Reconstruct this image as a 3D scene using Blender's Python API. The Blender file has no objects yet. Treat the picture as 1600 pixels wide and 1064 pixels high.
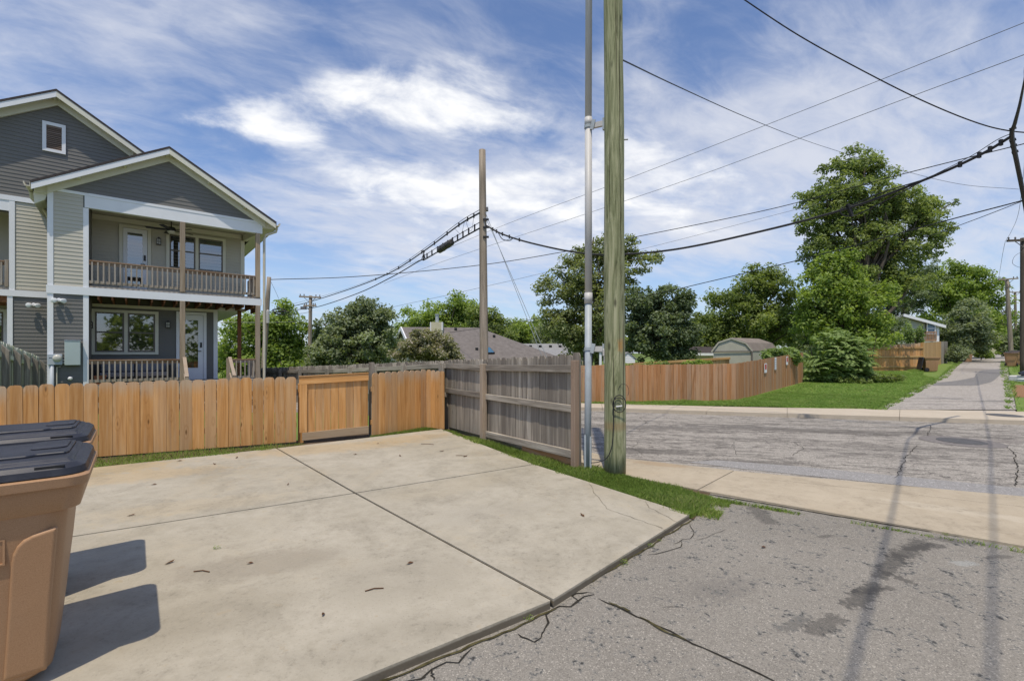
import bpy, math, random
import numpy as np
from mathutils import Vector, Matrix

rnd = random.Random(7)
rng = np.random.default_rng(11)
S = bpy.context.scene
COL = S.collection

# ------------------------------------------------------------------ camera
CH = 1.6                      # eye height
FPX = 711.1                   # focal length in pixels of the 1600 px wide photograph (16 mm lens)
HOR = 552.0                   # row of the horizon in it
cam_d = bpy.data.cameras.new('camera'); cam_d.lens = 16.0; cam_d.sensor_width = 36.0
cam_d.shift_y = (HOR - 532.0) / 1600.0
cam_d.clip_start = 0.05; cam_d.clip_end = 3000
cam = bpy.data.objects.new('camera', cam_d); COL.objects.link(cam)
cam.location = (0, 0, CH); cam.rotation_euler = (math.radians(90), 0, 0)
S.camera = cam

# ------------------------------------------------------------------ sun, sky, exposure
SUNL = Vector((0.05, 0.39, -1.0)).normalized()
sun_el = math.asin(-SUNL.z); sun_az = math.atan2(-SUNL.x, -SUNL.y)
sd = bpy.data.lights.new('sun', 'SUN'); sd.energy = 2.6; sd.angle = math.radians(0.6); sd.color = (1.0, 0.90, 0.75)
so = bpy.data.objects.new('sun', sd); COL.objects.link(so)
so.rotation_euler = SUNL.to_track_quat('-Z', 'Y').to_euler(); so.location = (-3, -15, 30)
S.view_settings.view_transform = 'Standard'; S.view_settings.look = 'None'
S.view_settings.exposure = 0.55; S.view_settings.gamma = 1.0
S.view_settings.use_curve_mapping = False

def build_world():
    w = bpy.data.worlds.new('World'); S.world = w; w.use_nodes = True
    nt = w.node_tree; nt.nodes.clear(); L = nt.links.new
    def N(t, **k):
        n = nt.nodes.new(t)
        for a, b in k.items(): setattr(n, a, b)
        return n
    def V(x):
        return x
    def setin(n, i, x):
        if isinstance(x, (int, float)): n.inputs[i].default_value = x
        elif isinstance(x, (tuple, list)): n.inputs[i].default_value = x
        else: L(x, n.inputs[i])
    def M(op, a, b=0.0, c=0.0, clamp=False):
        n = N('ShaderNodeMath', operation=op, use_clamp=clamp)
        setin(n, 0, a); setin(n, 1, b); setin(n, 2, c)
        return n.outputs[0]
    def VM(op, a, b=(0, 0, 0)):
        n = N('ShaderNodeVectorMath', operation=op); setin(n, 0, a); setin(n, 1, b)
        return n
    def sstep(x, a, b):
        n = N('ShaderNodeMapRange', interpolation_type='SMOOTHSTEP')
        setin(n, 0, x); n.inputs[1].default_value = a; n.inputs[2].default_value = b
        return n.outputs[0]
    out = N('ShaderNodeOutputWorld'); bg = N('ShaderNodeBackground')
    sky = N('ShaderNodeTexSky', sky_type='NISHITA', sun_disc=False)
    sky.sun_elevation = sun_el; sky.sun_rotation = sun_az; sky.air_density = 1.0; sky.dust_density = 0.6; sky.ozone_density = 1.6
    tc = N('ShaderNodeTexCoord'); d = VM('NORMALIZE', tc.outputs['Generated']).outputs[0]
    sp = N('ShaderNodeSeparateXYZ'); L(d, sp.inputs[0])
    zc = M('ADD', M('MAXIMUM', sp.outputs[2], 0.0), 0.22)
    px = M('DIVIDE', sp.outputs[0], zc); py = M('DIVIDE', sp.outputs[1], zc)
    cb = N('ShaderNodeCombineXYZ'); L(px, cb.inputs[0]); L(py, cb.inputs[1])
    def noise(scale, rot, sc, det=6, rough=.55, dist=0.6, off=(0, 0, 0)):
        m0 = N('ShaderNodeMapping'); L(cb.outputs[0], m0.inputs[0]); m0.inputs[2].default_value = (0, 0, rot)
        mp = N('ShaderNodeMapping'); L(m0.outputs[0], mp.inputs[0])
        mp.inputs[1].default_value = off; mp.inputs[3].default_value = sc
        n = N('ShaderNodeTexNoise'); L(mp.outputs[0], n.inputs['Vector'])
        n.inputs['Scale'].default_value = scale; n.inputs['Detail'].default_value = det
        n.inputs['Roughness'].default_value = rough; n.inputs['Distortion'].default_value = dist
        return n.outputs['Fac']
    streak = noise(1.5, -0.45, (1.0, 1.9, 1), 8, .6, 0.5, (3.1, 1.7, 0))
    fine = noise(4.6, -0.5, (1.0, 2.0, 1), 8, .62, 0.7, (9.2, 5.5, 0))
    big = noise(0.8, 0.3, (1, 1.2, 1), 4, .5, 0.4, (1.3, 7.2, 0))
    def blob(x, y, rx, ry, amp):
        # soft patch of cloud round the direction seen at (x, y)
        c = Vector(((x - 800) / FPX, 1, (HOR - y) / FPX)); ln = c.length; c.normalize()
        r = Vector((1, 0, 0)); r = (r - c * r.dot(c)).normalized(); u = c.cross(r); u = u if u.z > 0 else -u
        df = VM('SUBTRACT', d, tuple(c)).outputs[0]
        a = M('DIVIDE', VM('DOT_PRODUCT', df, tuple(r)).outputs['Value'], rx / FPX / ln)
        b = M('DIVIDE', VM('DOT_PRODUCT', df, tuple(u)).outputs['Value'], ry / FPX / ln)
        q = M('ADD', M('MULTIPLY', a, a), M('MULTIPLY', b, b))
        return M('MULTIPLY', M('POWER', 2.718, M('MULTIPLY', q, -1.0)), amp)
    def total(L_):
        t = L_[0]
        for x in L_[1:]: t = M('ADD', t, x)
        return t
    veil = total([blob(*b) for b in VEIL])
    puff = total([blob(*b) for b in PUFF])
    cov = M('ADD', M('ADD', M('MULTIPLY', streak, 0.62), M('MULTIPLY', fine, 0.36)), M('MULTIPLY', big, 0.34))
    cov = M('ADD', cov, veil)
    thin = sstep(cov, 0.56, 1.0)
    soft = noise(4.2, -0.35, (1.0, 1.25, 1), 9, .58, 0.25, (2.4, 8.8, 0))
    pf = M('ADD', puff, M('MULTIPLY', M('SUBTRACT', soft, 0.5), 2.4))
    pf = M('ADD', pf, M('MULTIPLY', M('SUBTRACT', streak, 0.5), 0.8))
    dense = M('MULTIPLY', sstep(pf, 0.16, 1.12), sstep(puff, 0.04, 0.4))
    # colours: sky, thin veil, dense cloud
    lo = N('ShaderNodeMix', data_type='RGBA'); L(M('MULTIPLY', thin, 0.86), lo.inputs[0])
    tint = N('ShaderNodeMix', data_type='RGBA', blend_type='MULTIPLY'); tint.inputs[0].default_value = 1.0
    L(sky.outputs[0], tint.inputs[6]); tint.inputs[7].default_value = SKYTINT
    hz = N('ShaderNodeMix', data_type='RGBA')
    L(M('MULTIPLY', M('SUBTRACT', 1.0, sstep(sp.outputs[2], 0.0, 0.32)), 0.45), hz.inputs[0])
    L(tint.outputs[2], hz.inputs[6]); hz.inputs[7].default_value = HZC
    L(hz.outputs[2], lo.inputs[6]); lo.inputs[7].default_value = VEILC
    hi = N('ShaderNodeMix', data_type='RGBA'); L(dense, hi.inputs[0]); L(lo.outputs[2], hi.inputs[6]); hi.inputs[7].default_value = PUFFC
    L(hi.outputs[2], bg.inputs[0]); bg.inputs[1].default_value = SKYSTR
    L(bg.outputs[0], out.inputs[0])
SKYSTR = 0.15
SKYTINT = (0.60, 0.63, 0.72, 1)
VEILC = (3.45, 3.56, 3.92, 1); PUFFC = (4.9, 4.9, 4.9, 1); HZC = (2.1, 2.65, 3.5, 1)
VEIL = [(1150, 330, 420, 150, .22), (650, 330, 330, 100, .15), (1400, 150, 420, 160, .14), (900, 250, 260, 100, .03), (1040, 455, 260, 50, -.10), (250, 90, 260, 60, .10),
        (150, 30, 300, 60, .08), (520, 70, 130, 60, -.16), (870, 130, 90, 130, -.16), (600, 250, 160, 25, -.05), (1120, 70, 120, 90, -.14), (340, 260, 140, 40, -.05),
        (700, 470, 500, 40, .03), (450, 400, 90, 40, -.12), (1020, 440, 240, 40, -.1), (120, 110, 160, 40, -.06)]
PUFF = [(440, 196, 75, 48, .85), (690, 165, 140, 60, .85), (600, 290, 130, 36, .42), (745, 305, 150, 40, .40), (860, 330, 170, 60, .40), (640, 400, 160, 40, .22), (1080, 330, 200, 80, .25),
        (310, 190, 40, 16, .35), (1010, 250, 160, 60, .3), (540, 150, 40, 30, .3)]
build_world()

# ------------------------------------------------------------------ helpers
def sm(x):
    x = max(0.0, min(1.0, x)); return x * x * (3 - 2 * x)
def T(x, y):
    """height of the terrain: level round the pad, up along the alley, down along the street"""
    w = sm((x + 2) / 10.0)
    return max(0.0, min(y - 12, 75.0)) * (0.021 * w - 0.045 * (1 - w))
def G(px, py, z=0.0):
    d = FPX * (CH - z) / (py - HOR); return Vector(((px - 800) / FPX * d, d, z))
def W(px, py, d):
    return Vector(((px - 800) / FPX * d, d, CH + (HOR - py) / FPX * d))

class MB:
    def __init__(s): s.v = []; s.f = []
    def add(s, vs, fs):
        o = len(s.v); s.v += [tuple(p) for p in vs]; s.f += [tuple(i + o for i in f) for f in fs]; return s
    def bx(s, x0, x1, y0, y1, z0, z1):
        return s.add([(x0,y0,z0),(x1,y0,z0),(x1,y1,z0),(x0,y1,z0),(x0,y0,z1),(x1,y0,z1),(x1,y1,z1),(x0,y1,z1)],
                     [(0,3,2,1),(4,5,6,7),(0,1,5,4),(1,2,6,5),(2,3,7,6),(3,0,4,7)])
    def hexa(s, a, b):           # two quads (bottom, top)
        return s.add(list(a) + list(b), [(0,3,2,1),(4,5,6,7),(0,1,5,4),(1,2,6,5),(2,3,7,6),(3,0,4,7)])
    def prism(s, poly, axis, a, b):
        n = len(poly)
        def m(p, t):
            return (t, p[0], p[1]) if axis == 'x' else ((p[0], t, p[1]) if axis == 'y' else (p[0], p[1], t))
        vs = [m(p, a) for p in poly] + [m(p, b) for p in poly]
        fs = [tuple(range(n - 1, -1, -1)), tuple(range(n, 2 * n))] + [(i, (i + 1) % n, n + (i + 1) % n, n + i) for i in range(n)]
        return s.add(vs, fs)
    def bar(s, p, q, w, h, up=(0, 0, 1)):
        p = Vector(p); q = Vector(q); t = (q - p).normalized(); up = Vector(up)
        r = t.cross(up)
        if r.length < 1e-4: r = t.cross(Vector((1, 0, 0)))
        r.normalize(); u = r.cross(t)
        def ring(c): return [c - r*w/2 - u*h/2, c + r*w/2 - u*h/2, c + r*w/2 + u*h/2, c - r*w/2 + u*h/2]
        return s.add(ring(p) + ring(q), [(3,2,1,0),(4,5,6,7),(0,1,5,4),(1,2,6,5),(2,3,7,6),(3,0,4,7)])
    def tube(s, pts, rad, n=6, cap=True):
        pts = [Vector(p) for p in pts]; m = len(pts)
        if not hasattr(rad, '__len__'): rad = [rad] * m
        o = len(s.v); ref = Vector((0.13, 0.21, 0.97))
        for i, p in enumerate(pts):
            t = (pts[min(i + 1, m - 1)] - pts[max(i - 1, 0)]).normalized()
            r = t.cross(ref)
            if r.length < 0.05: r = t.cross(Vector((1, 0, 0)))
            r.normalize(); u = t.cross(r)
            for k in range(n):
                a = 2 * math.pi * k / n
                s.v.append(tuple(p + r * math.cos(a) * rad[i] + u * math.sin(a) * rad[i]))
        for i in range(m - 1):
            for k in range(n):
                a = o + i * n + k; b = o + i * n + (k + 1) % n
                s.f.append((a, b, b + n, a + n))
        if cap:
            s.f.append(tuple(o + k for k in range(n - 1, -1, -1))); s.f.append(tuple(o + (m - 1) * n + k for k in range(n)))
        return s
    def lathe(s, prof, n=16, c=(0, 0, 0)):
        o = len(s.v); m = len(prof)
        for r, z in prof:
            for k in range(n):
                a = 2 * math.pi * k / n; s.v.append((c[0] + r * math.cos(a), c[1] + r * math.sin(a), c[2] + z))
        for i in range(m - 1):
            for k in range(n):
                a = o + i * n + k; b = o + i * n + (k + 1) % n; s.f.append((a, b, b + n, a + n))
        s.f.append(tuple(o + k for k in range(n - 1, -1, -1))); s.f.append(tuple(o + (m - 1) * n + k for k in range(n)))
        return s

def mesh_of(name, mb, mat, smooth=False):
    me = bpy.data.meshes.new(name); me.from_pydata(mb.v, [], mb.f); me.update()
    if mat: me.materials.append(mat)
    if smooth: me.polygons.foreach_set('use_smooth', [True] * len(me.polygons))
    return me
def put(name, me, parent=None, loc=(0, 0, 0), rot=(0, 0, 0), scale=(1, 1, 1)):
    o = bpy.data.objects.new(name, me); COL.objects.link(o)
    o.parent = parent; o.location = loc; o.rotation_euler = rot; o.scale = scale
    return o
def obj(name, mb, mat, parent=None, loc=(0, 0, 0), rot=(0, 0, 0), smooth=False, bevel=0, seg=2):
    o = put(name, mesh_of(name, mb, mat, smooth), parent, loc, rot)
    if bevel:
        b = o.modifiers.new('bevel', 'BEVEL'); b.width = bevel; b.segments = seg; b.limit_method = 'ANGLE'; b.angle_limit = math.radians(35)
    return o
def tag(o, label=None, cat=None, group=None, kind=None):
    if label: o['label'] = label
    if cat: o['category'] = cat
    if group: o['group'] = group
    if kind: o['kind'] = kind
    return o
def thing(name, label, cat, loc=(0, 0, 0), rz=0, group=None):
    o = bpy.data.objects.new(name, None); COL.objects.link(o); o.location = loc; o.rotation_euler = (0, 0, rz)
    o.empty_display_size = 0.2
    return tag(o, label, cat, group)
KIDS = lambda o: [c for c in bpy.data.objects if c.parent == o]
def dup(o, loc, rz, label, scale=1.0):
    r = o.copy(); COL.objects.link(r); r.location = loc; r.rotation_euler = (0, 0, rz); r['label'] = label
    r.scale = (scale, scale, scale)
    for ch in KIDS(o):
        c = ch.copy(); COL.objects.link(c); c.parent = r
        for g in KIDS(ch):
            d = g.copy(); COL.objects.link(d); d.parent = c
    return r
def struct(name, mb, mat, parent=None, **k):
    o = obj(name, mb, mat, parent, **k)
    if parent is None: o['kind'] = 'structure'
    return o

# ------------------------------------------------------------------ materials
class Mat:
    def __init__(s, name, rough=0.7, spec=0.3):
        s.m = bpy.data.materials.new(name); s.m.use_nodes = True; s.nt = s.m.node_tree
        s.b = s.nt.nodes['Principled BSDF']; s.b.inputs['Roughness'].default_value = rough
        s.b.inputs['Specular IOR Level'].default_value = spec; s.out = s.nt.nodes['Material Output']
        tc = s.N('ShaderNodeTexCoord'); s.oc = tc.outputs['Object']
    def N(s, t, **k):
        n = s.nt.nodes.new(t)
        for a, b in k.items(): setattr(n, a, b)
        return n
    def L(s, a, b): s.nt.links.new(a, b)
    def inp(s, n, i, x):
        if hasattr(x, 'is_linked') or hasattr(x, 'links'): s.L(x, n.inputs[i])
        else:
            if isinstance(x, (tuple, list)) and len(x) == 3 and n.inputs[i].type == 'RGBA': x = tuple(x) + (1,)
            n.inputs[i].default_value = x
    def math(s, op, a, b=0.0, clamp=False):
        n = s.N('ShaderNodeMath', operation=op, use_clamp=clamp); s.inp(n, 0, a); s.inp(n, 1, b); return n.outputs[0]
    def map(s, vec=None, scale=(1, 1, 1), loc=(0, 0, 0), rot=(0, 0, 0)):
        n = s.N('ShaderNodeMapping'); s.L(vec or s.oc, n.inputs[0]); s.inp(n, 1, loc); n.inputs[2].default_value = rot; n.inputs[3].default_value = scale
        return n.outputs[0]
    def noise(s, scale, vec=None, det=4, rough=.55, dist=0.0):
        n = s.N('ShaderNodeTexNoise'); s.L(vec or s.oc, n.inputs['Vector'])
        n.inputs['Scale'].default_value = scale; n.inputs['Detail'].default_value = det; n.inputs['Roughness'].default_value = rough; n.inputs['Distortion'].default_value = dist
        return n.outputs['Fac']
    def vor(s, scale, vec=None, feat='F1', out='Distance', rand=1.0):
        n = s.N('ShaderNodeTexVoronoi', feature=feat); s.L(vec or s.oc, n.inputs['Vector']); n.inputs['Scale'].default_value = scale
        n.inputs['Randomness'].default_value = rand
        return n.outputs[out]
    def step(s, x, a, b):
        n = s.N('ShaderNodeMapRange', interpolation_type='SMOOTHSTEP'); s.inp(n, 0, x); n.inputs[1].default_value = a; n.inputs[2].default_value = b
        return n.outputs[0]
    def ramp(s, fac, stops):
        n = s.N('ShaderNodeValToRGB'); s.L(fac, n.inputs[0]); e = n.color_ramp.elements
        while len(e) < len(stops): e.new(0.5)
        for i, (p, c) in enumerate(stops): e[i].position = p; e[i].color = tuple(c) + (1,) if len(c) == 3 else c
        return n.outputs[0]
    def mix(s, fac, a, b, blend='MIX'):
        n = s.N('ShaderNodeMix', data_type='RGBA', blend_type=blend); s.inp(n, 0, fac); s.inp(n, 6, a); s.inp(n, 7, b); return n.outputs[2]
    def rand(s):
        return s.N('ShaderNodeObjectInfo').outputs['Random']
    def col(s, c): s.inp(s.b, 'Base Color', c); return s
    def bump(s, h, strength=0.4, dist=0.01):
        n = s.N('ShaderNodeBump'); n.inputs['Strength'].default_value = strength; n.inputs['Distance'].default_value = dist
        s.L(h, n.inputs['Height']); s.L(n.outputs[0], s.b.inputs['Normal']); return s
    def comb(s, x, y, z):
        n = s.N('ShaderNodeCombineXYZ'); s.inp(n, 0, x); s.inp(n, 1, y); s.inp(n, 2, z); return n.outputs[0]
    def vadd(s, a, b):
        n = s.N('ShaderNodeVectorMath', operation='ADD'); s.inp(n, 0, a); s.inp(n, 1, b); return n.outputs[0]
    def blob(s, cx, cy, rx, ry, rot=0.0):
        """1 at a spot of the ground, 0 away from it (an elliptic stain)"""
        c, sn = math.cos(rot), math.sin(rot)
        v = s.map(s.oc, (1, 1, 1), (-cx, -cy, 0)); sp = s.N('ShaderNodeSeparateXYZ'); s.L(v, sp.inputs[0])
        a = s.math('DIVIDE', s.math('ADD', s.math('MULTIPLY', sp.outputs[0], c), s.math('MULTIPLY', sp.outputs[1], sn)), rx)
        b = s.math('DIVIDE', s.math('SUBTRACT', s.math('MULTIPLY', sp.outputs[1], c), s.math('MULTIPLY', sp.outputs[0], sn)), ry)
        q = s.math('ADD', s.math('MULTIPLY', a, a), s.math('MULTIPLY', b, b))
        return s.math('SUBTRACT', 1.0, s.math('SQRT', q), True)

def _trail(s, ax, ay, bx, by, w):
    # 1 on the line from a to b on the ground, 0 at distance w
    L = math.hypot(bx - ax, by - ay); ux, uy = (bx - ax) / L, (by - ay) / L
    v = s.map(s.oc, (1, 1, 1), (-ax, -ay, 0)); sp = s.N('ShaderNodeSeparateXYZ'); s.L(v, sp.inputs[0])
    t = s.math('ADD', s.math('MULTIPLY', sp.outputs[0], ux), s.math('MULTIPLY', sp.outputs[1], uy))
    o = s.math('MINIMUM', s.math('MAXIMUM', t, 0.0), L); dt = s.math('SUBTRACT', t, o)
    k = s.math('SUBTRACT', s.math('MULTIPLY', sp.outputs[1], ux), s.math('MULTIPLY', sp.outputs[0], uy))
    q = s.math('SQRT', s.math('ADD', s.math('MULTIPLY', dt, dt), s.math('MULTIPLY', k, k)))
    return s.math('SUBTRACT', 1.0, s.math('DIVIDE', q, w), True)
Mat.trail = _trail
def plain(name, c, rough=0.6, spec=0.3, metal=0, var=0.12, scale=3.0, bumpy=0.0):
    m = Mat(name, rough, spec); n = m.noise(scale, det=5)
    a = tuple(x * (1 - var) for x in c); b = tuple(min(1, x * (1 + var)) for x in c)
    m.col(m.ramp(n, [(0.3, a), (0.7, b)])); m.b.inputs['Metallic'].default_value = metal
    if bumpy: m.bump(m.noise(60, det=3), bumpy, 0.004)
    return m.m

def wood(name, dark, mid, light, axis='z', knots=0.5, weather=None, wamt=0.0, tone=0.25, gscale=1.0, top=None):
    m = Mat(name, 0.75, 0.2)
    r = m.rand(); off = m.comb(m.math('MULTIPLY', r, 37.0), m.math('MULTIPLY', r, 71.0), m.math('MULTIPLY', r, 53.0))
    v = m.vadd(m.oc, off)
    k = {'z': (22, 22, 1.3), 'x': (1.3, 22, 22), 'y': (22, 1.3, 22)}[axis]
    k2 = {'z': (9, 9, 0.5), 'x': (.5, 9, 9), 'y': (9, .5, 9)}[axis]
    kk = {'z': (7.5, 7.5, 2.6), 'x': (2.6, 7.5, 7.5), 'y': (7.5, 2.6, 7.5)}[axis]
    g1 = m.noise(1.0 * gscale, m.map(v, k), 5, .6, 0.6); g2 = m.noise(1.0 * gscale, m.map(v, k2), 3, .5, 1.4)
    g = m.math('ADD', m.math('MULTIPLY', g1, 0.6), m.math('MULTIPLY', g2, 0.4))
    c = m.ramp(g, [(0.32, dark), (0.5, mid), (0.68, light)])
    # board to board tone
    t = m.ramp(r, [(0.0, (1 - tone,) * 3), (0.5, (1, 1, 1)), (1.0, (1 + tone * .7,) * 3)])
    c = m.mix(1.0, c, t, 'MULTIPLY')
    if weather:
        wn = m.noise(1.0, m.map(v, {'z': (14, 14, 1.0), 'x': (1, 14, 14), 'y': (14, 1, 14)}[axis]), 4, .6, .8)
        r2 = m.math('FRACT', m.math('MULTIPLY', r, 17.3))
        f = m.math('MULTIPLY', m.step(m.math('ADD', wn, m.math('MULTIPLY', r2, 0.35)), 0.55, 0.9), wamt)
        c = m.mix(f, c, weather)
    if knots:
        vd = m.vor(1.0, m.map(m.vadd(v, m.comb(0, 0, 0)), kk)); kn = m.step(m.math('ADD', vd, m.math('MULTIPLY', g1, .12)), 0.20, 0.08)
        ring = m.step(m.math('ABSOLUTE', m.math('SUBTRACT', vd, 0.25)), 0.07, 0.0)
        sel = m.vor(1.0, m.map(v, kk), out='Color'); sp = m.N('ShaderNodeSeparateColor'); m.L(sel, sp.inputs[0])
        on = m.step(sp.outputs[0], 0.42, 0.5)
        c = m.mix(m.math('MULTIPLY', m.math('MULTIPLY', kn, on), knots), c, tuple(x * .35 for x in dark))
        c = m.mix(m.math('MULTIPLY', m.math('MULTIPLY', ring, on), knots * .3), c, tuple(x * .75 for x in dark))
    if top:
        sz = m.N('ShaderNodeSeparateXYZ'); m.L(m.oc, sz.inputs[0]); r3 = m.math('FRACT', m.math('MULTIPLY', r, 29.7))
        tf = m.step(m.math('ADD', m.math('ADD', sz.outputs[2], m.math('MULTIPLY', g1, .30)), m.math('MULTIPLY', r3, .26)), 1.10, 1.36)
        c = m.mix(m.math('MULTIPLY', tf, .55), c, top)
    m.col(c); m.bump(g1, 0.35, 0.004)
    return m.m

WC = {}
def mk_mats():
    W_ = WC
    for ax in 'zx':
        W_['cedar' + ax] = wood('cedar_' + ax, (.36, .165, .048), (.52, .27, .095), (.63, .37, .16), ax, .9, (.42, .32, .21), .38, .24, 1.0, (.42, .37, .29) if ax == 'z' else None)
        W_['grey' + ax] = wood('weathered_' + ax, (.15, .128, .10), (.325, .288, .235), (.51, .465, .39), ax, .6, (.14, .12, .10), .7, .36)
        W_['brown' + ax] = wood('stained_' + ax, (.25, .115, .045), (.38, .185, .08), (.47, .255, .125), ax, .35, (.42, .31, .22), .5, .22)
        W_['pine' + ax] = wood('pine_' + ax, (.36, .20, .075), (.50, .32, .14), (.58, .41, .21), ax, .5, (.30, .16, .06), .6, .2)
        W_['post' + ax] = wood('treated_' + ax, (.24, .18, .125), (.34, .265, .19), (.42, .335, .25), ax, .4, (.30, .27, .24), .4, .12)
        W_['deck' + ax] = wood('deck_' + ax, (.20, .16, .125), (.35, .31, .265), (.48, .44, .39), ax, .3, (.30, .24, .18), .6, .2)
        W_['mossy' + ax] = wood('mossy_' + ax, (.36, .365, .29), (.55, .55, .48), (.68, .68, .61), ax, .3, (.22, .27, .05), .45, .2)
    W_['gatez'] = wood('gate_board', (.36, .165, .048), (.52, .27, .095), (.63, .37, .16), 'z', .9, (.42, .32, .21), .3, .22)
    W_['gaterail'] = wood('gate_rail', (.25, .155, .075), (.38, .255, .14), (.48, .35, .21), 'x', .6, (.36, .30, .22), .5, .1)
    W_['rail'] = wood('worn_rail', (.15, .065, .028), (.26, .15, .085), (.38, .30, .23), 'x', .3, (.36, .30, .25), .7, .1)
    W_['joist'] = wood('joist', (.11, .045, .02), (.19, .08, .035), (.26, .12, .055), 'y', .3, None, 0, .2)
    W_['newpost'] = wood('corner_post', (.20, .13, .08), (.31, .21, .135), (.39, .28, .19), 'z', .5, (.25, .2, .17), .5, .1)
    W_['polewood'] = wood('pole_grey', (.18, .145, .105), (.30, .25, .19), (.40, .34, .265), 'z', .15, (.12, .10, .085), .5, .1, .6)
    W_['white'] = plain('white_trim', (.74, .75, .77), .5, .35, var=.03)
    W_['cream'] = plain('cream_trim', (.66, .64, .54), .5, .35, var=.03)
    W_['sidedark'] = plain('siding_dark', (.165, .160, .150), .6, .25, var=.06, scale=1.2)
    W_['sidebeige'] = plain('siding_beige', (.49, .465, .395), .6, .25, var=.04, scale=1.2)
    W_['gutter'] = plain('gutter', (.56, .52, .42), .4, .4, var=.04)
    W_['black'] = plain('black_metal', (.018, .018, .02), .45, .4)
    W_['frame'] = plain('window_vinyl', (.15, .135, .115), .5, .3, var=.05)
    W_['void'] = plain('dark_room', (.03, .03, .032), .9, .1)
    W_['slat'] = plain('blind_slat', (.30, .30, .285), .6, .2, var=.04)
    W_['galv'] = plain('galvanised', (.36, .40, .42), .5, .4, .0, .10, 9)
    W_['pvc'] = plain('pvc_pipe', (.50, .49, .47), .5, .4, 0, .06, 3)
    W_['cable'] = plain('cable_black', (.022, .022, .024), .5, .3)
    W_['cablegrey'] = plain('cable_grey', (.13, .13, .14), .5, .4)
    W_['meter'] = plain('meter_grey', (.42, .46, .50), .5, .35, var=.03)
    W_['panel'] = plain('panel_green_grey', (.42, .49, .47), .5, .35, var=.03)
    W_['lamp_glass'] = plain('frosted_glass', (.55, .53, .46), .25, .5)
    W_['cushion'] = plain('blue_cushion', (.21, .21, .225), .85, .1, var=.1, scale=8)
    W_['terracotta'] = plain('terracotta', (.40, .17, .09), .8, .15)
    W_['paper'] = plain('white_sign', (.75, .75, .74), .5, .3, var=.02)
    W_['red'] = plain('red_print', (.50, .03, .03), .5, .3)
    W_['blue'] = plain('blue_print', (.35, .42, .55), .5, .3)
    W_['rubber'] = plain('rubber', (.025, .025, .025), .8, .2)
    W_['soil'] = plain('soil', (.12, .085, .055), .95, .05, var=.3, scale=8)
    W_['mulch'] = plain('brown_mulch', (.26, .15, .085), .95, .05, var=.45, scale=22, bumpy=1.0)
    W_['deadleaf'] = plain('dead_leaf', (.12, .065, .035), .8, .1, var=.3)
    W_['mattress'] = plain('mattress_white', (.70, .69, .66), .85, .1, var=.05)
    W_['bag'] = plain('bag_black', (.02, .02, .024), .25, .5, var=.1)
    W_['creamside'] = plain('siding_cream', (.50, .47, .33), .65, .25, var=.05)
    W_['greenside'] = plain('siding_sage', (.40, .42, .35), .65, .25, var=.05)
    W_['shedwall'] = plain('shed_sage', (.40, .385, .315), .7, .2, var=.06)
    W_['skylight'] = plain('skylight_glass', (.06, .14, .22), .08, .8)
    W_['ironcover'] = plain('iron_cover', (.11, .105, .10), .6, .4, .3, .25, 20, .5)
    # plastics of the carts
    m = Mat('cart_brown', .5, .35); n = m.noise(330, det=2); n2 = m.noise(2.5, det=5); sp = m.vor(260)
    c = m.ramp(n, [(.3, (.315, .178, .092)), (.7, (.415, .248, .134))]); c = m.mix(m.math('MULTIPLY', m.step(n2, .45, .75), .25), c, (.40, .27, .17))
    m.col(m.mix(m.math('MULTIPLY', m.step(sp, .30, .1), .3), c, (.12, .06, .03))); m.bump(n, .12, .002); W_['cartbrown'] = m.m
    m = Mat('cart_lid', .42, .4); n = m.noise(5, det=6, rough=.7); n2 = m.noise(120, det=2)
    m.col(m.mix(m.math('MULTIPLY', m.step(n, .4, .75), .55), (.026, .028, .038), (.062, .066, .080))); m.bump(n2, .1, .002)
    m.L(m.ramp(n, [(.3, (.35,) * 3), (.7, (.6,) * 3)]), m.b.inputs['Roughness']); W_['cartlid'] = m.m
    # glass that shows the blind behind it and mirrors the sky
    m = Mat('window_glass'); nt = m.nt
    tr = m.N('ShaderNodeBsdfTransparent'); tr.inputs[0].default_value = (.50, .54, .54, 1)
    gl = m.N('ShaderNodeBsdfGlossy'); gl.inputs['Roughness'].default_value = .02
    fr = m.N('ShaderNodeFresnel'); fr.inputs[0].default_value = 1.55
    mx = m.N('ShaderNodeMixShader'); m.L(m.math('MULTIPLY', fr.outputs[0], 6.5, True), mx.inputs[0]); m.L(tr.outputs[0], mx.inputs[1]); m.L(gl.outputs[0], mx.inputs[2])
    m.L(mx.outputs[0], m.out.inputs[0]); W_['glass'] = m.m
    # treated green pole
    m = Mat('pole_green', .8, .15); v = m.map(scale=(13, 13, .9)); g = m.noise(1, v, 7, .66, 2.2)
    v2 = m.map(scale=(30, 30, 1.4)); g2 = m.noise(1, v2, 4, .6, .5); big = m.noise(1.3, det=4)
    c = m.ramp(g, [(.30, (.075, .082, .040)), (.42, (.185, .20, .105)), (.55, (.30, .31, .18)), (.72, (.47, .45, .30))])
    c = m.mix(m.math('MULTIPLY', m.step(g2, .6, .72), .55), c, (.06, .06, .035))
    c = m.mix(m.math('MULTIPLY', m.step(big, .55, .75), .35), c, (.30, .27, .16))
    kd = m.vor(1, m.map(scale=(5, 5, 1.6))); c = m.mix(m.math('MULTIPLY', m.step(kd, .14, .04), .8), c, (.05, .05, .03))
    pz = m.N('ShaderNodeSeparateXYZ'); m.L(m.oc, pz.inputs[0])
    # bare orange patch and rusty band, at their own height on the camera side
    hz = m.math('ABSOLUTE', m.math('SUBTRACT', pz.outputs[2], 1.70)); hx = m.math('ABSOLUTE', m.math('SUBTRACT', pz.outputs[0], .045))
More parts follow.
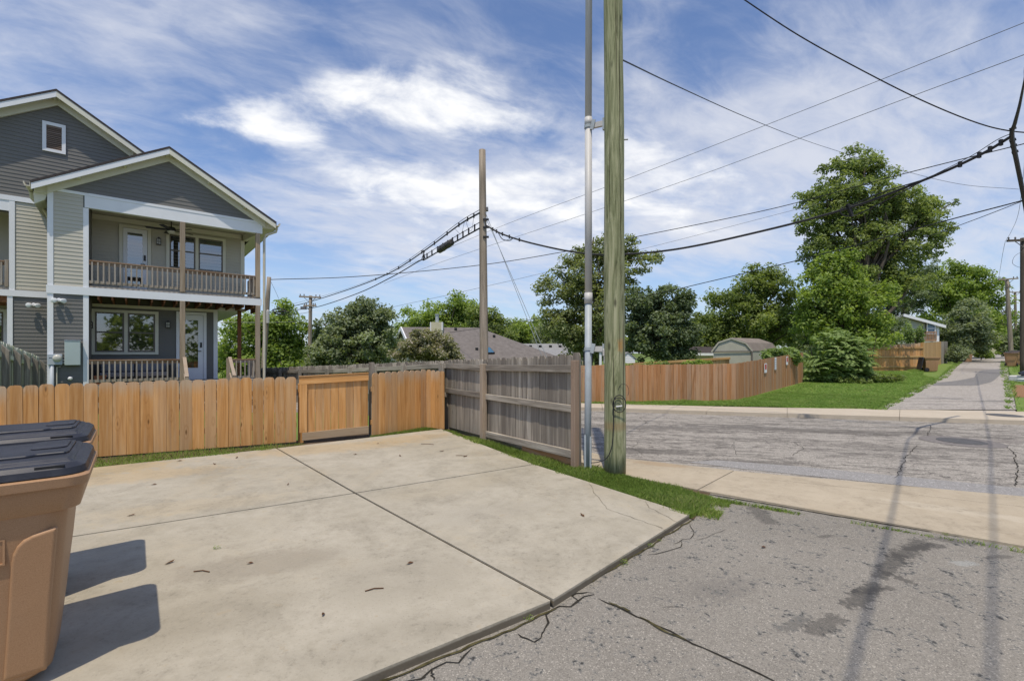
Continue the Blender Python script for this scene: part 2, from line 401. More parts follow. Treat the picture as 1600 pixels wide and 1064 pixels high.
    pm = m.math('MULTIPLY', m.step(m.math('ADD', hz, m.math('MULTIPLY', m.noise(22, det=4, rough=.7), .16)), .19, .12), m.step(m.math('ADD', hx, m.math('MULTIPLY', m.noise(26, det=4, rough=.7), .09)), .10, .06))
    pm = m.math('MULTIPLY', pm, m.step(pz.outputs[1], 0.0, -0.03))
    c = m.mix(m.math('MULTIPLY', pm, .8), c, (.42, .24, .085))
    b2 = m.step(m.math('ADD', m.math('ABSOLUTE', m.math('SUBTRACT', pz.outputs[2], .62)), m.math('MULTIPLY', big, .06)), .12, .04)
    c = m.mix(m.math('MULTIPLY', b2, .4), c, (.30, .17, .08))
    b3 = m.step(m.math('ADD', pz.outputs[2], m.math('MULTIPLY', big, .2)), .2, .05)
    c = m.mix(m.math('MULTIPLY', b3, .6), c, (.26, .17, .09))
    m.col(c); m.bump(m.math('ADD', g, m.math('MULTIPLY', g2, .6)), .8, .012); W_['polegreen'] = m.m
    # roof shingles: rows down the slope (object z) with broken tabs
    def shingle(name, a, b, k=5.0):
        m = Mat(name, .9, .1); n = m.noise(3, det=5); n2 = m.noise(40, det=3)
        br = m.N('ShaderNodeTexBrick'); m.L(m.map(scale=(1, 1, 1)), br.inputs[0]); br.inputs['Scale'].default_value = k
        c = m.ramp(m.math('ADD', m.math('MULTIPLY', n, .6), m.math('MULTIPLY', n2, .4)), [(.3, a), (.7, b)])
        m.col(c); m.bump(n2, .5, .01); return m.m
    W_['roofdark'] = shingle('shingle_dark', (.045, .038, .038), (.085, .075, .075))
    W_['roofbrown'] = shingle('shingle_brown', (.125, .112, .104), (.21, .19, .178))
    W_['roofgrey'] = shingle('shingle_grey', (.20, .20, .20), (.30, .30, .295))
    W_['roofshed'] = shingle('shingle_shed', (.17, .145, .125), (.26, .225, .195))
    # bark
    W_['bark'] = wood('bark', (.05, .04, .032), (.10, .082, .065), (.16, .135, .11), 'z', 0, None, 0, .1, .5)
mk_mats()

def concrete(name, a, b, stain, stain_amt=.5, patches=(), specks=True, edge=None):
    m = Mat(name, .85, .2)
    n = m.noise(.9, det=6, rough=.6, dist=.4); n2 = m.noise(7, det=6, rough=.65); n3 = m.noise(55, det=3, rough=.6)
    c = m.ramp(m.math('ADD', m.math('MULTIPLY', n, .5), m.math('MULTIPLY', n2, .5)), [(.32, a), (.68, b)])
    st = m.step(m.math('ADD', m.math('MULTIPLY', m.noise(.55, m.map(loc=(4, 9, 0)), 5, .6, 1.0), .7), m.math('MULTIPLY', n2, .3)), .50, .68)
    c = m.mix(m.math('MULTIPLY', st, stain_amt), c, stain)
    for (cx, cy, rx, ry, rot, colr, amt) in patches:
        bl = m.math('ADD', m.blob(cx, cy, rx, ry, rot), m.math('MULTIPLY', m.math('SUBTRACT', n2, .5), 1.4))
        c = m.mix(m.math('MULTIPLY', m.step(bl, .15, .6), amt), c, colr)
    if specks:
        sp = m.vor(26); c = m.mix(m.math('MULTIPLY', m.step(sp, .09, .03), .55), c, (.10, .085, .065))
        n4 = m.noise(18, det=5, rough=.75); gr_ = m.noise(1.6, m.map(loc=(7, 3, 0)), 6, .7, .6)
        c = m.mix(m.math('MULTIPLY', m.math('MULTIPLY', m.step(n4, .50, .72), m.step(gr_, .40, .62)), .55), c, tuple(x * .48 for x in a))
        c = m.mix(m.math('MULTIPLY', m.step(gr_, .46, .66), .26), c, tuple(x * .62 for x in a))
        fx = m.math('MULTIPLY', m.step(n3, .56, .74), .32); c = m.mix(fx, c, tuple(x * .55 for x in a))
        c = m.mix(m.math('MULTIPLY', m.step(n3, .40, .25), .25), c, tuple(min(1, x * 1.2) for x in b))
    if edge:
        sz = m.N('ShaderNodeSeparateXYZ'); m.L(m.oc, sz.inputs[0])
        c = m.mix(m.math('MULTIPLY', m.step(m.math('ADD', sz.outputs[2], m.math('MULTIPLY', n2, .012)), -.002, -.016), .8), c, edge)
    m.col(c); m.bump(m.math('ADD', m.math('MULTIPLY', n3, .6), n2), .35, .008)
    return m

def asphalt(name, a, b, agg=90, worn=None, patches=(), band=None, light=None, trails=()):
    m = Mat(name, .88, .2)
    vd = m.vor(agg, out='Color'); sp = m.N('ShaderNodeSeparateColor'); m.L(vd, sp.inputs[0])
    n = m.noise(.8, det=5, rough=.6, dist=.5); n2 = m.noise(6, det=6, rough=.7); n3 = m.noise(30, det=4, rough=.7)
    f = m.math('ADD', m.math('MULTIPLY', sp.outputs[0], .26), m.math('ADD', m.math('MULTIPLY', n, .30), m.math('ADD', m.math('MULTIPLY', n2, .26), m.math('MULTIPLY', n3, .18))))
    c = m.ramp(f, [(.25, a), (.75, b)])
    c = m.mix(m.math('MULTIPLY', m.step(sp.outputs[1], .90, .97), .36), c, light or tuple(min(1, x * 2.0) for x in b))
    c = m.mix(m.math('MULTIPLY', m.step(sp.outputs[2], .86, .97), .42), c, tuple(x * .35 for x in a))
    for (cx, cy, rx, ry, rot, colr, amt) in patches:
        bl = m.math('ADD', m.blob(cx, cy, rx, ry, rot), m.math('ADD', m.math('MULTIPLY', m.math('SUBTRACT', n2, .5), 2.0), m.math('MULTIPLY', m.math('SUBTRACT', n3, .5), 2.2)))
        c = m.mix(m.math('MULTIPLY', m.step(bl, .15, .55), amt), c, colr)
    for (ax, ay, bx, by, w_, colr, amt) in trails:
        q = m.trail(ax, ay, bx, by, w_)
        bl = m.math('ADD', q, m.math('ADD', m.math('MULTIPLY', m.math('SUBTRACT', n2, .5), 1.5), m.math('MULTIPLY', m.math('SUBTRACT', n3, .5), 2.0)))
        c = m.mix(m.math('MULTIPLY', m.step(bl, .25, .6), amt), c, colr)
    if worn:
        ang, colr, amt = worn
        v0 = m.map(rot=(0, 0, ang)); v = m.map(v0, scale=(.5, 2.4, 1)); w = m.noise(1.0, v, 9, .78, 1.2)
        w2 = m.noise(1.0, m.map(v0, scale=(4.0, 11, 1)), 7, .8, .8)
        ff = m.step(m.math('ADD', m.math('MULTIPLY', w, .55), m.math('MULTIPLY', w2, .45)), .49, .56)
        c = m.mix(m.math('MULTIPLY', ff, amt), c, colr)
    m.col(c); m.bump(m.math('ADD', sp.outputs[0], m.math('MULTIPLY', n3, .8)), .7, .006)
    return m
# ------------------------------------------------------------------ the ground, pad, alley, street, walks
def grass_mat(name, cols, blade=False):
    m = Mat(name, .8, .15)
    n = m.noise(1.1, det=5, rough=.65); n2 = m.noise(14, det=4, rough=.7)
    if blade:
        at = m.N('ShaderNodeAttribute'); at.attribute_name = 'tone'
        f = m.math('ADD', m.math('MULTIPLY', at.outputs['Fac'], .65), m.math('MULTIPLY', n, .35))
    else: f = m.math('ADD', m.math('MULTIPLY', n, .5), m.math('MULTIPLY', n2, .5))
    st_ = [(.2, cols[0]), (.5, cols[1]), (.74, cols[2])] + ([(.88, (.50, .44, .22))] if blade else [])
    c = m.ramp(f, st_); m.col(c)
    if blade:
        tr = m.N('ShaderNodeBsdfTranslucent'); m.L(c, tr.inputs[0]); mx = m.N('ShaderNodeMixShader'); mx.inputs[0].default_value = .5
        m.L(m.b.outputs[0], mx.inputs[1]); m.L(tr.outputs[0], mx.inputs[2]); m.L(mx.outputs[0], m.out.inputs[0])
    else: m.bump(n2, 1.0, .03)
    return m.m
GC = [(.15, .21, .04), (.25, .37, .07), (.40, .49, .14)]
WC['lawn'] = grass_mat('lawn', [(.12, .15, .04), (.15, .22, .048), (.21, .28, .07)])
WC['lawnblade'] = grass_mat('lawn_blade', [(.16, .245, .05), (.25, .40, .085), (.39, .51, .15)], True)
WC['blade'] = grass_mat('grass_blade', GC, True)
WC['ground'] = grass_mat('ground_cover', [(.11, .12, .045), (.11, .16, .035), (.15, .20, .05)])

def poly(name, pts, mat, z=None, thick=0.0, parent=None, kind='structure', sub=0):
    """a flat polygon, with a skirt below it when it is a slab"""
    P = [(p[0], p[1], (p[2] if z is None else z)) for p in pts]; n = len(P)
    mb = MB(); 
    a2 = sum(P[i][0] * P[(i + 1) % n][1] - P[(i + 1) % n][0] * P[i][1] for i in range(n))
    if a2 < 0: P = P[::-1]
    mb.add(P, [tuple(range(n))])
    if thick:
        q = [(p[0], p[1], p[2] - thick) for p in P]
        mb.add(P + q, [(n + i, n + (i + 1) % n, (i + 1) % n, i) for i in range(n)])
    o = obj(name, mb, mat, parent)
    if parent is None and kind: o['kind'] = kind
    return o
def strip(name, A, B, mat, off=0.0, nx=8, ny=6, skirt=0.0, parent=None, kind='structure'):
    """a sheet that follows the terrain between two polylines"""
    def res(P, n):
        P = [Vector((p[0], p[1])) for p in P]; L = [0]
        for i in range(1, len(P)): L.append(L[-1] + (P[i] - P[i - 1]).length)
        o = []
        for k in range(n + 1):
            t = L[-1] * k / n
            for i in range(1, len(P)):
                if t <= L[i] + 1e-9: o.append(P[i - 1].lerp(P[i], (t - L[i - 1]) / max(1e-9, L[i] - L[i - 1]))); break
        return o
    a = res(A, nx); b = res(B, nx); mb = MB()
    for i in range(nx + 1):
        for j in range(ny + 1):
            p = a[i].lerp(b[i], j / ny); mb.v.append((p.x, p.y, T(p.x, p.y) + off))
    m = ny + 1
    # winding so that the face looks up
    e1 = Vector(mb.v[m]) - Vector(mb.v[0]); e2 = Vector(mb.v[1]) - Vector(mb.v[0])
    flip = e1.cross(e2).z < 0
    for i in range(nx):
        for j in range(ny):
            q = (i * m + j, (i + 1) * m + j, (i + 1) * m + j + 1, i * m + j + 1); mb.f.append(q[::-1] if flip else q)
    if skirt:
        ring = [i * m for i in range(nx + 1)] + [nx * m + j for j in range(1, m)] + [i * m + ny for i in range(nx - 1, -1, -1)] + [j for j in range(ny - 1, 0, -1)]
        o = len(mb.v); mb.v += [(mb.v[r][0], mb.v[r][1], mb.v[r][2] - skirt) for r in ring]; k = len(ring)
        for i in range(k): mb.f.append((ring[i], ring[(i + 1) % k], o + (i + 1) % k, o + i))
    o = obj(name, mb, mat, parent)
    if parent is None and kind: o['kind'] = kind
    return o

# terrain to the horizon
mb = MB(); xs = [-900, -500, -300, -180] + list(range(-120, 200, 10)) + [240, 340, 520, 900]; ys = [-200, -60, -20] + list(range(-10, 130, 7)) + [160, 220, 320, 520, 1400]
for x in xs:
    for y in ys: mb.v.append((x, y, T(x, y) - .22))
ny = len(ys)
for i in range(len(xs) - 1):
    for j in range(ny - 1): mb.f.append((i * ny + j, (i + 1) * ny + j, (i + 1) * ny + j + 1, i * ny + j + 1))
struct('ground', mb, WC['ground'], smooth=True)

# pad: four slabs with open joints
pj = G(555, 770); pFR = G(690, 670); pR = G(1080, 803); pN = G(865, 938); pLJ = G(432, 700); pJR = G(835, 725); pJL = G(113, 838)
pFL = G(150, 728); pNear = G(555, 1064)
dirL = (pJL - pj).normalized(); pJL2 = pJL + dirL * 5.0
pFL2 = pFL + (pFL - G(300, 712)).normalized() * 5.0
nd = (pNear - pN).normalized(); pN2 = pN + nd * 5.0; pN3 = pN2 + dirL * 6.0
tanst = (.40, .32, .19)
con = concrete('pad_concrete', (.31, .278, .212), (.455, .415, .335), (.345, .28, .175), .42, edge=(.09, .072, .05),
    patches=[(*G(150, 735).xy, 1.4, .6, .5, (.38, .27, .12), .55), (*G(205, 745).xy, 1.6, .5, .5, (.42, .30, .15), .45), (*G(520, 700).xy, 2.2, .6, .4, (.42, .31, .17), .5), (*G(640, 685).xy, 1.3, .5, .6, (.40, .29, .15), .5),
             (*G(410, 880).xy, .9, .35, .3, (.25, .22, .17), .55), (*G(330, 960).xy, .8, .4, .5, (.27, .24, .18), .45), (*G(620, 900).xy, .7, .5, .3, (.30, .27, .21), .45),
             (*G(700, 760).xy, 1.3, .5, .6, (.36, .31, .22), .35), (*G(760, 800).xy, .9, .4, .4, (.34, .31, .25), .4), (*G(600, 1000).xy, .6, .3, .5, (.30, .27, .21), .35), (*G(300, 790).xy, 1.5, .4, .4, (.43, .35, .23), .3)]).m
pad = thing('concrete_pad', None, None); pad['kind'] = 'structure'
def inset(P, g):
    n = len(P); c = sum((Vector(p[:2]).to_3d() for p in P), Vector()) / n; out = []
    for i in range(n):
        a, b, d = Vector(P[i - 1][:2]), Vector(P[i][:2]), Vector(P[(i + 1) % n][:2])
        e1 = (b - a).normalized(); e2 = (d - b).normalized(); n1 = Vector((-e1.y, e1.x)); n2 = Vector((-e2.y, e2.x))
        if n1.dot(c.xy - b) < 0: n1 = -n1
        if n2.dot(c.xy - b) < 0: n2 = -n2
        q = (n1 + n2); q = q / max(.3, q.length) ; q = q / max(.4, q.normalized().dot(n1)); out.append((b + q * g).to_3d())
    return out
for P in ([pLJ, pFR, pJR, pj], [pFL2, pLJ, pj, pJL2], [pj, pJR, pR, pN], [pJL2, pj, pN, pN2, pN3]):
    o = poly('slab', inset(P, .013), con, 0.0, .14, pad)
    bv = o.modifiers.new('bevel', 'BEVEL'); bv.width = .006; bv.segments = 2; bv.limit_method = 'ANGLE'
WC['joint'] = plain('joint_dirt', (.07, .058, .04), .95, .05, var=.4, scale=30)
def ribbon(name, pts, w, mat, z, parent, jit=.3, n=None, follow=False):
    """a narrow flat band on the ground that wanders a little: a crack or a dirty joint"""
    P = [Vector((p[0], p[1], 0)) for p in pts]; L = sum((P[i] - P[i - 1]).length for i in range(1, len(P))); n = n or max(6, int(L / .07))
    mb = MB(); 
    R = []
    for k in range(n + 1):
        t = L * k / n; acc = 0
        for i in range(1, len(P)):
            l = (P[i] - P[i - 1]).length
            if t <= acc + l + 1e-9: R.append(P[i - 1].lerp(P[i], (t - acc) / l)); break
            acc += l
    drift = 0
    for k, p in enumerate(R):
        p = p + Vector((rnd.uniform(-1, 1), rnd.uniform(-1, 1), 0)) * min(w, .02) * .5 * min(1, jit * 2)
        tg = (R[min(k + 1, n)] - R[max(k - 1, 0)]).normalized(); nr = Vector((-tg.y, tg.x, 0))
        drift = drift * .75 + rnd.uniform(-1, 1) * jit * .03
        ww = w * rnd.uniform(.5, 1.15) * .55 * (.3 if k in (0, n) else 1)
        c = p + nr * drift; zz = z + (T(c.x, c.y) if follow else 0)
        mb.v += [tuple(c + nr * ww / 2 + Vector((0, 0, zz))), tuple(c - nr * ww / 2 + Vector((0, 0, zz)))]
    for k in range(n): mb.f.append((2 * k, 2 * k + 1, 2 * k + 3, 2 * k + 2))
    o = obj(name, mb, mat, parent)
    # make it face up
    if mb.f and o.data.polygons[0].normal.z < 0: o.data.flip_normals()
    return o
cj = (pLJ + pFR + pR + pN) / 4
for a, b in ((pLJ, pN), (pJL2, pJR)): ribbon('joint_dirt', [a, b], .045, WC['joint'], -.012, pad, .0)
ribbon('crack', [G(921, 754), G(925, 770), G(950, 795), G(995, 812), G(1040, 827), G(1025, 822)], .008, WC['joint'], .003, pad, .6)
ribbon('crack', [G(1010, 783), G(1013, 793), G(1040, 808), G(1062, 817)], .008, WC['joint'], .003, pad, .6)

# alley tarmac on the camera side
AZ = -.055
dk = (.055, .052, .048)
def gs(x, y): return tuple(G(x, y, AZ).xy)
tra = [(*gs(1440, 848), *gs(1405, 868), .14, dk, .62), (*gs(1405, 868), *gs(1375, 900), .10, dk, .62), (*gs(1370, 915), *gs(1330, 945), .11, dk, .62), (*gs(1305, 965), *gs(1270, 985), .09, dk, .55), (*gs(1420, 858), *gs(1465, 852), .09, dk, .6), (*gs(1385, 895), *gs(1420, 908), .07, dk, .6), (*gs(1180, 795), *gs(1200, 815), .14, dk, .5), (*gs(1340, 925), *gs(1390, 918), .06, dk, .5)]
pat = [       (*gs(1290, 838), .14, .05, .3, dk, .5), (*gs(1120, 920), .45, .22, .3, (.13, .12, .11), .3), (*gs(1560, 870), .2, .05, .1, dk, .5), (*gs(1490, 845), .35, .08, -.4, dk, .5), (*gs(1240, 975), .25, .06, .5, (.08, .08, .075), .5),
       (*gs(1505, 880), .16, .07, .2, (.40, .42, .40), .4)]
am = asphalt('alley_tarmac', (.165, .151, .128), (.338, .312, .266), 160, patches=pat, trails=tra).m
swn = [G(985, 742, AZ), G(1110, 771, AZ), G(1600, 854, AZ)]; sdir = (swn[2] - swn[1]).normalized()
far_r = swn[2] + sdir * 14
poly('alley_pavement', [pR + Vector((-.3, .35, 0)), swn[1] + Vector((-.1, .3, 0)), swn[2] + Vector((0, .3, 0)), far_r + Vector((0, .3, 0)), Vector((24, -16, 0)), Vector((-14, -16, 0)), pN3 + Vector((-2, -.5, 0)), pN2 + Vector((-.3, .2, 0)), pN + Vector((-.3, .3, 0))], am, AZ)
alley = bpy.data.objects['alley_pavement']
WC['crackdirt'] = plain('crack_dirt', (.035, .032, .026), .95, .05, var=.3, scale=30)
WC['moss'] = plain('moss', (.075, .066, .032), .95, .05, var=.5, scale=25, bumpy=.6)
def gz(x, y): return G(x, y, AZ)
ribbon('seam', [gz(935, 935), gz(1010, 968), gz(1085, 1005), gz(1160, 1040), gz(1240, 1080)], .026, WC['crackdirt'], AZ + .004, alley, .25)
for k, (a, b) in enumerate((((950, 943), (985, 957)), ((1000, 966), (1075, 1001)))): ribbon('moss_line', [gz(*a), gz(*b)], .035, WC['moss'], AZ + .008, alley, .3)
for P, w in (([(930, 932), (905, 940), (890, 950), (875, 945), (855, 965), (852, 985)], .03), ([(905, 940), (900, 930), (925, 925)], .02), ([(852, 985), (830, 1000), (810, 990)], .022), ([(740, 1015), (720, 1040), (690, 1045), (640, 1070)], .025),
             ([(680, 1045), (676, 1062)], .02), ([(1075, 818), (1083, 832), (1078, 840), (1050, 850)], .012), ([(1062, 845), (1070, 855), (1030, 868), (1015, 870)], .012), ([(1085, 845), (1110, 838), (1130, 826)], .008), ([(1070, 950), (1040, 956)], .008)):
    ribbon('crack', [gz(*p) for p in P], w, WC['crackdirt'], AZ + .005, alley, .7)
ribbon('moss_line', [gz(555, 1082), gz(700, 1024), gz(800, 985), gz(868, 951)], .035, WC['moss'], AZ + .007, alley, .3)
ribbon('moss_line', [gz(878, 938), gz(960, 888), gz(1082, 812)], .03, WC['moss'], AZ + .007, alley, .3)
ribbon('edge_dirt', [gz(1105, 772), gz(1300, 805), gz(1600, 855), gz(1750, 881)], .05, WC['crackdirt'], AZ + .004, alley, .15)
ribbon('moss_line', [gz(1235, 792), gz(1420, 823), gz(1590, 852)], .028, WC['moss'], AZ + .008, alley, .3)

# near sidewalk panels
SZ = -.035
swc = concrete('walk_concrete', (.355, .298, .215), (.46, .395, .295), (.37, .295, .195), .4, specks=True,
    patches=[(*G(930, 735, SZ).xy, .5, .4, 0, (.10, .085, .065), .7), (*G(1030, 725, SZ).xy, .6, .2, -.5, (.30, .21, .12), .5), (*G(1480, 795, SZ).xy, 1.0, .2, -.6, (.52, .46, .36), .4)]).m
walk = thing('sidewalk', None, None); walk['kind'] = 'structure'
nE = [G(985, 744, SZ), G(1090, 765, SZ), G(1700, 870.3, SZ)]; fE = [G(950, 713, SZ), G(1147, 735, SZ), G(1700, 783.8, SZ)]
back = Vector((-.57, .82, 0)) * 5.5
n4 = nE[2] + (nE[2] - nE[1]).normalized() * 9; f4 = fE[2] + (fE[2] - fE[1]).normalized() * 9
nm = nE[1].lerp(nE[2], .80); fm = fE[1].lerp(fE[2], .80)
for P in ([nE[0] + back, nE[0], nE[1], fE[1], fE[0], fE[0] + back], [nE[1], nE[2], fE[2], fE[1]], [nE[2], n4, f4, fE[2]]):
    o = poly('walk_panel', inset(P, .007), swc, SZ, .12, walk)
ribbon('joint_dirt', [nE[1], fE[1]], .02, WC['joint'], SZ - .03, walk, 0)
ribbon('groove', [G(1150, 744, SZ), G(1330, 762, SZ), G(1600, 792, SZ), G(1700, 803, SZ)], .008, WC['joint'], SZ + .003, walk, .02)

# street
RZ = -.10
purple = (.092, .084, .074)
ang = math.atan2(-2.3, 10.5)
st = asphalt('street_tarmac', (.25, .230, .203), (.41, .378, .328), 75, worn=(-ang, purple, .72),
    patches=[(*G(1010, 705, RZ).xy, 1.6, .35, ang, purple, .6), (*G(1180, 722, RZ).xy, 1.2, .25, ang, purple, .6), (*G(1000, 668, RZ).xy, 3.5, .5, ang, purple, .5), (*G(1250, 672, RZ).xy, 4.5, .5, ang, purple, .5), (*G(1400, 700, RZ).xy, 2.5, .3, ang, purple, .35),
             (*G(1580, 690, RZ).xy, .8, .35, 0, (.15, .13, .12), .5)]).m
kf = [G(925, 641, RZ), G(1600, 660, RZ)]; kd = (kf[1] - kf[0]).normalized()
k0 = kf[0] - kd * 40; k1 = kf[1] + kd * 60
s0 = fE[0] + Vector((-.57, .82, 0)) * 6; s1 = f4 + (fE[2] - fE[1]).normalized() * 40
poly('street', [s0 + Vector((-30, 6, 0)), s0 + Vector((0, -.3, 0)), fE[0] + Vector((0, -.3, 0)), fE[2] + Vector((0, -.3, 0)), s1, k1 + Vector((0, .3, 0)), k0 + Vector((0, .3, 0))], st, RZ)
street = bpy.data.objects['street']
WC['gutterconc'] = asphalt('gutter_tarmac', (.23, .22, .21), (.33, .32, .305), 70).m
def gr(x, y): return G(x, y, RZ)
o = poly('gutter_strip', [gr(1075, 722), gr(1150, 731.5), gr(1600, 778), gr(1700, 788), gr(1700, 772), gr(1600, 763), gr(1240, 728), gr(1120, 719)], WC['gutterconc'], RZ + .004, 0, street)
for P, w in (([(1432, 696), (1428, 703), (1416, 715), (1412, 726), (1405, 741), (1402, 748)], .018), ([(1568, 696), (1580, 704), (1590, 713), (1586, 724), (1590, 735), (1584, 745), (1588, 760)], .024), ([(925, 683), (1050, 687), (1200, 690), (1430, 697), (1600, 708)], .025), ([(1455, 665), (1452, 672), (1448, 682)], .02),
             ([(925, 656), (1200, 662), (1450, 670), (1600, 675)], .035), ([(1185, 715), (1270, 728), (1440, 741)], .018), ([(1240, 690), (1255, 700), (1240, 712)], .015), ([(1000, 690), (990, 700), (1005, 712)], .012), ([(1145, 690), (1150, 712)], .01), ([(1000, 652), (1010, 662)], .02)):
    ribbon('crack', [gr(*p) for p in P], w, WC['crackdirt'], RZ + .006, street, .55)
# iron cover in the street, with its tarmac collar
pc = gr(1502, 690)
mc = thing('manhole_cover', 'round iron manhole cover sunk in a dark patch of the street', 'manhole cover', (pc.x, pc.y, RZ))
obj('collar', MB().lathe([(.62, .004), (.60, .010)], 24), plain('collar_tarmac', (.19, .175, .165), .9, .1, var=.2, scale=20), mc)
obj('lid', MB().lathe([(.36, .008), (.36, .016), (.30, .016), (.29, .012), (.02, .013)], 24), WC['ironcover'], mc)

# far kerb and walk
fwt = concrete('far_walk_concrete', (.42, .36, .275), (.52, .455, .36), (.40, .33, .24), .35, specks=False).m
fw = thing('sidewalk', None, None); fw['kind'] = 'structure'
fa = [G(925, 636.5), G(1230, 646), G(1600, 657)]; fb = [G(925, 630), G(1230, 637), G(1600, 643)]
da = (fa[2] - fa[0]).normalized(); db = (fb[2] - fb[0]).normalized()
fa0, fb0, fa3, fb3 = fa[0] - da * 30, fb[0] - db * 30, fa[2] + da * 25, fb[2] + db * 25
ea = [fa0, fa[0] + da * .3, fa[1] - da * 2, fa[1], fa[2] - da * 2.5, fa[2] + da * 1.5, fa3]; eb = [fb0, fb[0] + db * .3, fb[1] - db * 2, fb[1], fb[2] - db * 3, fb[2] + db * 1.5, fb3]
for i in range(len(ea) - 1):
    o = poly('walk_panel', inset([ea[i], ea[i + 1], eb[i + 1], eb[i]], .004), fwt, 0.0, .16, fw)
pc = G(1570, 649)
obj('drain_cover', MB().lathe([(.35, .003), (.34, .008)], 20), WC['ironcover'], fw, (pc.x, pc.y, 0))

# far alley
al = [fb[0].lerp(fb[2], .655), Vector((10.4, 12.95, 0)), Vector((23.4, 24.9, 0)), Vector((66, 66, 0)), Vector((100, 97, 0))]
ar = [fb[2] + Vector((-.15, 0.05, 0)), Vector((14.3, 12.9, 0)), Vector((27.2, 24.9, 0)), Vector((71.7, 66, 0)), Vector((106, 97, 0))]
afm = asphalt('alley_tarmac_worn', (.29, .262, .23), (.44, .405, .36), 40, patches=[(25.0, 24, 1.2, .5, .7, (.2, .19, .18), .4), (33, 32.5, 5, 1.6, .75, (.17, .155, .135), .6), (48, 47, 9, 2.2, .75, (.18, .165, .14), .6), (14.5, 15.5, 1.5, .25, 0, (.14, .135, .13), .6), (13, 14.0, 1.2, .2, 0, (.16, .15, .14), .5), (15.8, 14.8, 1.2, .3, .1, (.14, .135, .13), .6), (62, 61, 9, 2.5, .75, (.17, .15, .12), .6)]).m
strip('alley_pavement', al[1:], ar[1:], afm, -.012, 60, 6)
fal = bpy.data.objects['alley_pavement.001']
poly('apron', [fb[0].lerp(fb[2], .66), ar[0], Vector((14.3, 12.95, -.01)), Vector((10.4, 13.0, -.01))], afm, -.016, 0, fal)
wet = asphalt('patched_tarmac', (.15, .145, .14), (.235, .225, .215), 40).m
strip('tarmac_patch', [(18.8, 20.35), (20.6, 20.2), (23.4, 22.2), (26.2, 24.6), (29.4, 27.4), (31.9, 29.5)], [(20.2, 21.7), (22.4, 22.9), (25.6, 25.2), (29.2, 28.6), (33.2, 32.2), (36.6, 33.9)], wet, -.005, 30, 5, 0, fal)
ribbon('crack', [(12.2, 14.9), (15.8, 14.6)], .05, WC['crackdirt'], -.005, fal, .5, follow=True)
ribbon('crack', [(11.0, 13.4), (14.3, 13.2)], .03, WC['crackdirt'], -.008, fal, .5, follow=True)
# lawn across the street, verge and yard soil
strip('lawn', [fb[0] - db * 12, fb[0].lerp(fb[2], .66)], [(-10, 40), (-2, 40), (23.2, 40)], WC['lawn'], -.03, 30, 26)
strip('lawn', [(10.35, 12.95), (23.35, 24.9), (65.9, 66)], [(2, 14.8), (10, 45), (40, 90)], WC['lawn'], -.026, 40, 20)
strip('lawn', [ar[0] + Vector((.02, 0, 0)), (14.32, 12.9), (27.25, 24.9), (71.8, 66)], [fb3, (40, 20), (60, 30), (110, 66)], WC['lawn'], -.028, 40, 20)
strip('mulch_bed', [(17.6, 16.0), (22.7, 20.7)], [(21.5, 15.0), (27.5, 20.0)], WC['mulch'], -.018, 8, 6)
poly('verge_soil', [G(690, 669) + Vector((-.05, .3, 0)), Vector((.95, 6.5, 0)), Vector((1.5, 6.3, 0)), nE[0], nE[1], swn[1], pR + Vector((.02, -.02, 0)), pJR, pFR], WC['soil'], -.045)
poly('verge_soil', [pFL2, pLJ, pFR, Vector((-1.3, 9.9, 0)), Vector((-2, 10.2, 0)), Vector((-4, 8.6, 0)), Vector((-8.5, 6.6, 0)), Vector((-10, 5.9, 0))], WC['soil'], -.042)
strip('yard_grass', [(-10, 5.8), (-3.9, 8.4), (-1.9, 9.95), (-1.5, 9.95)], [(-18, 12), (-12, 20), (-10.6, 19.2), (-5.2, 13.4)], WC['lawn'], -.05, 20, 12)
# ------------------------------------------------------------------ fences
def picket_mb(w, h, t=.016, style='dog'):
    c = .03
    if style == 'dog': P = [(-w/2, 0), (w/2, 0), (w/2, h - .05), (w/2 - .012, h - .022), (w/2 - .034, h - .004), (0, h), (-w/2 + .034, h - .004), (-w/2 + .012, h - .022), (-w/2, h - .05)]
    elif style == 'ear': P = [(-w/2, 0), (w/2, 0), (w/2, h - .03), (w/2 - .03, h), (-w/2 + .03, h), (-w/2, h - .03)]
    else: P = [(-w/2, 0), (w/2, 0), (w/2, h), (-w/2, h)]
    return MB().prism(P, 'y', 0, t)
def picket_run(root, a, b, ztop, zbot, pitch, w, mat, style='dog', jit=.008, side=1, lean=.006, tmul=1.0, n=None):
    """boards from a to b (world xy), tops and bottoms interpolated between two heights"""
    a = Vector(a); b = Vector(b); L = (b - a).length; n = n or max(1, round(L / pitch)); p = L / n
    az = math.atan2(b.y - a.y, b.x - a.x); o0 = root.location
    me = mesh_of('picket', picket_mb(min(w, p * .985) if w else p * .97, 1.0, .018 * tmul, style), mat)
    for k in range(n):
        t = (k + .5) / n; c = a.lerp(b, t)
        zb = zbot[0] + (zbot[1] - zbot[0]) * t; zt = ztop[0] + (ztop[1] - ztop[0]) * t + rnd.uniform(-jit, jit)
        nrm = Vector((-math.sin(az), math.cos(az)))
        q = c + nrm * rnd.uniform(-.003, .004) * side
        put('picket', me, root, (q.x - o0.x, q.y - o0.y, zb - o0.z), (0, rnd.uniform(-lean, lean), az + rnd.uniform(-.025, .025)), (rnd.uniform(.985, 1.01), 1, zt - zb))
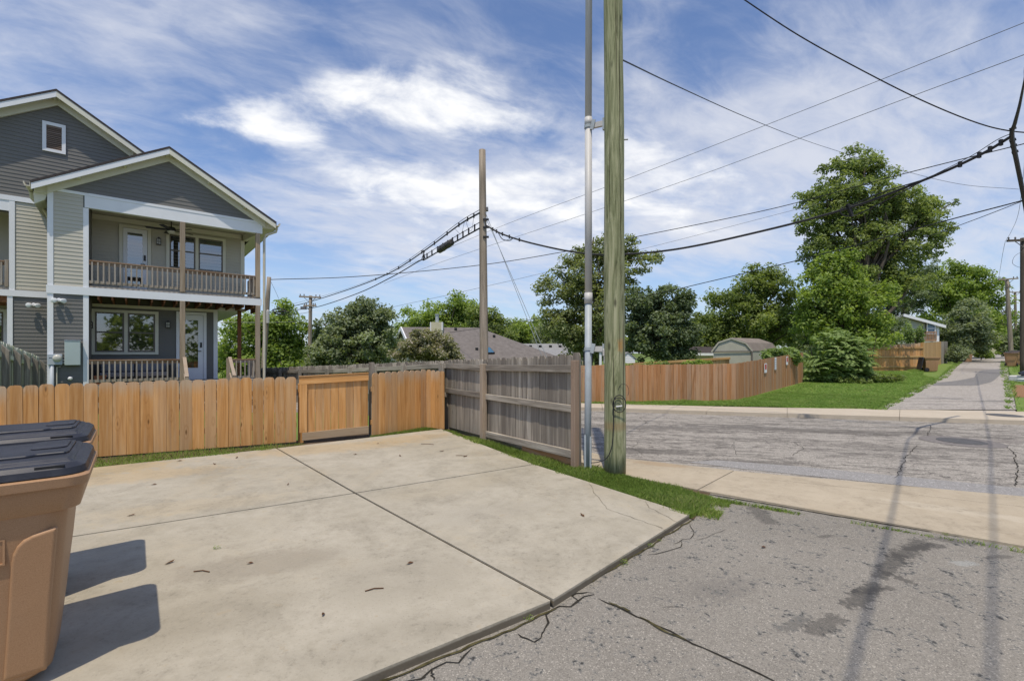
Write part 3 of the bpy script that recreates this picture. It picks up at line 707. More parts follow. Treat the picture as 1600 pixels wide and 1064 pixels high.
def rail(root, a, b, za, zb, w, h, mat, off=0.0, name='rail', ext=0.0):
    a = Vector((a[0], a[1])); b = Vector((b[0], b[1])); d = (b - a).normalized(); n = Vector((-d.y, d.x))
    a = a + n * off - d * ext; b = b + n * off + d * ext; L = (b - a).length; o0 = root.location
    pitch = math.atan2(zb - za, L)
    m = MB().bx(0, math.hypot(L, zb - za), -w / 2, w / 2, -h / 2, h / 2)
    return obj(name, m, mat, root, (a.x - o0.x, a.y - o0.y, za - o0.z), (0, -pitch, math.atan2(d.y, d.x)), bevel=.004, seg=1)
def post(root, p, z0, z1, w, mat, az=0.0, cut=None, name='post'):
    o0 = root.location; m = MB()
    h = z1 - z0
    if cut: m.prism([(-w/2, 0), (w/2, 0), (w/2, h - cut), (-w/2, h)], 'x', -w/2, w/2)
    else: m.bx(-w/2, w/2, -w/2, w/2, 0, h)
    return obj(name, m, mat, root, (p[0] - o0.x, p[1] - o0.y, z0 - o0.z), (0, 0, az), bevel=.004, seg=1)

# honey coloured fence with the gate
fA = Vector((-8.25, 6.36)); fB = Vector((-3.90, 8.235)); gB = Vector((-2.75, 8.82)); fC = Vector((-1.86, 9.86)); fE_ = Vector((-1.43, 9.60))
gL = Vector((-3.86, 8.25))
f1 = thing('picket_fence', 'honey coloured cedar picket fence left of the low gate, behind the bins', 'fence', (fA.x, fA.y, 0))
picket_run(f1, fA, fB, (1.11, 1.185), (-.03, .0), .172, .17, WC['cedarz'], n=27)
azf = math.atan2((fB - fA).y, (fB - fA).x)
for z in (.25, .85): rail(f1, fA, fB, z, z + .05, .04, .09, WC['cedarx'], .045)
for t in (.02, .27, .52, .77, .985): post(f1, fA.lerp(fB, t) + Vector((-.04, .11)), -.1, 1.0 + .06 * t, .09, WC['postz'], azf)
f2 = thing('picket_fence', 'short honey cedar picket fence between the gate and the old grey fence', 'fence', (gB.x, gB.y, 0))
g2 = gB + Vector((.03, .03))
picket_run(f2, g2, fC, (1.22, 1.25), (.0, .0), .172, .155, WC['cedarz'], n=9)
picket_run(f2, fC, fE_, (1.25, 1.225), (.0, .0), .13, .125, WC['cedarz'], n=4)
for z in (.25, .9): rail(f2, g2, fC, z, z + .02, .04, .09, WC['cedarx'], .045)
post(f2, g2 + Vector((-.06, .16)), -.1, 1.42, .1, WC['greyz'], azf)
post(f1, gL + Vector((-.04, .16)), -.1, 1.04, .1, WC['gatez'], azf)
# gate
ag = math.atan2((gB - gL).y, (gB - gL).x); Lg = (gB - gL).length - .03
gt = thing('wooden_gate', 'low board gate of honey cedar with wide top and bottom rails', 'gate', (gL.x, gL.y, 0), ag)
sk = .035
def gate_piece(nm, x0, x1, y0, y1, z0, z1, mat, s=sk):
    m = MB().hexa([(x0, y0, z0 + s*x0), (x1, y0, z0 + s*x1), (x1, y1, z0 + s*x1), (x0, y1, z0 + s*x0)], [(x0, y0, z1 + s*x0), (x1, y0, z1 + s*x1), (x1, y1, z1 + s*x1), (x0, y1, z1 + s*x0)])
    return obj(nm, m, mat, gt, bevel=.003, seg=1)
gate_piece('rail', .0, Lg, -.02, .012, 1.035, 1.17, WC['cedarx'])
gate_piece('cap', -.005, Lg + .004, -.034, .03, 1.171, 1.187, WC['cedarx'])
gate_piece('rail', .05, Lg, -.02, .012, .012, .155, WC['gaterail'])
gate_piece('stile', .005, .135, -.018, .012, .157, 1.033, WC['gatez'])
xs_ = np.linspace(.1355, Lg - .005, 9)
for a, b in zip(xs_[:-1], xs_[1:]): gate_piece('board', a + .002, b - .003, .013 + rnd.uniform(0, .004), .031, .06, 1.15, WC['gatez'])
gate_piece('rail', .0, Lg, .034, .07, .8, .88, WC['cedarx'])

# old grey fence
gA = Vector((.985, 6.30)); gM = Vector((-.50, 8.56)); gE = Vector((-1.42, 9.88)); gF = Vector((-5.2, 13.3)); gG = Vector((-10.6, 19.1))
gf = thing('board_fence', 'weathered grey board fence with three rails running from the pole to behind the house', 'fence', (gA.x, gA.y, 0))
dg = (gE - gA).normalized(); ng = Vector((dg.y, -dg.x))       # towards the street side
if ng.x < 0: ng = -ng
off = ng * .06
picket_run(gf, gA + off + dg * .10, gM + off, (1.60, 1.485), (-.0, .02), .165, .16, WC['greyz'], 'ear', .018, lean=.01)
picket_run(gf, gM + off, gE + off, (1.485, 1.455), (.02, .0), .165, .16, WC['greyz'], 'ear', .014, lean=.01)
picket_run(gf, gE + off, gF + off, (1.455, 1.25), (-.05, -.3), .165, .16, WC['greyz'], 'ear', .012, lean=.008)
picket_run(gf, gF + off, gG + off, (1.25, .98), (-.3, -.6), .175, .17, WC['greyz'], 'ear', .012, lean=.008)
azg = math.atan2(dg.y, dg.x)
pa = gA + dg * .1
post(gf, gA + dg * .17 + ng * .0, -.1, 1.50, .085, WC['newpost'], azg)
post(gf, gM - ng * .045, -.1, 1.40, .10, WC['postz'], azg)
def rails3(a, b, t0, t1, zz, w=.055):
    for (za, zb, h) in zz: rail(gf, a, b, za, zb, w, h, WC['greyx'], 0)
rails3(gA + dg * .215, gM - dg * .05, 0, 0, [(1.38, 1.33, .105), (.81, .79, .10), (.165, .09, .11)])
rails3(gM + dg * .05, gE, 0, 0, [(1.32, 1.335, .105), (.80, .80, .10)])
rails3(gE, gF, 0, 0, [(1.33, 1.08, .10), (.7, .5, .10)])
rails3(gF, gG, 0, 0, [(1.08, .82, .10), (.5, .3, .10)])
rail(gf, gA + dg * .15 + ng * .03, gA + dg * 1.5 + ng * .03, .03, .03, .03, .12, WC['brownx'], 0, 'kick_board')
for t in (.02, .30, .55, .8): 
    p = gE.lerp(gF, t); post(gf, p - ng * .05, -.6, 1.40 - .22 * t, .1, WC['greyz'], azg)
for t in (.05, .35, .62, .9):
    p = gF.lerp(gG, t); post(gf, p - ng * .05, -.9, 1.16 - .25 * t, .1, WC['greyz'], azg)

# mossy fence between the yards, far left
HU = Vector((.76994, .63812)); HV = Vector((-.63812, .76994)); HO = Vector((-12.108, 11.876))
mA = HO + HU * -.12 + HV * -.5; mB = HO + HU * -.12 + HV * -6.3
mf = thing('board_fence', 'greenish mossy board fence with angled post tops at the left edge', 'fence', (mA.x, mA.y, 0))
picket_run(mf, mA, mB, (1.52, 1.93), (-.05, -.05), .145, .14, WC['mossyz'], 'ear', .012)
nm = HU * .04
azm = math.atan2((mB - mA).y, (mB - mA).x)
for t in (.03, .22, .40, .58, .76, .95):
    p = mA.lerp(mB, t) + HU * .10; post(mf, p, -.1, 1.43 + .43 * t, .1, WC['greyz'], azm, .12)
for z in (1.25, .75, .2): rail(mf, mA + nm, mB + nm, z, z + .42 * (z / 1.25), .04, .09, WC['mossyx'], 0)

# russet fence across the street
def xyT(v): return Vector((v.x, v.y))
rA = Vector((-1.0, 15.75)); rB = Vector((2.69, 15.33)); rC = Vector((7.37, 14.98)); rD = Vector((14.3, 22.35))
rf = thing('board_fence', 'long russet brown board fence on the lawn across the street', 'fence', (rA.x, rA.y, 0))
gz0 = lambda p: T(p.x, p.y) - .04
def top_at(px, py, p): return CH + (HOR - py) / FPX * p.y
picket_run(rf, rA, rC, (1.13, CH - 16 / FPX * 14.98), (gz0(rA), gz0(rC)), .142, .14, WC['brownz'], 'flat', .012, tmul=1.0)
picket_run(rf, rC, rD, (CH - 16 / FPX * 14.98, CH + 1 / FPX * 22.35), (gz0(rC), gz0(rD)), .142, .14, WC['brownz'], 'flat', .012)
for z in (.25, 1.0):
    rail(rf, rA, rC, z, z + .1, .04, .09, WC['brownx'], .05); rail(rf, rC, rD, z + .1, z + .4, .04, .09, WC['brownx'], .05)
azr = math.atan2((rD - rC).y, (rD - rC).x)
def sign(px, py, w, h, label, art):
    # on the face of the second run of the fence: where the ray meets that line
    a = (px - 800) / FPX; dv = rD - rC
    t = (a * rC.y - rC.x) / (dv.x - a * dv.y); p = rC + dv * t; z = CH + (HOR - py) / FPX * p.y
    nn = Vector((dv.y, -dv.x)).normalized()
    if nn.y > 0: nn = -nn
    s = thing('fence_sign', label, 'sign', (p.x + nn.x * .03, p.y + nn.y * .03, z), azr)
    obj('board', MB().bx(-w/2, w/2, -.004, .004, -h/2, h/2), WC['paper'], s)
    for (x0, x1, z0, z1, c) in art: obj('print', MB().bx(x0, x1, -.007, -.0045, z0, z1), WC[c], s)
sign(1195, 575, .34, .36, 'small white sign with a red square, the one nearer the street on the russet fence', [(-.10, .10, -.05, .14, 'red')])
sign(1210.5, 568, .26, .50, 'tall narrow white notice with pale blue print on the russet fence', [(-.09, .09, -.05 + k * .09, -.01 + k * .09, 'blue') for k in range(-2, 3)])
sign(1228.5, 563.5, .34, .36, 'small white sign with a red square at the far end of the russet fence', [(-.10, .10, -.05, .14, 'red')])

# new fence glimpsed behind the russet one
nA, nB = W(928, 572, 19.5), W(1140, 560, 20)
nf = thing('board_fence', 'pale new wood fence showing as a strip above the russet fence', 'fence', (nA.x, nA.y, 0))
picket_run(nf, nA.xy, nB.xy, (W(0, 571, 19.5).z, W(0, 559, 20).z), (T(nA.x, nA.y) - .1, T(nB.x, nB.y) - .1), .2, .195, WC['pinez'], 'flat', .008)
rail(nf, nA.xy, nB.xy, nA.z - .02, nB.z + .01, .05, .10, WC['pinex'], -.04)
# pine fence with rails outside, by the far bin
pA = Vector((24.4, 31.6)); pB = Vector((29.0, 32.1)); pC = Vector((39.8, 42.2)); pD = Vector((42.6, 44.5))
pf = thing('board_fence', 'pale pine board fence with three outside rails beside the alley', 'fence', (pA.x, pA.y, 0))
tz = lambda p, py: CH + (HOR - py) / FPX * p.y
picket_run(pf, pA, pB, (tz(pA, 541), tz(pB, 536)), (gz0(pA), gz0(pB)), .2, .195, WC['cedarz'], 'flat', .03)
for py0, py1 in ((545, 543), (558.5, 556.5), (574, 572)): rail(pf, pA, pB, tz(pA, py0), tz(pB, py1), .05, .11, WC['pinex'], -.04)
picket_run(pf, pB, pC, (tz(pB, 536), tz(pC, 533.5)), (gz0(pB), gz0(pC)), .3, .29, WC['pinez'], 'flat', .02)
post(pf, pB, gz0(pB), tz(pB, 535), .12, WC['pinez'], .7)
gw = thing('board_fence', 'short dark grey board fence continuing the pine fence along the alley', 'fence', (pC.x, pC.y, 0))
picket_run(gw, pC, pD, (tz(pC, 533.5), tz(pD, 533.5)), (gz0(pC), gz0(pD)), .25, .24, WC['greyz'], 'flat', .02)

# ------------------------------------------------------------------ wheeled bins
def rrect(x0, x1, y0, y1, r, n=5):
    P = []
    for cx, cy, a0 in ((x1 - r, y0 + r, -90), (x1 - r, y1 - r, 0), (x0 + r, y1 - r, 90), (x0 + r, y0 + r, 180)):
        for k in range(n + 1):
            a = math.radians(a0 + 90 * k / n); P.append((cx + r * math.cos(a), cy + r * math.sin(a)))
    return P
def loft(secs, n=5, cap0=True, cap1=True):
    mb = MB(); rings = []
    for (z, x0, x1, y0, y1, r) in secs:
        o = len(mb.v); P = rrect(x0, x1, y0, y1, r, n); mb.v += [(p[0], p[1], z) for p in P]; rings.append((o, len(P)))
    for (a, k), (b, _) in zip(rings[:-1], rings[1:]):
        for i in range(k): mb.f.append((a + i, a + (i + 1) % k, b + (i + 1) % k, b + i))
    if cap0: mb.f.append(tuple(rings[0][0] + i for i in range(rings[0][1] - 1, -1, -1)))
    if cap1: mb.f.append(tuple(rings[-1][0] + i for i in range(rings[-1][1])))
    return mb
# local frame: x along the bin from the handle (-) to the lip (+), y across it, z up
def make_cart(label, group):
    c = thing('wheeled_bin', label, 'trash cart', (0, 0, 0), 0, group)
    B = loft([(.02, -.60, -.06, .06, .50, .09), (.05, -.63, -.02, .03, .53, .10), (.30, -.66, .005, .00, .56, .10), (.80, -.715, .045, -.045, .605, .10),
              (.81, -.73, .09, -.055, .615, .07), (.915, -.745, .11, -.07, .63, .07), (.92, -.765, .122, -.098, .658, .075), (.960, -.765, .126, -.103, .663, .075), (.968, -.75, .112, -.09, .65, .07)])
    body = obj('body', B, WC['cartbrown'], c, smooth=True)
    body.data.polygons.foreach_set('use_smooth', [True] * len(body.data.polygons))
    e = body.modifiers.new('edge', 'EDGE_SPLIT'); e.split_angle = math.radians(38)
    # pressed panel on the long side that faces -y
    yf = lambda z: .0 - (z - .30) * .09 if z > .3 else .0 + (.3 - z) * .12
    def panel(P, d, nm, side=-1):
        m = MB(); n = len(P); outer = [(x, yf(z) + .004, z) for x, z in P]
        cx = sum(p[0] for p in P) / n; cz = sum(p[1] for p in P) / n
        inner = [(cx + (x - cx) * .93, yf(cz + (z - cz) * .955) - d, cz + (z - cz) * .955) for x, z in P]
        m.add(outer + inner, [(i, (i + 1) % n, n + (i + 1) % n, n + i) for i in range(n)] + [tuple(range(n, 2 * n))])
        return obj(nm, m, WC['cartbrown'], c, smooth=False, bevel=.008, seg=3)
    cor = [(-.14 + .07 * math.cos(math.radians(a)), .60 + .07 * math.sin(math.radians(a)) + .02) for a in (180, 160, 140, 120, 100)]
    panel([(-.175, .06), (-.03, .06), (-.01, .40), (.015, .735), (-.03, .725), (-.07, .715), (-.10, .70), (-.122, .675), (-.136, .64), (-.142, .60), (-.155, .35)], .012, 'side_rib')
    panel([(-.66, .08), (-.45, .08), (-.455, .62), (-.50, .70), (-.67, .72)], .012, 'side_rib')
    # embossed maker's frame on the side
    zf = .50; y0 = yf(zf) - .003
    em = MB()
    for (x0, x1, z0, z1) in ((-.33, -.158, .708, .715), (-.33, -.158, .603, .610), (-.165, -.158, .610, .708), (-.33, -.323, .610, .708)): em.bx(x0, x1, yf(.66) - .008, yf(.66) + .012, z0, z1)
    fr = obj('emblem', em, WC['cartbrown'], c)
    tx = bpy.data.curves.new('letters', 'FONT'); tx.body = 'ac'; tx.size = .115; tx.extrude = .004
    to = bpy.data.objects.new('letters_tmp', tx); COL.objects.link(to)
    dg_ = bpy.context.evaluated_depsgraph_get(); me = bpy.data.meshes.new_from_object(to.evaluated_get(dg_)); bpy.data.objects.remove(to)
    me.materials.clear(); me.materials.append(WC['cartbrown']); me.name = 'letters'
    put('letters', me, fr, (-.295, yf(.66) - .003, .630), (math.radians(90), 0, 0))
    # lid
    L0 = loft([(.969, -.74, .108, -.086, .646, .09), (.973, -.75, .116, -.093, .653, .10), (1.002, -.75, .110, -.088, .648, .10), (1.020, -.74, .088, -.068, .628, .09)], 6)
    lid = obj('lid', L0, WC['cartlid'], c, smooth=True)
    e = lid.modifiers.new('edge', 'EDGE_SPLIT'); e.split_angle = math.radians(30)
    r = MB()   # a raised deck, a second tier with a jog in its edge, a framed recess
    r.hexa([(-.72, .00, 1.016), (.07, -.01, 1.016), (.07, .60, 1.016), (-.72, .60, 1.016)], [(-.70, .025, 1.034), (.05, .02, 1.034), (.05, .575, 1.034), (-.70, .575, 1.040)])
    obj('lid_panel', r, WC['cartlid'], lid, bevel=.010, seg=3)
    r = MB().prism([(-.69, .12), (-.11, .115), (-.08, .14), (.025, .14), (.037, .18), (.037, .54), (-.69, .55)], 'z', 1.030, 1.046)
    obj('lid_tier', r, WC['cartlid'], lid, bevel=.007, seg=3)
    for (x0, x1, y0, y1) in ((-.12, .02, .27, .52),):
        fr_ = MB().prism(rrect(x0, x1, y0, y1, .03, 3), 'z', 1.0462, 1.0535)
        o_ = obj('lid_tray', fr_, WC['cartlid'], lid, bevel=.006, seg=2)
    lip = MB().bx(-.06, .04, -.083, -.066, 1.008, 1.018)
    obj('lid_lip', lip, WC['black'], lid)
    obj('handle', MB().tube([(-.76, -.02, .90), (-.83, -.02, .93), (-.84, .03, .94), (-.84, .53, .94), (-.83, .58, .93), (-.76, .58, .90)], .017, 8), WC['cartlid'], c, smooth=True)
    for y in (-.03, .55):
        w = obj('wheel', MB().lathe([(.06, -.03), (.125, -.03), (.135, -.02), (.135, .02), (.125, .03), (.06, .03)], 20), WC['rubber'], c, (-.60, y + .02, .135), (math.radians(90), 0, 0))
        obj('hub', MB().lathe([(.058, -.034), (.05, -.038), (.05, .038), (.058, .034)], 14), WC['cartlid'], w)
    obj('axle', MB().tube([(-.60, -.01, .135), (-.60, .57, .135)], .012, 6), WC['black'], c)
    return c
HAZ = math.atan2(HU.y, HU.x)
cart = make_cart('tan wheeled bin with a dark lid in front at the left edge', 'wheeled trash bins')
cart.scale = (1, 1, 1.05); cart.location = (-2.22, 2.21, 0); cart.rotation_euler = (0, 0, HAZ)
c2p = Vector((-2.22, 2.21)) + HV * 1.02 - HU * .05
cart2 = dup(cart, (c2p.x, c2p.y, 0), HAZ, 'second wheeled bin with a dark lid just behind the front one')
for ch in KIDS(cart2):
    if ch.name.startswith('emblem'):
        for g in KIDS(ch): bpy.data.objects.remove(g)
        bpy.data.objects.remove(ch)
cart2.scale = (1, 1, 1.055)
def far_cart(px, py, d, rz, label, s=1.12, lid_open=False, tilt=0):
    p = W(px, py, d); k = dup(cart, (p.x, p.y, T(p.x, p.y)), rz, label, s)
    for ch in KIDS(k):
        if ch.name.startswith('emblem'):
            for g in KIDS(ch): bpy.data.objects.remove(g)
            bpy.data.objects.remove(ch)
        elif lid_open and ch.name.startswith('lid'):
            ch.rotation_euler = (0, math.radians(100), 0); ch.location = (-1.895, 0, .415)
    if tilt: k.rotation_euler = (math.radians(tilt), 0, rz)
    return k
far_cart(1466, 581, 30, -.4, 'brown wheeled bin with its lid hanging open behind it by the pine fence', .98, True)
far_cart(1519, 563, 46, -.5, 'tan wheeled bin with dark lid beside the shrub far down the alley', 1.15)
far_cart(1589, 572, 37, .75, 'brown wheeled bin at the right edge of the alley past the mattress', 1.15)
far_cart(1600, 569, 40, .75, 'brown wheeled bin cut by the right edge of the picture', 1.2)

# mattress and rubbish bag at the right
mp = W(1621, 592, 21.6); mz = T(mp.x, mp.y)
mt = thing('mattress', 'white mattress lying flat beside the alley', 'mattress', (mp.x, mp.y, mz), .25)
obj('pad', MB().prism(rrect(-.55, 1.3, -.5, .5, .1), 'z', .0, .19), WC['mattress'], mt, bevel=.05, seg=3)
obj('piping', MB().tube([(p[0] * 1.005, p[1] * 1.005, .165) for p in rrect(-.55, 1.3, -.5, .5, .1)] + [(rrect(-.55, 1.3, -.5, .5, .1)[0][0] * 1.005, -.5 * 1.005, .165)], .012, 5), WC['paper'], mt)
mt2 = thing('box_spring', 'second pale pad leaning behind the white mattress', 'mattress', (mp.x + .5, mp.y + .9, mz), .25)
obj('pad', MB().prism(rrect(-.6, 1.2, -.4, .4, .1), 'z', .0, .30), WC['mattress'], mt2, bevel=.05, seg=3)
bp = W(1612, 580, 22.2)
bm = MB(); nn = 14; mm = 9
for j in range(mm + 1):
    for i in range(nn):
        a = 2 * math.pi * i / nn; ph = math.pi * j / mm; rr = math.sin(ph) * (1 + .18 * math.sin(3 * a + j) + .1 * math.sin(7 * a - 2 * j))
        bm.v.append((.48 * rr * math.cos(a), .36 * rr * math.sin(a), .19 + .20 * (1 - math.cos(ph)) * .9))
for j in range(mm):
    for i in range(nn): bm.f.append((j * nn + i, j * nn + (i + 1) % nn, (j + 1) * nn + (i + 1) % nn, (j + 1) * nn + i))
tag(obj('rubbish_bag', bm, WC['bag'], None, (bp.x, bp.y, T(bp.x, bp.y))), 'black plastic rubbish bag on top of the white mattress', 'trash bag')

# ------------------------------------------------------------------ near pole and riser pipe
pp = G(961, 738, -.03)
np_ = thing('utility_pole', 'thick greenish treated pole standing in the grass at the sidewalk', 'utility pole', (pp.x, pp.y, 0))
prof = []; mb = MB()
hz_ = [0, -.0]; nseg = 26
zs = [-.15 + k * 10.6 / nseg for k in range(nseg + 1)]
mb.tube([(-.0035 * z * 1.0 + .004 * math.sin(z * 1.7), .004 * math.sin(z * 1.1 + 1), z) for z in zs], [.147 - .0032 * max(0, z) + .002 * math.sin(z * 3) for z in zs], 28)
obj('shaft', mb, WC['polegreen'], np_, smooth=True)
# the long open crack up the shaft
ck = MB(); ztop = 9.0
cp = [(.045 + .012 * math.sin(z * .9) + .0 * z, -.141 + .0032 * z, z) for z in np.linspace(2.2, 6.6, 40)]
ck.tube(cp, [.0035 * (1 - abs(k / 19.5 - 1)) + .001 for k in range(40)], 5)
obj('split', ck, WC['crackdirt'], np_)
for k_, (a_, z0_, z1_, w_) in enumerate(((-1.9, .5, 1.9, .004), (-1.25, 1.2, 3.4, .003), (-2.2, 2.6, 5.0, .0035), (-1.5, 4.6, 7.2, .003), (-.9, .3, 2.6, .004), (-1.05, 3.4, 5.6, .003))):
    zz_ = np.linspace(z0_, z1_, 24); rr_ = .1475
    obj('split', MB().tube([((rr_ - .0032 * z) * math.cos(a_ + .05 * math.sin(z * 2.3 + k_)) - .0035 * z, (rr_ - .0032 * z) * math.sin(a_ + .05 * math.sin(z * 2.3 + k_)), z) for z in zz_], [w_ * (1 - abs(k / 11.5 - 1)) + .0008 for k in range(24)], 5), WC['crackdirt'], np_)
obj('bolt', MB().tube([(.10, .0, 4.52), (.175, -.01, 4.52)], .011, 8), WC['galv'], np_)
st_ = MB().bx(-.04, .04, -.160, -.146, -.007, .007); o_ = obj('staple', st_, WC['paper'], np_, (.02, 0, .895), rot=(0, math.radians(-8), 0))
# coil of wire
cb = MB(); P = []
for k in range(60):
    t = k / 59
    if t < .35: a = t / .35; P.append((-.055 - .30 * (1 - a) ** 2.2, -.158 - .02 * math.sin(a * 3), .12 + .07 * a + .62 * a ** 3))
    else:
        a = (t - .35) / .65 * 2 * math.pi * 1.35; P.append((.025 - .085 * math.cos(a) - .02 * (t - .35), -.165 - .012 * (t - .35), .90 + .13 * math.sin(a) * (1 - .35 * (t - .35) / .65)))
cb.tube(P, .0065, 6)
tag(obj('wire_coil', cb, WC['cable'], None, (pp.x, pp.y, .02), smooth=True), 'black wire coiled into a loop against the green pole', 'wire')
tn = MB().tube([(.02 + .07 * math.cos(a), -.15 - .01 * math.sin(a * 2), 1.07 + .10 * math.sin(a)) for a in np.linspace(-.6, 3.0, 24)] , .003, 5)
tag(obj('loose_wire', tn, WC['cable'], None, (pp.x + .06, pp.y, .02)), 'thin loose wire curling out to the right of the green pole', 'wire')

rp = G(918, 733, -.03)
rs = thing('riser_pipe', 'tall grey metal and plastic conduit pipe left of the green pole', 'conduit', (rp.x, rp.y, 0))
zz = CH + (HOR - 470) / FPX * rp.y; z2 = CH + (HOR - 198) / FPX * rp.y
obj('steel_section', MB().tube([(0, 0, -.1), (.008, 0, 1.0), (.012, 0, zz)], .048, 20), WC['galv'], rs, smooth=True)
obj('coupling', MB().tube([(.012, 0, zz - .04), (.013, 0, zz + .11)], .056, 20), WC['pvc'], rs, smooth=True)
obj('plastic_section', MB().tube([(.013, 0, zz + .1), (.012, 0, z2)], .050, 20), WC['pvc'], rs, smooth=True)
obj('coupling', MB().tube([(.012, 0, z2), (.012, 0, z2 + .12)], .054, 20), WC['pvc'], rs, smooth=True)
obj('plastic_section', MB().tube([(.012, 0, z2 + .12), (.03, 0, 10)], .047, 20), WC['pvc'], rs, smooth=True)
for x in (-.055, .02): obj('ground_strip', MB().prism([(x, -.055), (x + .022, -.06), (x + .03, -.05), (x + .008, -.045)], 'z', -.1, .46 if x < 0 else .44), WC['galv'], rs)
def clamp(z, nm='standoff'):
    m = MB().tube([(.011, 0, z - .02), (.011, 0, z + .02)], .058, 18)
    cc = obj(nm, m, WC['galv'], rs)
    vx, vy = pp.x - rp.x, pp.y - rp.y; L = math.hypot(vx, vy); ux, uy = vx / L, vy / L
    obj('arm', MB().bar((ux * .06, uy * .06, z), (ux * (L - .17), uy * (L - .17), z), .04, .07), WC['pvc'], cc)
    obj('plate', MB().bar((ux * (L - .17), uy * (L - .17), z - .01), (ux * (L - .13), uy * (L - .13), z - .01), .05, .16), WC['galv'], cc)
    obj('clip', MB().bar((ux * .055, uy * .055 - .03, z - .06), (ux * .085, uy * .085 - .03, z + .07), .02, .05), WC['galv'], cc)
clamp(CH + (HOR - 545) / FPX * rp.y); clamp(CH + (HOR - 199) / FPX * rp.y)
obj('junction_box', MB().bx(.185, .225, -.16, -.11, CH - .04, CH + .06), WC['pvc'], rs, bevel=.008)
obj('junction_box', MB().bx(.20, .225, -.16, -.12, CH - .14, CH - .042), WC['pvc'], rs, bevel=.006)

# litter on the slab
for (x, y, s) in ((240, 757, 1.0), (205, 805, 1.0), (335, 725, 1), (280, 720, 1.2), (555, 710, 1), (625, 712, 1), (690, 705, 1.2), (727, 713, 1.3), (390, 880, .8), (265, 879, 1), (910, 805, 1.1), (640, 880, 1), (262, 1000, .8), (590, 693, .8), (450, 757, .7), (1193, 845, .9), (370, 715, 1.1), (505, 960, .7)):
    p = G(x, y, .004); m = MB(); l = .035 * s; a = rnd.uniform(0, 6.28)
    cs, sn = math.cos(a), math.sin(a)
    pts = [(-l, 0, .002), (-l * .3, -l * .35, .012), (l * .5, -l * .25, .006), (l, 0, .016), (l * .4, l * .3, .010), (-l * .4, l * .3, .004)]
    m.add([(px_ * cs - py_ * sn, px_ * sn + py_ * cs, z) for px_, py_, z in pts] + [(0, 0, .003)], [(k, (k + 1) % 6, 6) for k in range(6)])
    zt_ = .0 if y < 1000 and x < 1080 else AZ
    tag(obj('dead_leaf', m, WC['deadleaf'], None, (p.x, p.y, zt_ + .003)), 'small curled brown leaf lying on the paving', 'leaf', 'dead leaves on the paving')
for (x, y, l, lb) in ((668, 694, .24, 'longest dry twig, near the far corner of the slab by the grey fence'), (720, 712, .16, 'dry twig on the slab near the grassy verge'), (315, 893, .12, 'dry twig in the open slab right of the bins'), (585, 921, .12, 'dry twig beside the long slab joint')):
    p = G(x, y, .004); a = rnd.uniform(-.4, .4)
    m = MB().tube([(-l / 2, 0, .004), (0, .012, .007), (l / 2, 0, .004)], .004, 5)
    tag(obj('twig', m, WC['deadleaf'], None, (p.x, p.y, .002), (0, 0, a)), lb, 'twig', 'twigs on the slab')
# ------------------------------------------------------------------ the two storey townhouse
H = thing('townhouse', 'two storey grey and beige townhouse with stacked porches and front gables', 'house', (HO.x, HO.y, 0), HAZ)
def hp(name, mb, mat, parent=None, **k): return obj(name, mb, mat, parent or H, **k)
def siding(name, z0, z1, rng_, v, mat, exp=.104, face=-1, t=.012, axis='u'):
    """lapped boards on the plane v; rng_(z) gives the left and right ends"""
    m = MB(); z = z0
    while z < z1 - 1e-4:
        zz = min(z + exp, z1); a0, b0 = rng_(z); a1, b1 = rng_(zz)
        if b0 - a0 > .02:
            if b1 - a1 < .01: a1 = b1 = (a1 + b1) / 2
            yo, yi = v + face * t, v
            q = [(a0, yo, z), (b0, yo, z), (b1, yi + face * .001, zz), (a1, yi + face * .001, zz), (a0, yi, z), (b0, yi, z)]
            if axis == 'v': q = [(p[1], p[0], p[2]) for p in q]
            o = len(m.v); m.v += q
            fs = [(0, 1, 2, 3), (4, 5, 1, 0)]
            m.f += [tuple(i + o for i in f) for f in fs]
        z = zz
    return hp(name, m, mat)
R = lambda a, b: (lambda z: (a, b))
PV = 1.5                               # depth of the porch
# wall cores (behind the boards)
core = MB()
core.bx(.0, .76, .0, PV + .2, -.4, 5.93)                       # closet beside the porch
core.bx(.0, 4.68, PV + .015, 10, 3.25, 5.95)                   # upper floor
core.bx(.0, 3.88, PV + .015, 10, -.4, 3.25)                    # lower floor
core.bx(-5.4, .0, PV + .06, 1.6 + .2, 5.5, 5.95)
hp('wall', core, WC['sidedark'])
# dark and beige boards of the closet front
siding('siding', .1, 3.17, R(.10, .67), -.002, WC['sidedark'])
siding('siding', 3.38, 5.90, R(.10, .67), -.002, WC['sidebeige'])
for nm, x0, x1, z0, z1 in (('corner_board', -.012, .10, -.2, 3.17), ('corner_board', -.012, .10, 3.38, 5.93), ('corner_board', .67, .78, -.2, 3.17), ('corner_board', .67, .78, 3.38, 5.53)):
    hp(nm, MB().bx(x0, x1, -.025, .10 if x0 < 0 else .0, z0, z1), WC['white'])
hp('band_board', MB().bx(-.03, 4.97, -.045, .0, 3.17, 3.385), WC['white'])
hp('trim_strip', MB().bx(.08, .78, -.03, .0, 5.86, 5.935), WC['white'])
hp('porch_beam', MB().bx(.70, 4.99, -.04, .13, 5.54, 5.86).bx(.78, 4.99, -.05, .13, 5.862, 5.935), WC['white'])
hp('porch_beam', MB().hexa([(4.86, .131, 5.54), (4.99, .131, 5.54), (4.80, PV, 5.54), (4.67, PV, 5.54)], [(4.86, .131, 5.93), (4.99, .131, 5.93), (4.80, PV, 5.93), (4.67, PV, 5.93)]), WC['cream'])
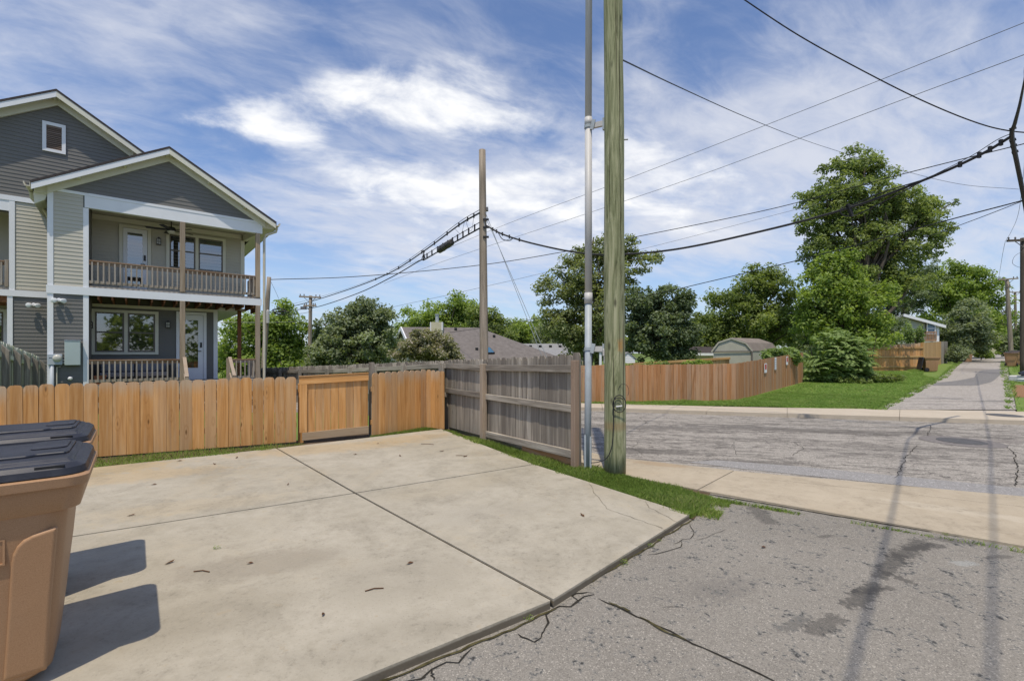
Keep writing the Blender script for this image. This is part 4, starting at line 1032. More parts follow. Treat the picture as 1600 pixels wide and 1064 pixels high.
# porch back walls
siding('siding', 3.40, 5.80, R(.76, 4.66), PV, WC['sidebeige'])
siding('siding', .68, 3.1, R(.76, 3.83), PV, WC['sidedark'])
siding('siding', 3.4, 5.9, lambda z: (PV, 10), 4.695, WC['sidebeige'], face=1, axis='v')
siding('siding', -.3, 3.1, lambda z: (PV, 10), 3.895, WC['sidedark'], face=1, axis='v')
hp('crown_trim', MB().bx(.77, 4.60, PV - .05, PV - .013, 5.60, 5.74), WC['cream'])
hp('crown_trim', MB().bx(.77, 3.80, PV - .05, PV - .013, 2.99, 3.08), WC['cream'])
hp('corner_board', MB().bx(4.60, 4.72, PV - .03, PV + .1, 3.4, 5.54), WC['cream'])
hp('corner_board', MB().bx(3.80, 3.92, PV - .03, PV + .1, -.3, 3.08), WC['white'])
hp('soffit', MB().bx(3.93, 4.72, PV - .02, 9.9, 3.06, 3.16), WC['white'])
# ceilings, decks, joists
for k in range(15):
    hp('ceiling_board', MB().bx(.78, 4.86, .14 + k * .09, .14 + k * .09 + .084, 5.76, 5.78), WC['sidebeige'])
hp('upper_deck', MB().bx(.76, 4.94, .0, PV, 3.32, 3.44), WC['deckx'])
hp('rim_joist', MB().bx(4.90, 4.94, .0, PV, 3.0, 3.32), WC['joist'])
for k in range(14): hp('joist', MB().bx(.95 + k * .29, .99 + k * .29, .0, PV - .02, 3.08, 3.30), WC['joist'])
hp('joist_board', MB().bx(.78, 4.9, .0, PV, 3.301, 3.318), WC['joist'])
hp('lower_deck', MB().bx(.76, 4.94, .0, PV, .62, .74), WC['deckx'])
hp('deck_skirt', MB().bx(.76, 2.86, .0, .04, .1, .62).bx(4.02, 4.94, .0, .04, .1, .62), WC['deckx'])
for k in range(3): hp('stair_tread', MB().bx(2.95, 3.98, -.28 * (k + 1), -.28 * k, .50 - .17 * k - .04, .50 - .17 * k), WC['deckx'])
# posts
for (x, z0, z1) in ((2.85, 3.44, 5.54), (4.86, 3.44, 5.54), (2.85, .74, 3.17), (4.86, .2, 3.17)):
    hp('porch_post', MB().bx(x - .065, x + .065, -.055, .075, z0, z1), WC['postz'], bevel=.006, seg=1)
hp('porch_post', MB().bx(4.50, 4.61, PV - .1, PV + .0, .2, 3.08), WC['joist'])
# railings
def railing(x0, x1, zt, zb, v=0.0, n=None, dirv=False, mat='deck'):
    r = MB().bx(x0, x1, v - .045, v + .055, zt - .035, zt) if not dirv else MB().bx(v - .045, v + .055, x0, x1, zt - .035, zt)
    r = hp('railing', r, WC['rail'])
    f = lambda a, b, c, d, e, g: MB().bx(a, b, c, d, e, g) if not dirv else MB().bx(c, d, a, b, e, g)
    obj('sub_rail', f(x0, x1, v - .018, v + .018, zt - .125, zt - .036), WC['rail'], r)
    obj('bottom_rail', f(x0, x1, v - .018, v + .018, zb, zb + .08), WC[mat + 'x'], r)
    n = n or round((x1 - x0) / .118); me = None
    for k in range(n):
        x = x0 + (k + .5) * (x1 - x0) / n
        b = f(x - .017, x + .017, v - .052, v - .019, zb + .01, zt - .05)
        obj('baluster', b, WC[mat + 'z'], r)
    return r
railing(.79, 2.78, 4.135, 3.50); railing(2.92, 4.79, 4.135, 3.50); railing(.10, 1.42, 4.135, 3.50, 4.84, dirv=True)
railing(.79, 2.78, 1.43, .80); railing(4.06, 4.79, 1.42, .80); railing(.10, 1.42, 1.42, .80, 4.84, dirv=True, n=8)
for x in (4.03,): hp('newel_post', MB().bx(x - .05, x + .05, -.05, .05, .3, 1.45), WC['postz'])
for x in (2.87, 4.04):
    s = hp('stair_rail', MB().bar((x + .02, -.07, 1.47), (x + .02, -.95, .92), .09, .04), WC['postx'])
    obj('stair_rail_board', MB().bar((x + .02, -.07, 1.40), (x + .02, -.95, .85), .035, .09), WC['postx'], s)
    obj('stair_rail_board', MB().bar((x + .02, -.07, .95), (x + .02, -.95, .42), .035, .09), WC['postx'], s)
    obj('stair_post', MB().bx(x - .03, x + .06, -1.02, -.93, -.05, .9), WC['postz'], s)

# windows and doors: cased boxes proud of the wall, blinds behind the glass
def blind(parent, u0, u1, z0, z1, v, pitch=.05):
    m = MB(); z = z1 - .02
    while z > z0 + .01:
        m.hexa([(u0, v - .008, z - .0045), (u1, v - .008, z - .0045), (u1, v + .008, z + .002), (u0, v + .008, z + .002)],
               [(u0, v - .008, z - .0025), (u1, v - .008, z - .0025), (u1, v + .008, z + .004), (u0, v + .008, z + .004)]); z -= pitch
    obj('blind', m, WC['slat'], parent)
def window(u0, u1, z0, z1, v, n=2, trim=.085, blinds=1.0, zm=None, tm='cream'):
    m = MB(); y0, y1 = v - .055, v - .002
    m.bx(u0, u1, y0, y1, z1 - trim, z1); m.bx(u0, u1, y0 - .006, y1, z0, z0 + trim * .9)
    m.bx(u0, u0 + trim, y0 + .001, y1, z0 + trim * .9, z1 - trim); m.bx(u1 - trim, u1, y0 + .001, y1, z0 + trim * .9, z1 - trim)
    w = (u1 - u0 - trim * (n + 1)) / n
    for k in range(1, n): m.bx(u0 + k * (w + trim), u0 + k * (w + trim) + trim, y0 + .001, y1, z0 + trim * .9, z1 - trim)
    wd = hp('window', m, WC[tm])
    for k in range(n):
        a = u0 + trim + k * (w + trim); b = a + w; za, zb = z0 + trim * .9, z1 - trim; mid = zm or (za + zb) / 2; fw_ = .042
        s = MB()
        ys, ye = v - .045, v - .012
        s.bx(a, b, ys, ye, zb - fw_, zb).bx(a, b, ys, ye, za, za + fw_ * 1.2).bx(a, a + fw_, ys, ye, za + fw_ * 1.2, zb - fw_).bx(b - fw_, b, ys, ye, za + fw_ * 1.2, zb - fw_).bx(a + fw_, b - fw_, ys, ye, mid - .022, mid + .022)
        obj('sash', s, WC['frame'], wd)
        for (p, q, o) in ((za + fw_, mid - .02, -.030), (mid + .02, zb - fw_, -.036)):
            obj('pane', MB().add([(a + fw_, v + o, p), (b - fw_, v + o, p), (b - fw_, v + o, q), (a + fw_, v + o, q)], [(0, 1, 2, 3)]), WC['glass'], wd)
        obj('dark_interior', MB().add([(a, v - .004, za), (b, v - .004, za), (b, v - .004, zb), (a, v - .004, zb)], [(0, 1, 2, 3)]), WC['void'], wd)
        bb = blinds[k] if hasattr(blinds, '__len__') else blinds
        blind(wd, a + fw_, b - fw_, za + fw_ + (1 - bb) * (zb - za), zb - fw_, v - .016)
    return wd
def door(u0, u1, z0, z1, v, g, tm='cream', pm='white', blinds=1.0, handle=1):
    t = .085; m = MB(); y0, y1 = v - .055, v - .002
    m.bx(u0, u1, y0, y1, z1 - t, z1).bx(u0, u0 + t, y0, y1, z0, z1 - t).bx(u1 - t, u1, y0, y1, z0, z1 - t)
    d = hp('door', m, WC[tm]); a, b = u0 + t + .01, u1 - t - .01; zb = z1 - t - .01
    ga, gb, gc, gd = g
    p = MB().bx(a, ga, v - .046, v - .012, z0, zb).bx(gb, b, v - .046, v - .012, z0, zb).bx(ga, gb, v - .046, v - .012, z0, gc).bx(ga, gb, v - .046, v - .012, gd, zb)
    obj('door_panel', p, WC[pm], d)
    fr_ = MB().bx(ga, gb, v - .052, v - .046, gd - .02, gd).bx(ga, gb, v - .052, v - .046, gc, gc + .02).bx(ga, ga + .02, v - .052, v - .046, gc + .02, gd - .02).bx(gb - .02, gb, v - .052, v - .046, gc + .02, gd - .02)
    obj('glazing_bead', fr_, WC[pm], d)
    obj('pane', MB().add([(ga, v - .036, gc), (gb, v - .036, gc), (gb, v - .036, gd), (ga, v - .036, gd)], [(0, 1, 2, 3)]), WC['glass'], d)
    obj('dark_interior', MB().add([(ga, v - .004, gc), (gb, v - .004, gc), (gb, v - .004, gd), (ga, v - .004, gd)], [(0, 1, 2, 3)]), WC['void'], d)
    blind(d, ga + .01, gb - .01, gc + (1 - blinds) * (gd - gc), gd, v - .018)
    if handle:
        hx = b - .06
        obj('handle', MB().bx(hx - .025, hx + .025, v - .075, v - .046, z0 + 1.05, z0 + 1.22), WC['black'], d, bevel=.006)
        obj('handle', MB().tube([(hx, v - .05, z0 + .93), (hx, v - .10, z0 + .93), (hx - .1, v - .10, z0 + .93)], .012, 6), WC['black'], d)
    return d
door(1.375, 2.14, 3.44, 5.545, PV, (1.55, 1.95, 3.62, 5.34), blinds=.38)
window(2.52, 4.15, 4.28, 5.52, PV, 2, blinds=(.48, .44), zm=4.93)
window(.745, 2.325, 1.56, 2.92, PV, 2, blinds=(1.0, .98))
door(2.78, 3.60, .74, 2.955, PV, (2.955, 3.385, 1.10, 2.71), tm='white', blinds=.97)
for (u, z0, z1) in ((1.02, 0, 0),): pass
# lanterns
def lantern(u, z, v, s=1.0):
    l = hp('lantern', MB().bx(u - .05, u + .05, v - .03, v - .013, z - .09, z + .06), WC['black'])
    obj('lantern_cage', MB().prism([(-.06, 0), (.06, 0), (.0, .07)], 'y', v - .15, v - .03), WC['black'], l, (u, 0, z + .06))
    cg = MB()
    for a in (-.055, -.008, .04):
        for b in (-.145, -.05): cg.bx(u + a, u + a + .014, v + b, v + b + .014, z - .10, z + .06)
    cg.bx(u - .06, u + .06, v - .15, v - .03, z - .115, z - .10); cg.bx(u - .056, u + .056, v - .147, v - .135, z - .027, z - .013)
    obj('lantern_cage', cg, WC['black'], l)
    obj('lantern_glass', MB().bx(u - .042, u + .042, v - .135, v - .045, z - .098, z + .058), WC['lamp_glass'], l)
lantern(2.33, 5.16, PV); lantern(2.56, 2.53, PV); lantern(.735, 2.45, PV - .02)
# floodlights
def flood(u, z, v):
    f = hp('floodlight', MB().lathe([(.05, 0), (.05, .03), (.03, .04)], 14), WC['white'], loc=(u, v - .005, z), rot=(math.radians(90), 0, 0))
    for s in (-1, 1):
        h = obj('lamp_head', MB().lathe([(.02, 0), (.055, .03), (.062, .10), (.055, .105)], 14), WC['white'], f, (s * .058, -.01, .03), (math.radians(8), s * math.radians(22), 0), smooth=True)
flood(.21, 3.0, -.02); flood(-.43, 2.955, PV - .02)
# meter and panel
mt_ = hp('meter_base', MB().bx(.0, .275, -.13, -.03, 1.30, 1.58), WC['meter'], bevel=.008)
obj('meter_glass', MB().lathe([(.085, 0), (.09, .02), (.08, .06), (.05, .075)], 18), WC['lamp_glass'], mt_, (.185, -.13, 1.475), (math.radians(90), 0, 0), smooth=True)
obj('dial', MB().lathe([(.092, 0), (.092, .018)], 18), WC['galv'], mt_, (.185, -.128, 1.475), (math.radians(90), 0, 0))
obj('slot', MB().bx(.03, .085, -.133, -.13, 1.475, 1.487), WC['black'], mt_)
hp('breaker_panel', MB().bx(.32, .625, -.15, -.03, 1.285, 1.93), WC['panel'], bevel=.01)
hp('breaker_panel_hood', MB().bx(.315, .63, -.16, -.03, 1.932, 1.95), WC['meter'])
hp('conduit_nipple', MB().tube([(.27, -.08, 1.42), (.325, -.08, 1.42)], .02, 8).tube([(.27, -.08, 1.35), (.325, -.08, 1.35)], .02, 8), WC['galv'])
hp('conduit', MB().tube([(.08, -.08, -.1), (.08, -.08, 1.3)], .04, 12), WC['meter'], smooth=True)
hp('water_pipe', MB().tube([(.17, -.06, -.1), (.17, -.06, 1.24), (.24, -.06, 1.25)], .014, 8), WC['gutter'])
hp('faucet_cover', MB().lathe([(.05, 0), (.05, .03), (.02, .08)], 12), WC['white'], loc=(.42, -.03, .93), rot=(math.radians(90), 0, 0))

# gables and roofs
APU, APZ = 2.52, 7.42                                           # wing gable wall apex
SL = .595
def gab(z): h_ = (APZ - z) / SL; return (APU - h_, APU + h_)
siding('siding', 5.937, APZ, lambda z: (max(.10, gab(z)[0]), min(4.99, gab(z)[1])), -.02, WC['sidedark'], exp=.115)
hp('gable_wall', MB().add([(.0, .0, 5.93), (4.99, .0, 5.93), (APU, .0, 7.42)], [(0, 1, 2)]), WC['sidedark'])
RZ0 = 7.56                                                      # underside of the roof at the ridge
def slope_pts(ap_u, ap_z, u): return ap_z - abs(u - ap_u) * SL
def gable_roof(apu, apz, ul, ur, v0, v1, mat, th=.06, over=.30, fas=.16, tm='cream', vleft=None):
    """two roof slabs, rake boards, frieze boards and lookouts"""
    for s, ue in ((-1, ul), (1, ur)):
        ze = apz - abs(ue - apu) * SL; vv0 = v0 if s > 0 or vleft is None else vleft
        P = [(apu, apz), (ue, ze)]
        m = MB().hexa([(apu, v0 - .03, apz), (ue, v0 - .03, ze), (ue, v1, ze), (apu, v1, apz)], [(apu, v0 - .03, apz + th), (ue + s * .03, v0 - .03, ze + th - .01), (ue + s * .03, v1, ze + th - .01), (apu, v1, apz + th)])
        if s < 0: m.f = [f[::-1] for f in m.f]
        hp('roof', m, mat)
        # rake board at the front
        q = MB().hexa([(apu, v0 - .02, apz - fas), (ue, v0 - .02, ze - fas), (ue, v0 + .02, ze - fas), (apu, v0 + .02, apz - fas)], [(apu, v0 - .02, apz - .004), (ue, v0 - .02, ze - .004), (ue, v0 + .02, ze - .004), (apu, v0 + .02, apz - .004)])
        if s < 0: q.f = [f[::-1] for f in q.f]
        hp('rake_board', q, WC['white'] if s < 0 else WC['cream'])
        # soffit under the overhang
        q = MB().hexa([(apu, v0 + .021, apz - .05), (ue, v0 + .021, ze - .05), (ue, v0 + over, ze - .05), (apu, v0 + over, apz - .05)], [(apu, v0 + .021, apz - .005), (ue, v0 + .021, ze - .005), (ue, v0 + over, ze - .005), (apu, v0 + over, apz - .005)])
        if s < 0: q.f = [f[::-1] for f in q.f]
        hp('soffit', q, WC['cream'])
        # frieze board on the wall
        w = .24
        uw = ue - s * .26; zw = apz - abs(uw - apu) * SL
        q = MB().hexa([(apu, v0 + over - .06, apz - .05 - w), (uw, v0 + over - .06, zw - .05 - w), (uw, v0 + over, zw - .05 - w), (apu, v0 + over, apz - .05 - w)], [(apu, v0 + over - .06, apz - .052), (uw, v0 + over - .06, zw - .052), (uw, v0 + over, zw - .052), (apu, v0 + over, apz - .052)])
        if s < 0: q.f = [f[::-1] for f in q.f]
        hp('frieze_board', q, WC['cream'])
        for t in (.0, .34, .68):
            uu = apu + (ue - apu) * t + s * .03; z_ = apz - abs(uu - apu) * SL
            hp('lookout', MB().bx(uu - .035, uu + .035, v0 + .022, v0 + over - .062, z_ - .16, z_ - .055), WC['cream'])
gable_roof(APU, 7.555, -.27, 5.33, -.30, 10.0, WC['roofdark'])
# eave boxes, gutters, downspouts
def gutter(u, z, v0, v1, s):
    P = [(0, 0), (.09, 0), (.125, .06), (.125, .11), (.10, .11), (.10, .07), (.08, .02), (.012, .02), (.012, .11), (0, .11)]
    hp('gutter', MB().prism([(u + s * p[0], z + p[1]) for p in P], 'y', v0, v1), WC['gutter'])
gutter(5.345, 5.80, -.31, 8, 1); gutter(-.285, 5.80, -.31, PV + .1, -1)
hp('eave_soffit', MB().bx(5.0, 5.33, .0, 9.8, 5.74, 5.76), WC['cream']); hp('eave_soffit', MB().bx(-.27, -.02, .0, PV, 5.74, 5.76), WC['cream'])
hp('eave_return', MB().prism([(5.0, 5.76), (5.33, 5.76), (5.33, 5.86), (5.0, 6.05)], 'y', -.02, .02), WC['cream'])
hp('downspout', MB().tube([(5.42, -.05, 5.80), (5.40, -.03, 5.68), (5.10, .02, 5.52), (5.055, .03, 5.38), (5.055, .03, .05)], .042, 8), WC['gutter'])
hp('eave_return', MB().prism([(-.255, 5.76), (.0, 5.76), (.0, 6.05), (-.255, 5.90)], 'y', -.02, .02), WC['cream'])
hp('downspout', MB().tube([(-.33, .2, 5.80), (-.32, .3, 5.66), (-.14, .9, 5.50), (-.10, 1.25, 5.38), (-.10, 1.30, .05)], .05, 8), WC['gutter'])
hp('eave_block', MB().hexa([(-.25, .02, 5.45), (-.06, .02, 5.60), (-.06, PV, 5.60), (-.25, PV, 5.45)], [(-.27, .02, 5.74), (-.02, .02, 5.74), (-.02, PV, 5.74), (-.27, PV, 5.74)]), WC['cream'])

# the main block behind and to the left
LV = PV + .05
MU, MZ = .04, 8.93
def gm(z): h_ = (MZ - .12 - z) / .64; return (MU - h_, MU + h_)
SL = .64
siding('siding', 5.93, MZ - .12, lambda z: (gm(z)[0], gm(z)[1]), LV - .002, WC['sidedark'])
hp('gable_wall', MB().add([(MU - 4.5, LV + .03, 5.9), (MU + 4.5, LV + .03, 5.9), (MU, LV + .03, 8.8)], [(0, 1, 2)]), WC['sidedark'])
gable_roof(MU, 8.99, MU - 4.9, MU + 4.9, LV - .32, 12.0, WC['roofdark'])
siding('siding', 3.38, 5.78, R(-.80, -.02), LV, WC['sidebeige'])
siding('siding', .1, 3.17, R(-.84, -.02), LV, WC['sidedark'])
hp('wall', MB().bx(-.85, .0, LV + .01, 9.8, -.4, 5.93).bx(-4.6, -.85, LV + 1.5, 9.8, -.4, 5.93), WC['sidebeige'])
hp('trim_strip', MB().bx(-4.6, -.02, LV - .035, LV, 5.79, 5.925), WC['white'])
hp('band_board', MB().bx(-4.6, -.02, LV - .045, LV, 3.17, 3.34), WC['white'])
hp('corner_board', MB().bx(-.91, -.80, LV - .03, LV + .1, 3.34, 5.79), WC['white'])
hp('corner_board', MB().bx(-.945, -.84, LV - .03, LV + .1, -.2, 3.17), WC['white'])
hp('porch_beam', MB().bx(-4.6, -.91, LV - .02, LV + .12, 5.5, 5.79), WC['white'])
hp('porch_ceiling', MB().bx(-4.6, -.9, LV, LV + 1.5, 5.72, 5.75), WC['sidebeige'])
hp('upper_deck', MB().bx(-4.6, -.86, LV, LV + 1.5, 3.3, 3.42), WC['deckx'])
hp('joist_board', MB().bx(-4.6, -.86, LV, LV + 1.5, 3.0, 3.295), WC['joist'])
hp('lower_deck', MB().bx(-4.6, -.86, LV, LV + 1.5, .6, .72), WC['deckx'])
railing(-3.0, -.99, 4.13, 3.45, LV); hp('railing_post', MB().bx(-.99, -.92, LV - .04, LV + .05, 3.42, 4.16), WC['deckz'])
railing(-3.0, -.99, 1.42, .80, LV)
window(-2.3, -1.15, 1.5, 2.9, LV + 1.5, 1, tm='white'); lantern(-1.02, 2.45, LV + 1.45)
# attic vent
WC['ventwood'] = wood('vent_wood', (.15, .10, .075), (.24, .175, .14), (.32, .255, .215), 'x', 0, None, 0, .15)
vt = hp('gable_vent', MB().bx(-.27, .205, LV - .05, LV - .005, 8.09, 8.18).bx(-.27, .205, LV - .05, LV - .005, 7.34, 7.42).bx(-.27, -.19, LV - .05, LV - .005, 7.42, 8.09).bx(.125, .205, LV - .05, LV - .005, 7.42, 8.09), WC['white'])
for k in range(13): obj('louvre', MB().hexa([(-.19, LV - .045, 7.42 + k * .0515), (.125, LV - .045, 7.42 + k * .0515), (.125, LV - .01, 7.455 + k * .0515), (-.19, LV - .01, 7.455 + k * .0515)], [(-.19, LV - .045, 7.43 + k * .0515), (.125, LV - .045, 7.43 + k * .0515), (.125, LV - .01, 7.465 + k * .0515), (-.19, LV - .01, 7.465 + k * .0515)]), WC['ventwood'], vt)

# loose things on the porches (world places from the house frame)
def hw(u, v, z): p = HO + HU * u + HV * v; return (p.x, p.y, z)
fan = thing('ceiling_fan', 'dark ceiling fan with a pale light bowl over the upper porch', 'ceiling fan', hw(2.62, .78, 5.44), HAZ)
obj('rod', MB().tube([(0, 0, .06), (0, 0, .32)], .015, 8), WC['black'], fan)
obj('motor', MB().lathe([(.03, -.05), (.11, -.045), (.12, .02), (.09, .07), (.03, .08)], 18), WC['black'], fan, smooth=True)
obj('light_bowl', MB().lathe([(.02, -.13), (.08, -.115), (.115, -.06), (.11, -.05)], 18), WC['lamp_glass'], fan, smooth=True)
for k in range(5):
    a = 2 * math.pi * k / 5 + .5
    obj('blade', MB().prism([(.10, -.03), (.18, -.06), (.62, -.07), (.64, .05), (.18, .06), (.10, .03)], 'z', -.006, .006), WC['black'], fan, (0, 0, -.01), (math.radians(10), 0, a))
sofa = thing('porch_sofa', 'blue grey cushioned sofa behind the lower porch railing', 'sofa', hw(1.75, 1.05, .74), HAZ)
obj('frame', MB().bx(-.85, .85, -.30, .34, .10, .16).bx(-.85, -.79, -.3, .34, .16, .50).bx(.79, .85, -.3, .34, .16, .50).bx(-.79, .79, .29, .34, .16, .60).bx(-.85, -.79, -.3, -.24, 0, .10).bx(.79, .85, -.3, -.24, 0, .10).bx(-.85, -.79, .28, .34, 0, .1).bx(.79, .85, .28, .34, 0, .1), WC['black'], sofa)
for s in (-.79, .005):
    obj('seat_cushion', MB().bx(s, s + .775, -.30, .26, .16, .30), WC['cushion'], sofa, bevel=.03, seg=3)
    obj('back_cushion', MB().bx(s, s + .775, .10, .27, .305, .66), WC['cushion'], sofa, bevel=.04, seg=3)
pot = thing('flower_pot', 'square terracotta flower pot at the left end of the lower porch', 'flower pot', hw(1.0, .22, .74), HAZ)
obj('pot', MB().hexa([(-.09, -.09, 0), (.09, -.09, 0), (.09, .09, 0), (-.09, .09, 0)], [(-.13, -.1, .24), (.13, -.1, .24), (.13, .1, .24), (-.13, .1, .24)]), WC['terracotta'], pot)
obj('soil', MB().bx(-.11, .11, -.085, .085, .241, .246), WC['soil'], pot)
# ------------------------------------------------------------------ houses beyond the fences
def face(m, pts): m.add(pts, [tuple(range(len(pts)))])
# low house with the brown hip roof: gable end to the left, hip to the right
d0 = 40.0
hb = T(W(740, 540, d0).x, d0)
hl = thing('low_house', 'low house with a long brown shingle roof, chimney and skylight beyond the grey fence', 'house', (W(740, 540, d0).x, d0, hb))
def hpt(px, py, d): w = W(px, py, d); return (w.x - hl.location.x, w.y - hl.location.y, w.z - hl.location.z)
rl, rr = hpt(628, 511, 42.0), hpt(760, 512, 44.5); eL = hpt(606, 552, 37.5); eR = hpt(905, 566, 41.5); eB = (rl[0] + 4, rl[1] + 6, eL[2])
fl = hpt(604, 553, 38.0); fr_ = hpt(880, 562, 41.0); bl = (rl[0] - .2, rl[1] + 5.5, fl[2]); br = (fr_[0] + 1, fr_[1] + 9, fr_[2])
fl2 = hpt(655, 560, 38.0)
A_ = hpt(607, 551, 40.2); B_ = hpt(655, 566, 37.6); 
ridgeL = hpt(627, 511, 41.0); ridgeR = hpt(748, 512, 43.5); eaveFL = hpt(650, 563, 37.0); eaveFR = hpt(890, 566, 41.0); backR = (eaveFR[0] + 1.0, eaveFR[1] + 8, eaveFR[2]); backL = hpt(605, 552, 45.5)
m = MB(); th = (0, 0, .15)
def slab(m, pts, t=.15):
    n = len(pts); lo_ = [(p[0], p[1], p[2] - t) for p in pts]
    m.add(list(pts) + lo_, [tuple(range(n)), tuple(range(2 * n - 1, n - 1, -1))] + [(n + i, n + (i + 1) % n, (i + 1) % n, i) for i in range(n)])
slab(m, [eaveFL, eaveFR, ridgeR, ridgeL]); obj('roof', m, WC['roofbrown'], hl)
m = MB(); slab(m, [eaveFR, backR, ridgeR]); obj('roof', m, WC['roofbrown'], hl)
m = MB(); slab(m, [backR, backL, ridgeL, ridgeR]); obj('roof', m, WC['roofbrown'], hl)
# gable wall and cream boards
gl = Vector(backL); gr_ = Vector(eaveFL); ga_ = Vector(ridgeL); inx = Vector((.35, .2, 0))
m = MB(); 
for k in range(22):
    t0, t1 = k / 22, (k + 1) / 22; z0 = gl.z - 3.2 + 0; 
    zt = ga_.z - .25; zbm = zt - .0
zs0 = min(gl.z, gr_.z) - 3.0; zz_ = zs0; kk = 0
while zz_ < ga_.z - .3:
    z1_ = min(zz_ + .18, ga_.z - .25)
    def ends(z):
        def at(e): 
            if z <= e.z: t = 0
            else: t = (z - e.z) / (ga_.z - e.z)
            return e.lerp(Vector((ga_.x, ga_.y, 0)), t)
        return at(gl), at(gr_)
    a0, b0 = ends(zz_); a1, b1 = ends(z1_); o_ = Vector((-.03, -.03, 0))
    m.add([(a0.x + .4 + o_.x, a0.y + .1 + o_.y, zz_), (b0.x + .4 + o_.x, b0.y + .1 + o_.y, zz_), (b1.x + .4, b1.y + .1, z1_), (a1.x + .4, a1.y + .1, z1_)], [(0, 1, 2, 3)])
    zz_ = z1_
obj('gable_wall', m, WC['creamside'], hl)
m = MB(); m.bar((gr_.x - .03, gr_.y, gr_.z - .12), (ga_.x - .03, ga_.y, ga_.z - .12), .1, .3); m.bar((gl.x - .03, gl.y, gl.z - .12), (ga_.x - .03, ga_.y, ga_.z - .12), .1, .3)
obj('rake_board', m, WC['white'], hl)
m = MB(); m.bar((gr_.x + .4, gr_.y + .5, gr_.z - 1.7), (eaveFR[0] - .3, eaveFR[1] + .5, eaveFR[2] - 1.7), .2, 3.0); obj('wall', m, WC['creamside'], hl)
m = MB().bar((eaveFL[0], eaveFL[1] - .05, eaveFL[2] - .05), (eaveFR[0], eaveFR[1] - .05, eaveFR[2] - .05), .1, .14); obj('gutter', m, WC['white'], hl)
c0 = hpt(683, 520, 41.5)
ch = obj('chimney', MB().bx(c0[0] - .55, c0[0] + .55, c0[1] - .4, c0[1] + .4, c0[2] - .9, c0[2] + .95), WC['creamside'], hl)
for sx in (-.57, .47): obj('corner_trim', MB().bx(c0[0] + sx, c0[0] + sx + .1, c0[1] - .42, c0[1] - .3, c0[2] - .9, c0[2] + .95), WC['white'], ch)
obj('flue', MB().tube([(c0[0], c0[1], c0[2] + .95), (c0[0], c0[1], c0[2] + 1.7)], .16, 12).tube([(c0[0], c0[1], c0[2] + 1.62), (c0[0], c0[1], c0[2] + 1.68)], .21, 12), WC['galv'], ch)
# skylight on the front slope, vents
def on_roof(px, py):
    P0, n_ = Vector(eaveFL), (Vector(eaveFR) - Vector(eaveFL)).cross(Vector(ridgeL) - Vector(eaveFL))
    o_ = Vector((0, 0, CH)) - hl.location; r_ = Vector(((px - 800) / FPX, 1, (HOR - py) / FPX)); t = (P0 - o_).dot(n_) / r_.dot(n_); return o_ + r_ * t, n_.normalized()
P = [on_roof(*q)[0] for q in ((757, 553.5), (773, 553), (765, 544.5), (757, 544))]; nrm = on_roof(760, 550)[1]
nrm = nrm if nrm.z > 0 else -nrm
m = MB().hexa([p + nrm * .0 for p in P], [p + nrm * .15 for p in P]); sl_ = obj('skylight', m, WC['black'], hl)
c_ = sum(P, Vector()) / 4; m = MB(); m.add([c_ + (p - c_) * .9 + nrm * .155 for p in P], [(0, 1, 2, 3)]); obj('pane', m, WC['skylight'], sl_)
for q in ((712, 515), (745, 546), (772, 526)):
    p, _ = on_roof(*q); obj('roof_vent', MB().bx(p.x - .12, p.x + .12, p.y - .12, p.y + .12, p.z - .1, p.z + .16), WC['black'], hl)
# grey roofed house behind it
d1 = 52.0; w = W(850, 550, d1)
hg = thing('low_house', 'house with a pale grey shingle roof seen right of the brown roof', 'house', (w.x, w.y, T(w.x, w.y)))
def q_(px, py, d): p = W(px, py, d); return (p.x - hg.location.x, p.y - hg.location.y, p.z - hg.location.z)
m = MB(); slab(m, [q_(800, 562, 48), q_(915, 562, 48), q_(885, 537, 53), q_(812, 537, 53)]); obj('roof', m, WC['roofgrey'], hg)
m = MB(); slab(m, [q_(812, 537, 53), q_(885, 537, 53), q_(915, 562, 58), q_(800, 562, 58)][::1]); obj('roof', m, WC['roofgrey'], hg)
m = MB().bx(-4, 4, -3, 5, -1, q_(850, 562, 48)[2] - .1); obj('wall', m, WC['creamside'], hg)
for px in (829, 844, 860, 875): p = q_(px, 540, 51.9); obj('roof_vent', MB().bx(p[0] - .16, p[0] + .16, p[1] - .2, p[1] + .2, p[2] - .25, p[2] + .05), WC['black'], hg)
m = MB().bar(q_(820, 547, 47.5), q_(836, 557, 46.5), .12, .12); obj('vent_pipe', m, WC['white'], hg)
# little white sided shed behind the pole
d2 = 23.0; w = W(981, 560, d2)
ws = thing('small_shed', 'tiny shed with white horizontal siding just right of the green pole', 'shed', (w.x, w.y, T(w.x, w.y)))
zt = W(0, 552, d2).z - ws.location.z; za = W(0, 552, d2).z - ws.location.z
P5 = lambda z: z - ws.location.z
z_e = P5(W(0, 560, d2).z); z_a = P5(W(0, 551, d2).z)
wall = MB(); z = 0
xr = .28
while z < z_a - .02:
    z1 = min(z + .09, z_a); f_ = lambda zq: .36 if zq < z_e else .36 * max(0, (z_a - zq) / (z_a - z_e))
    wall.add([(xr * 0 - f_(z), -.015, z), (f_(z), -.015, z), (f_(z1), 0, z1), (-f_(z1), 0, z1)], [(0, 1, 2, 3)]); z = z1
obj('wall', wall, WC['paper'], ws); obj('side_wall', MB().bx(-.35, .35, .01, 1.6, 0, z_e), WC['paper'], ws)
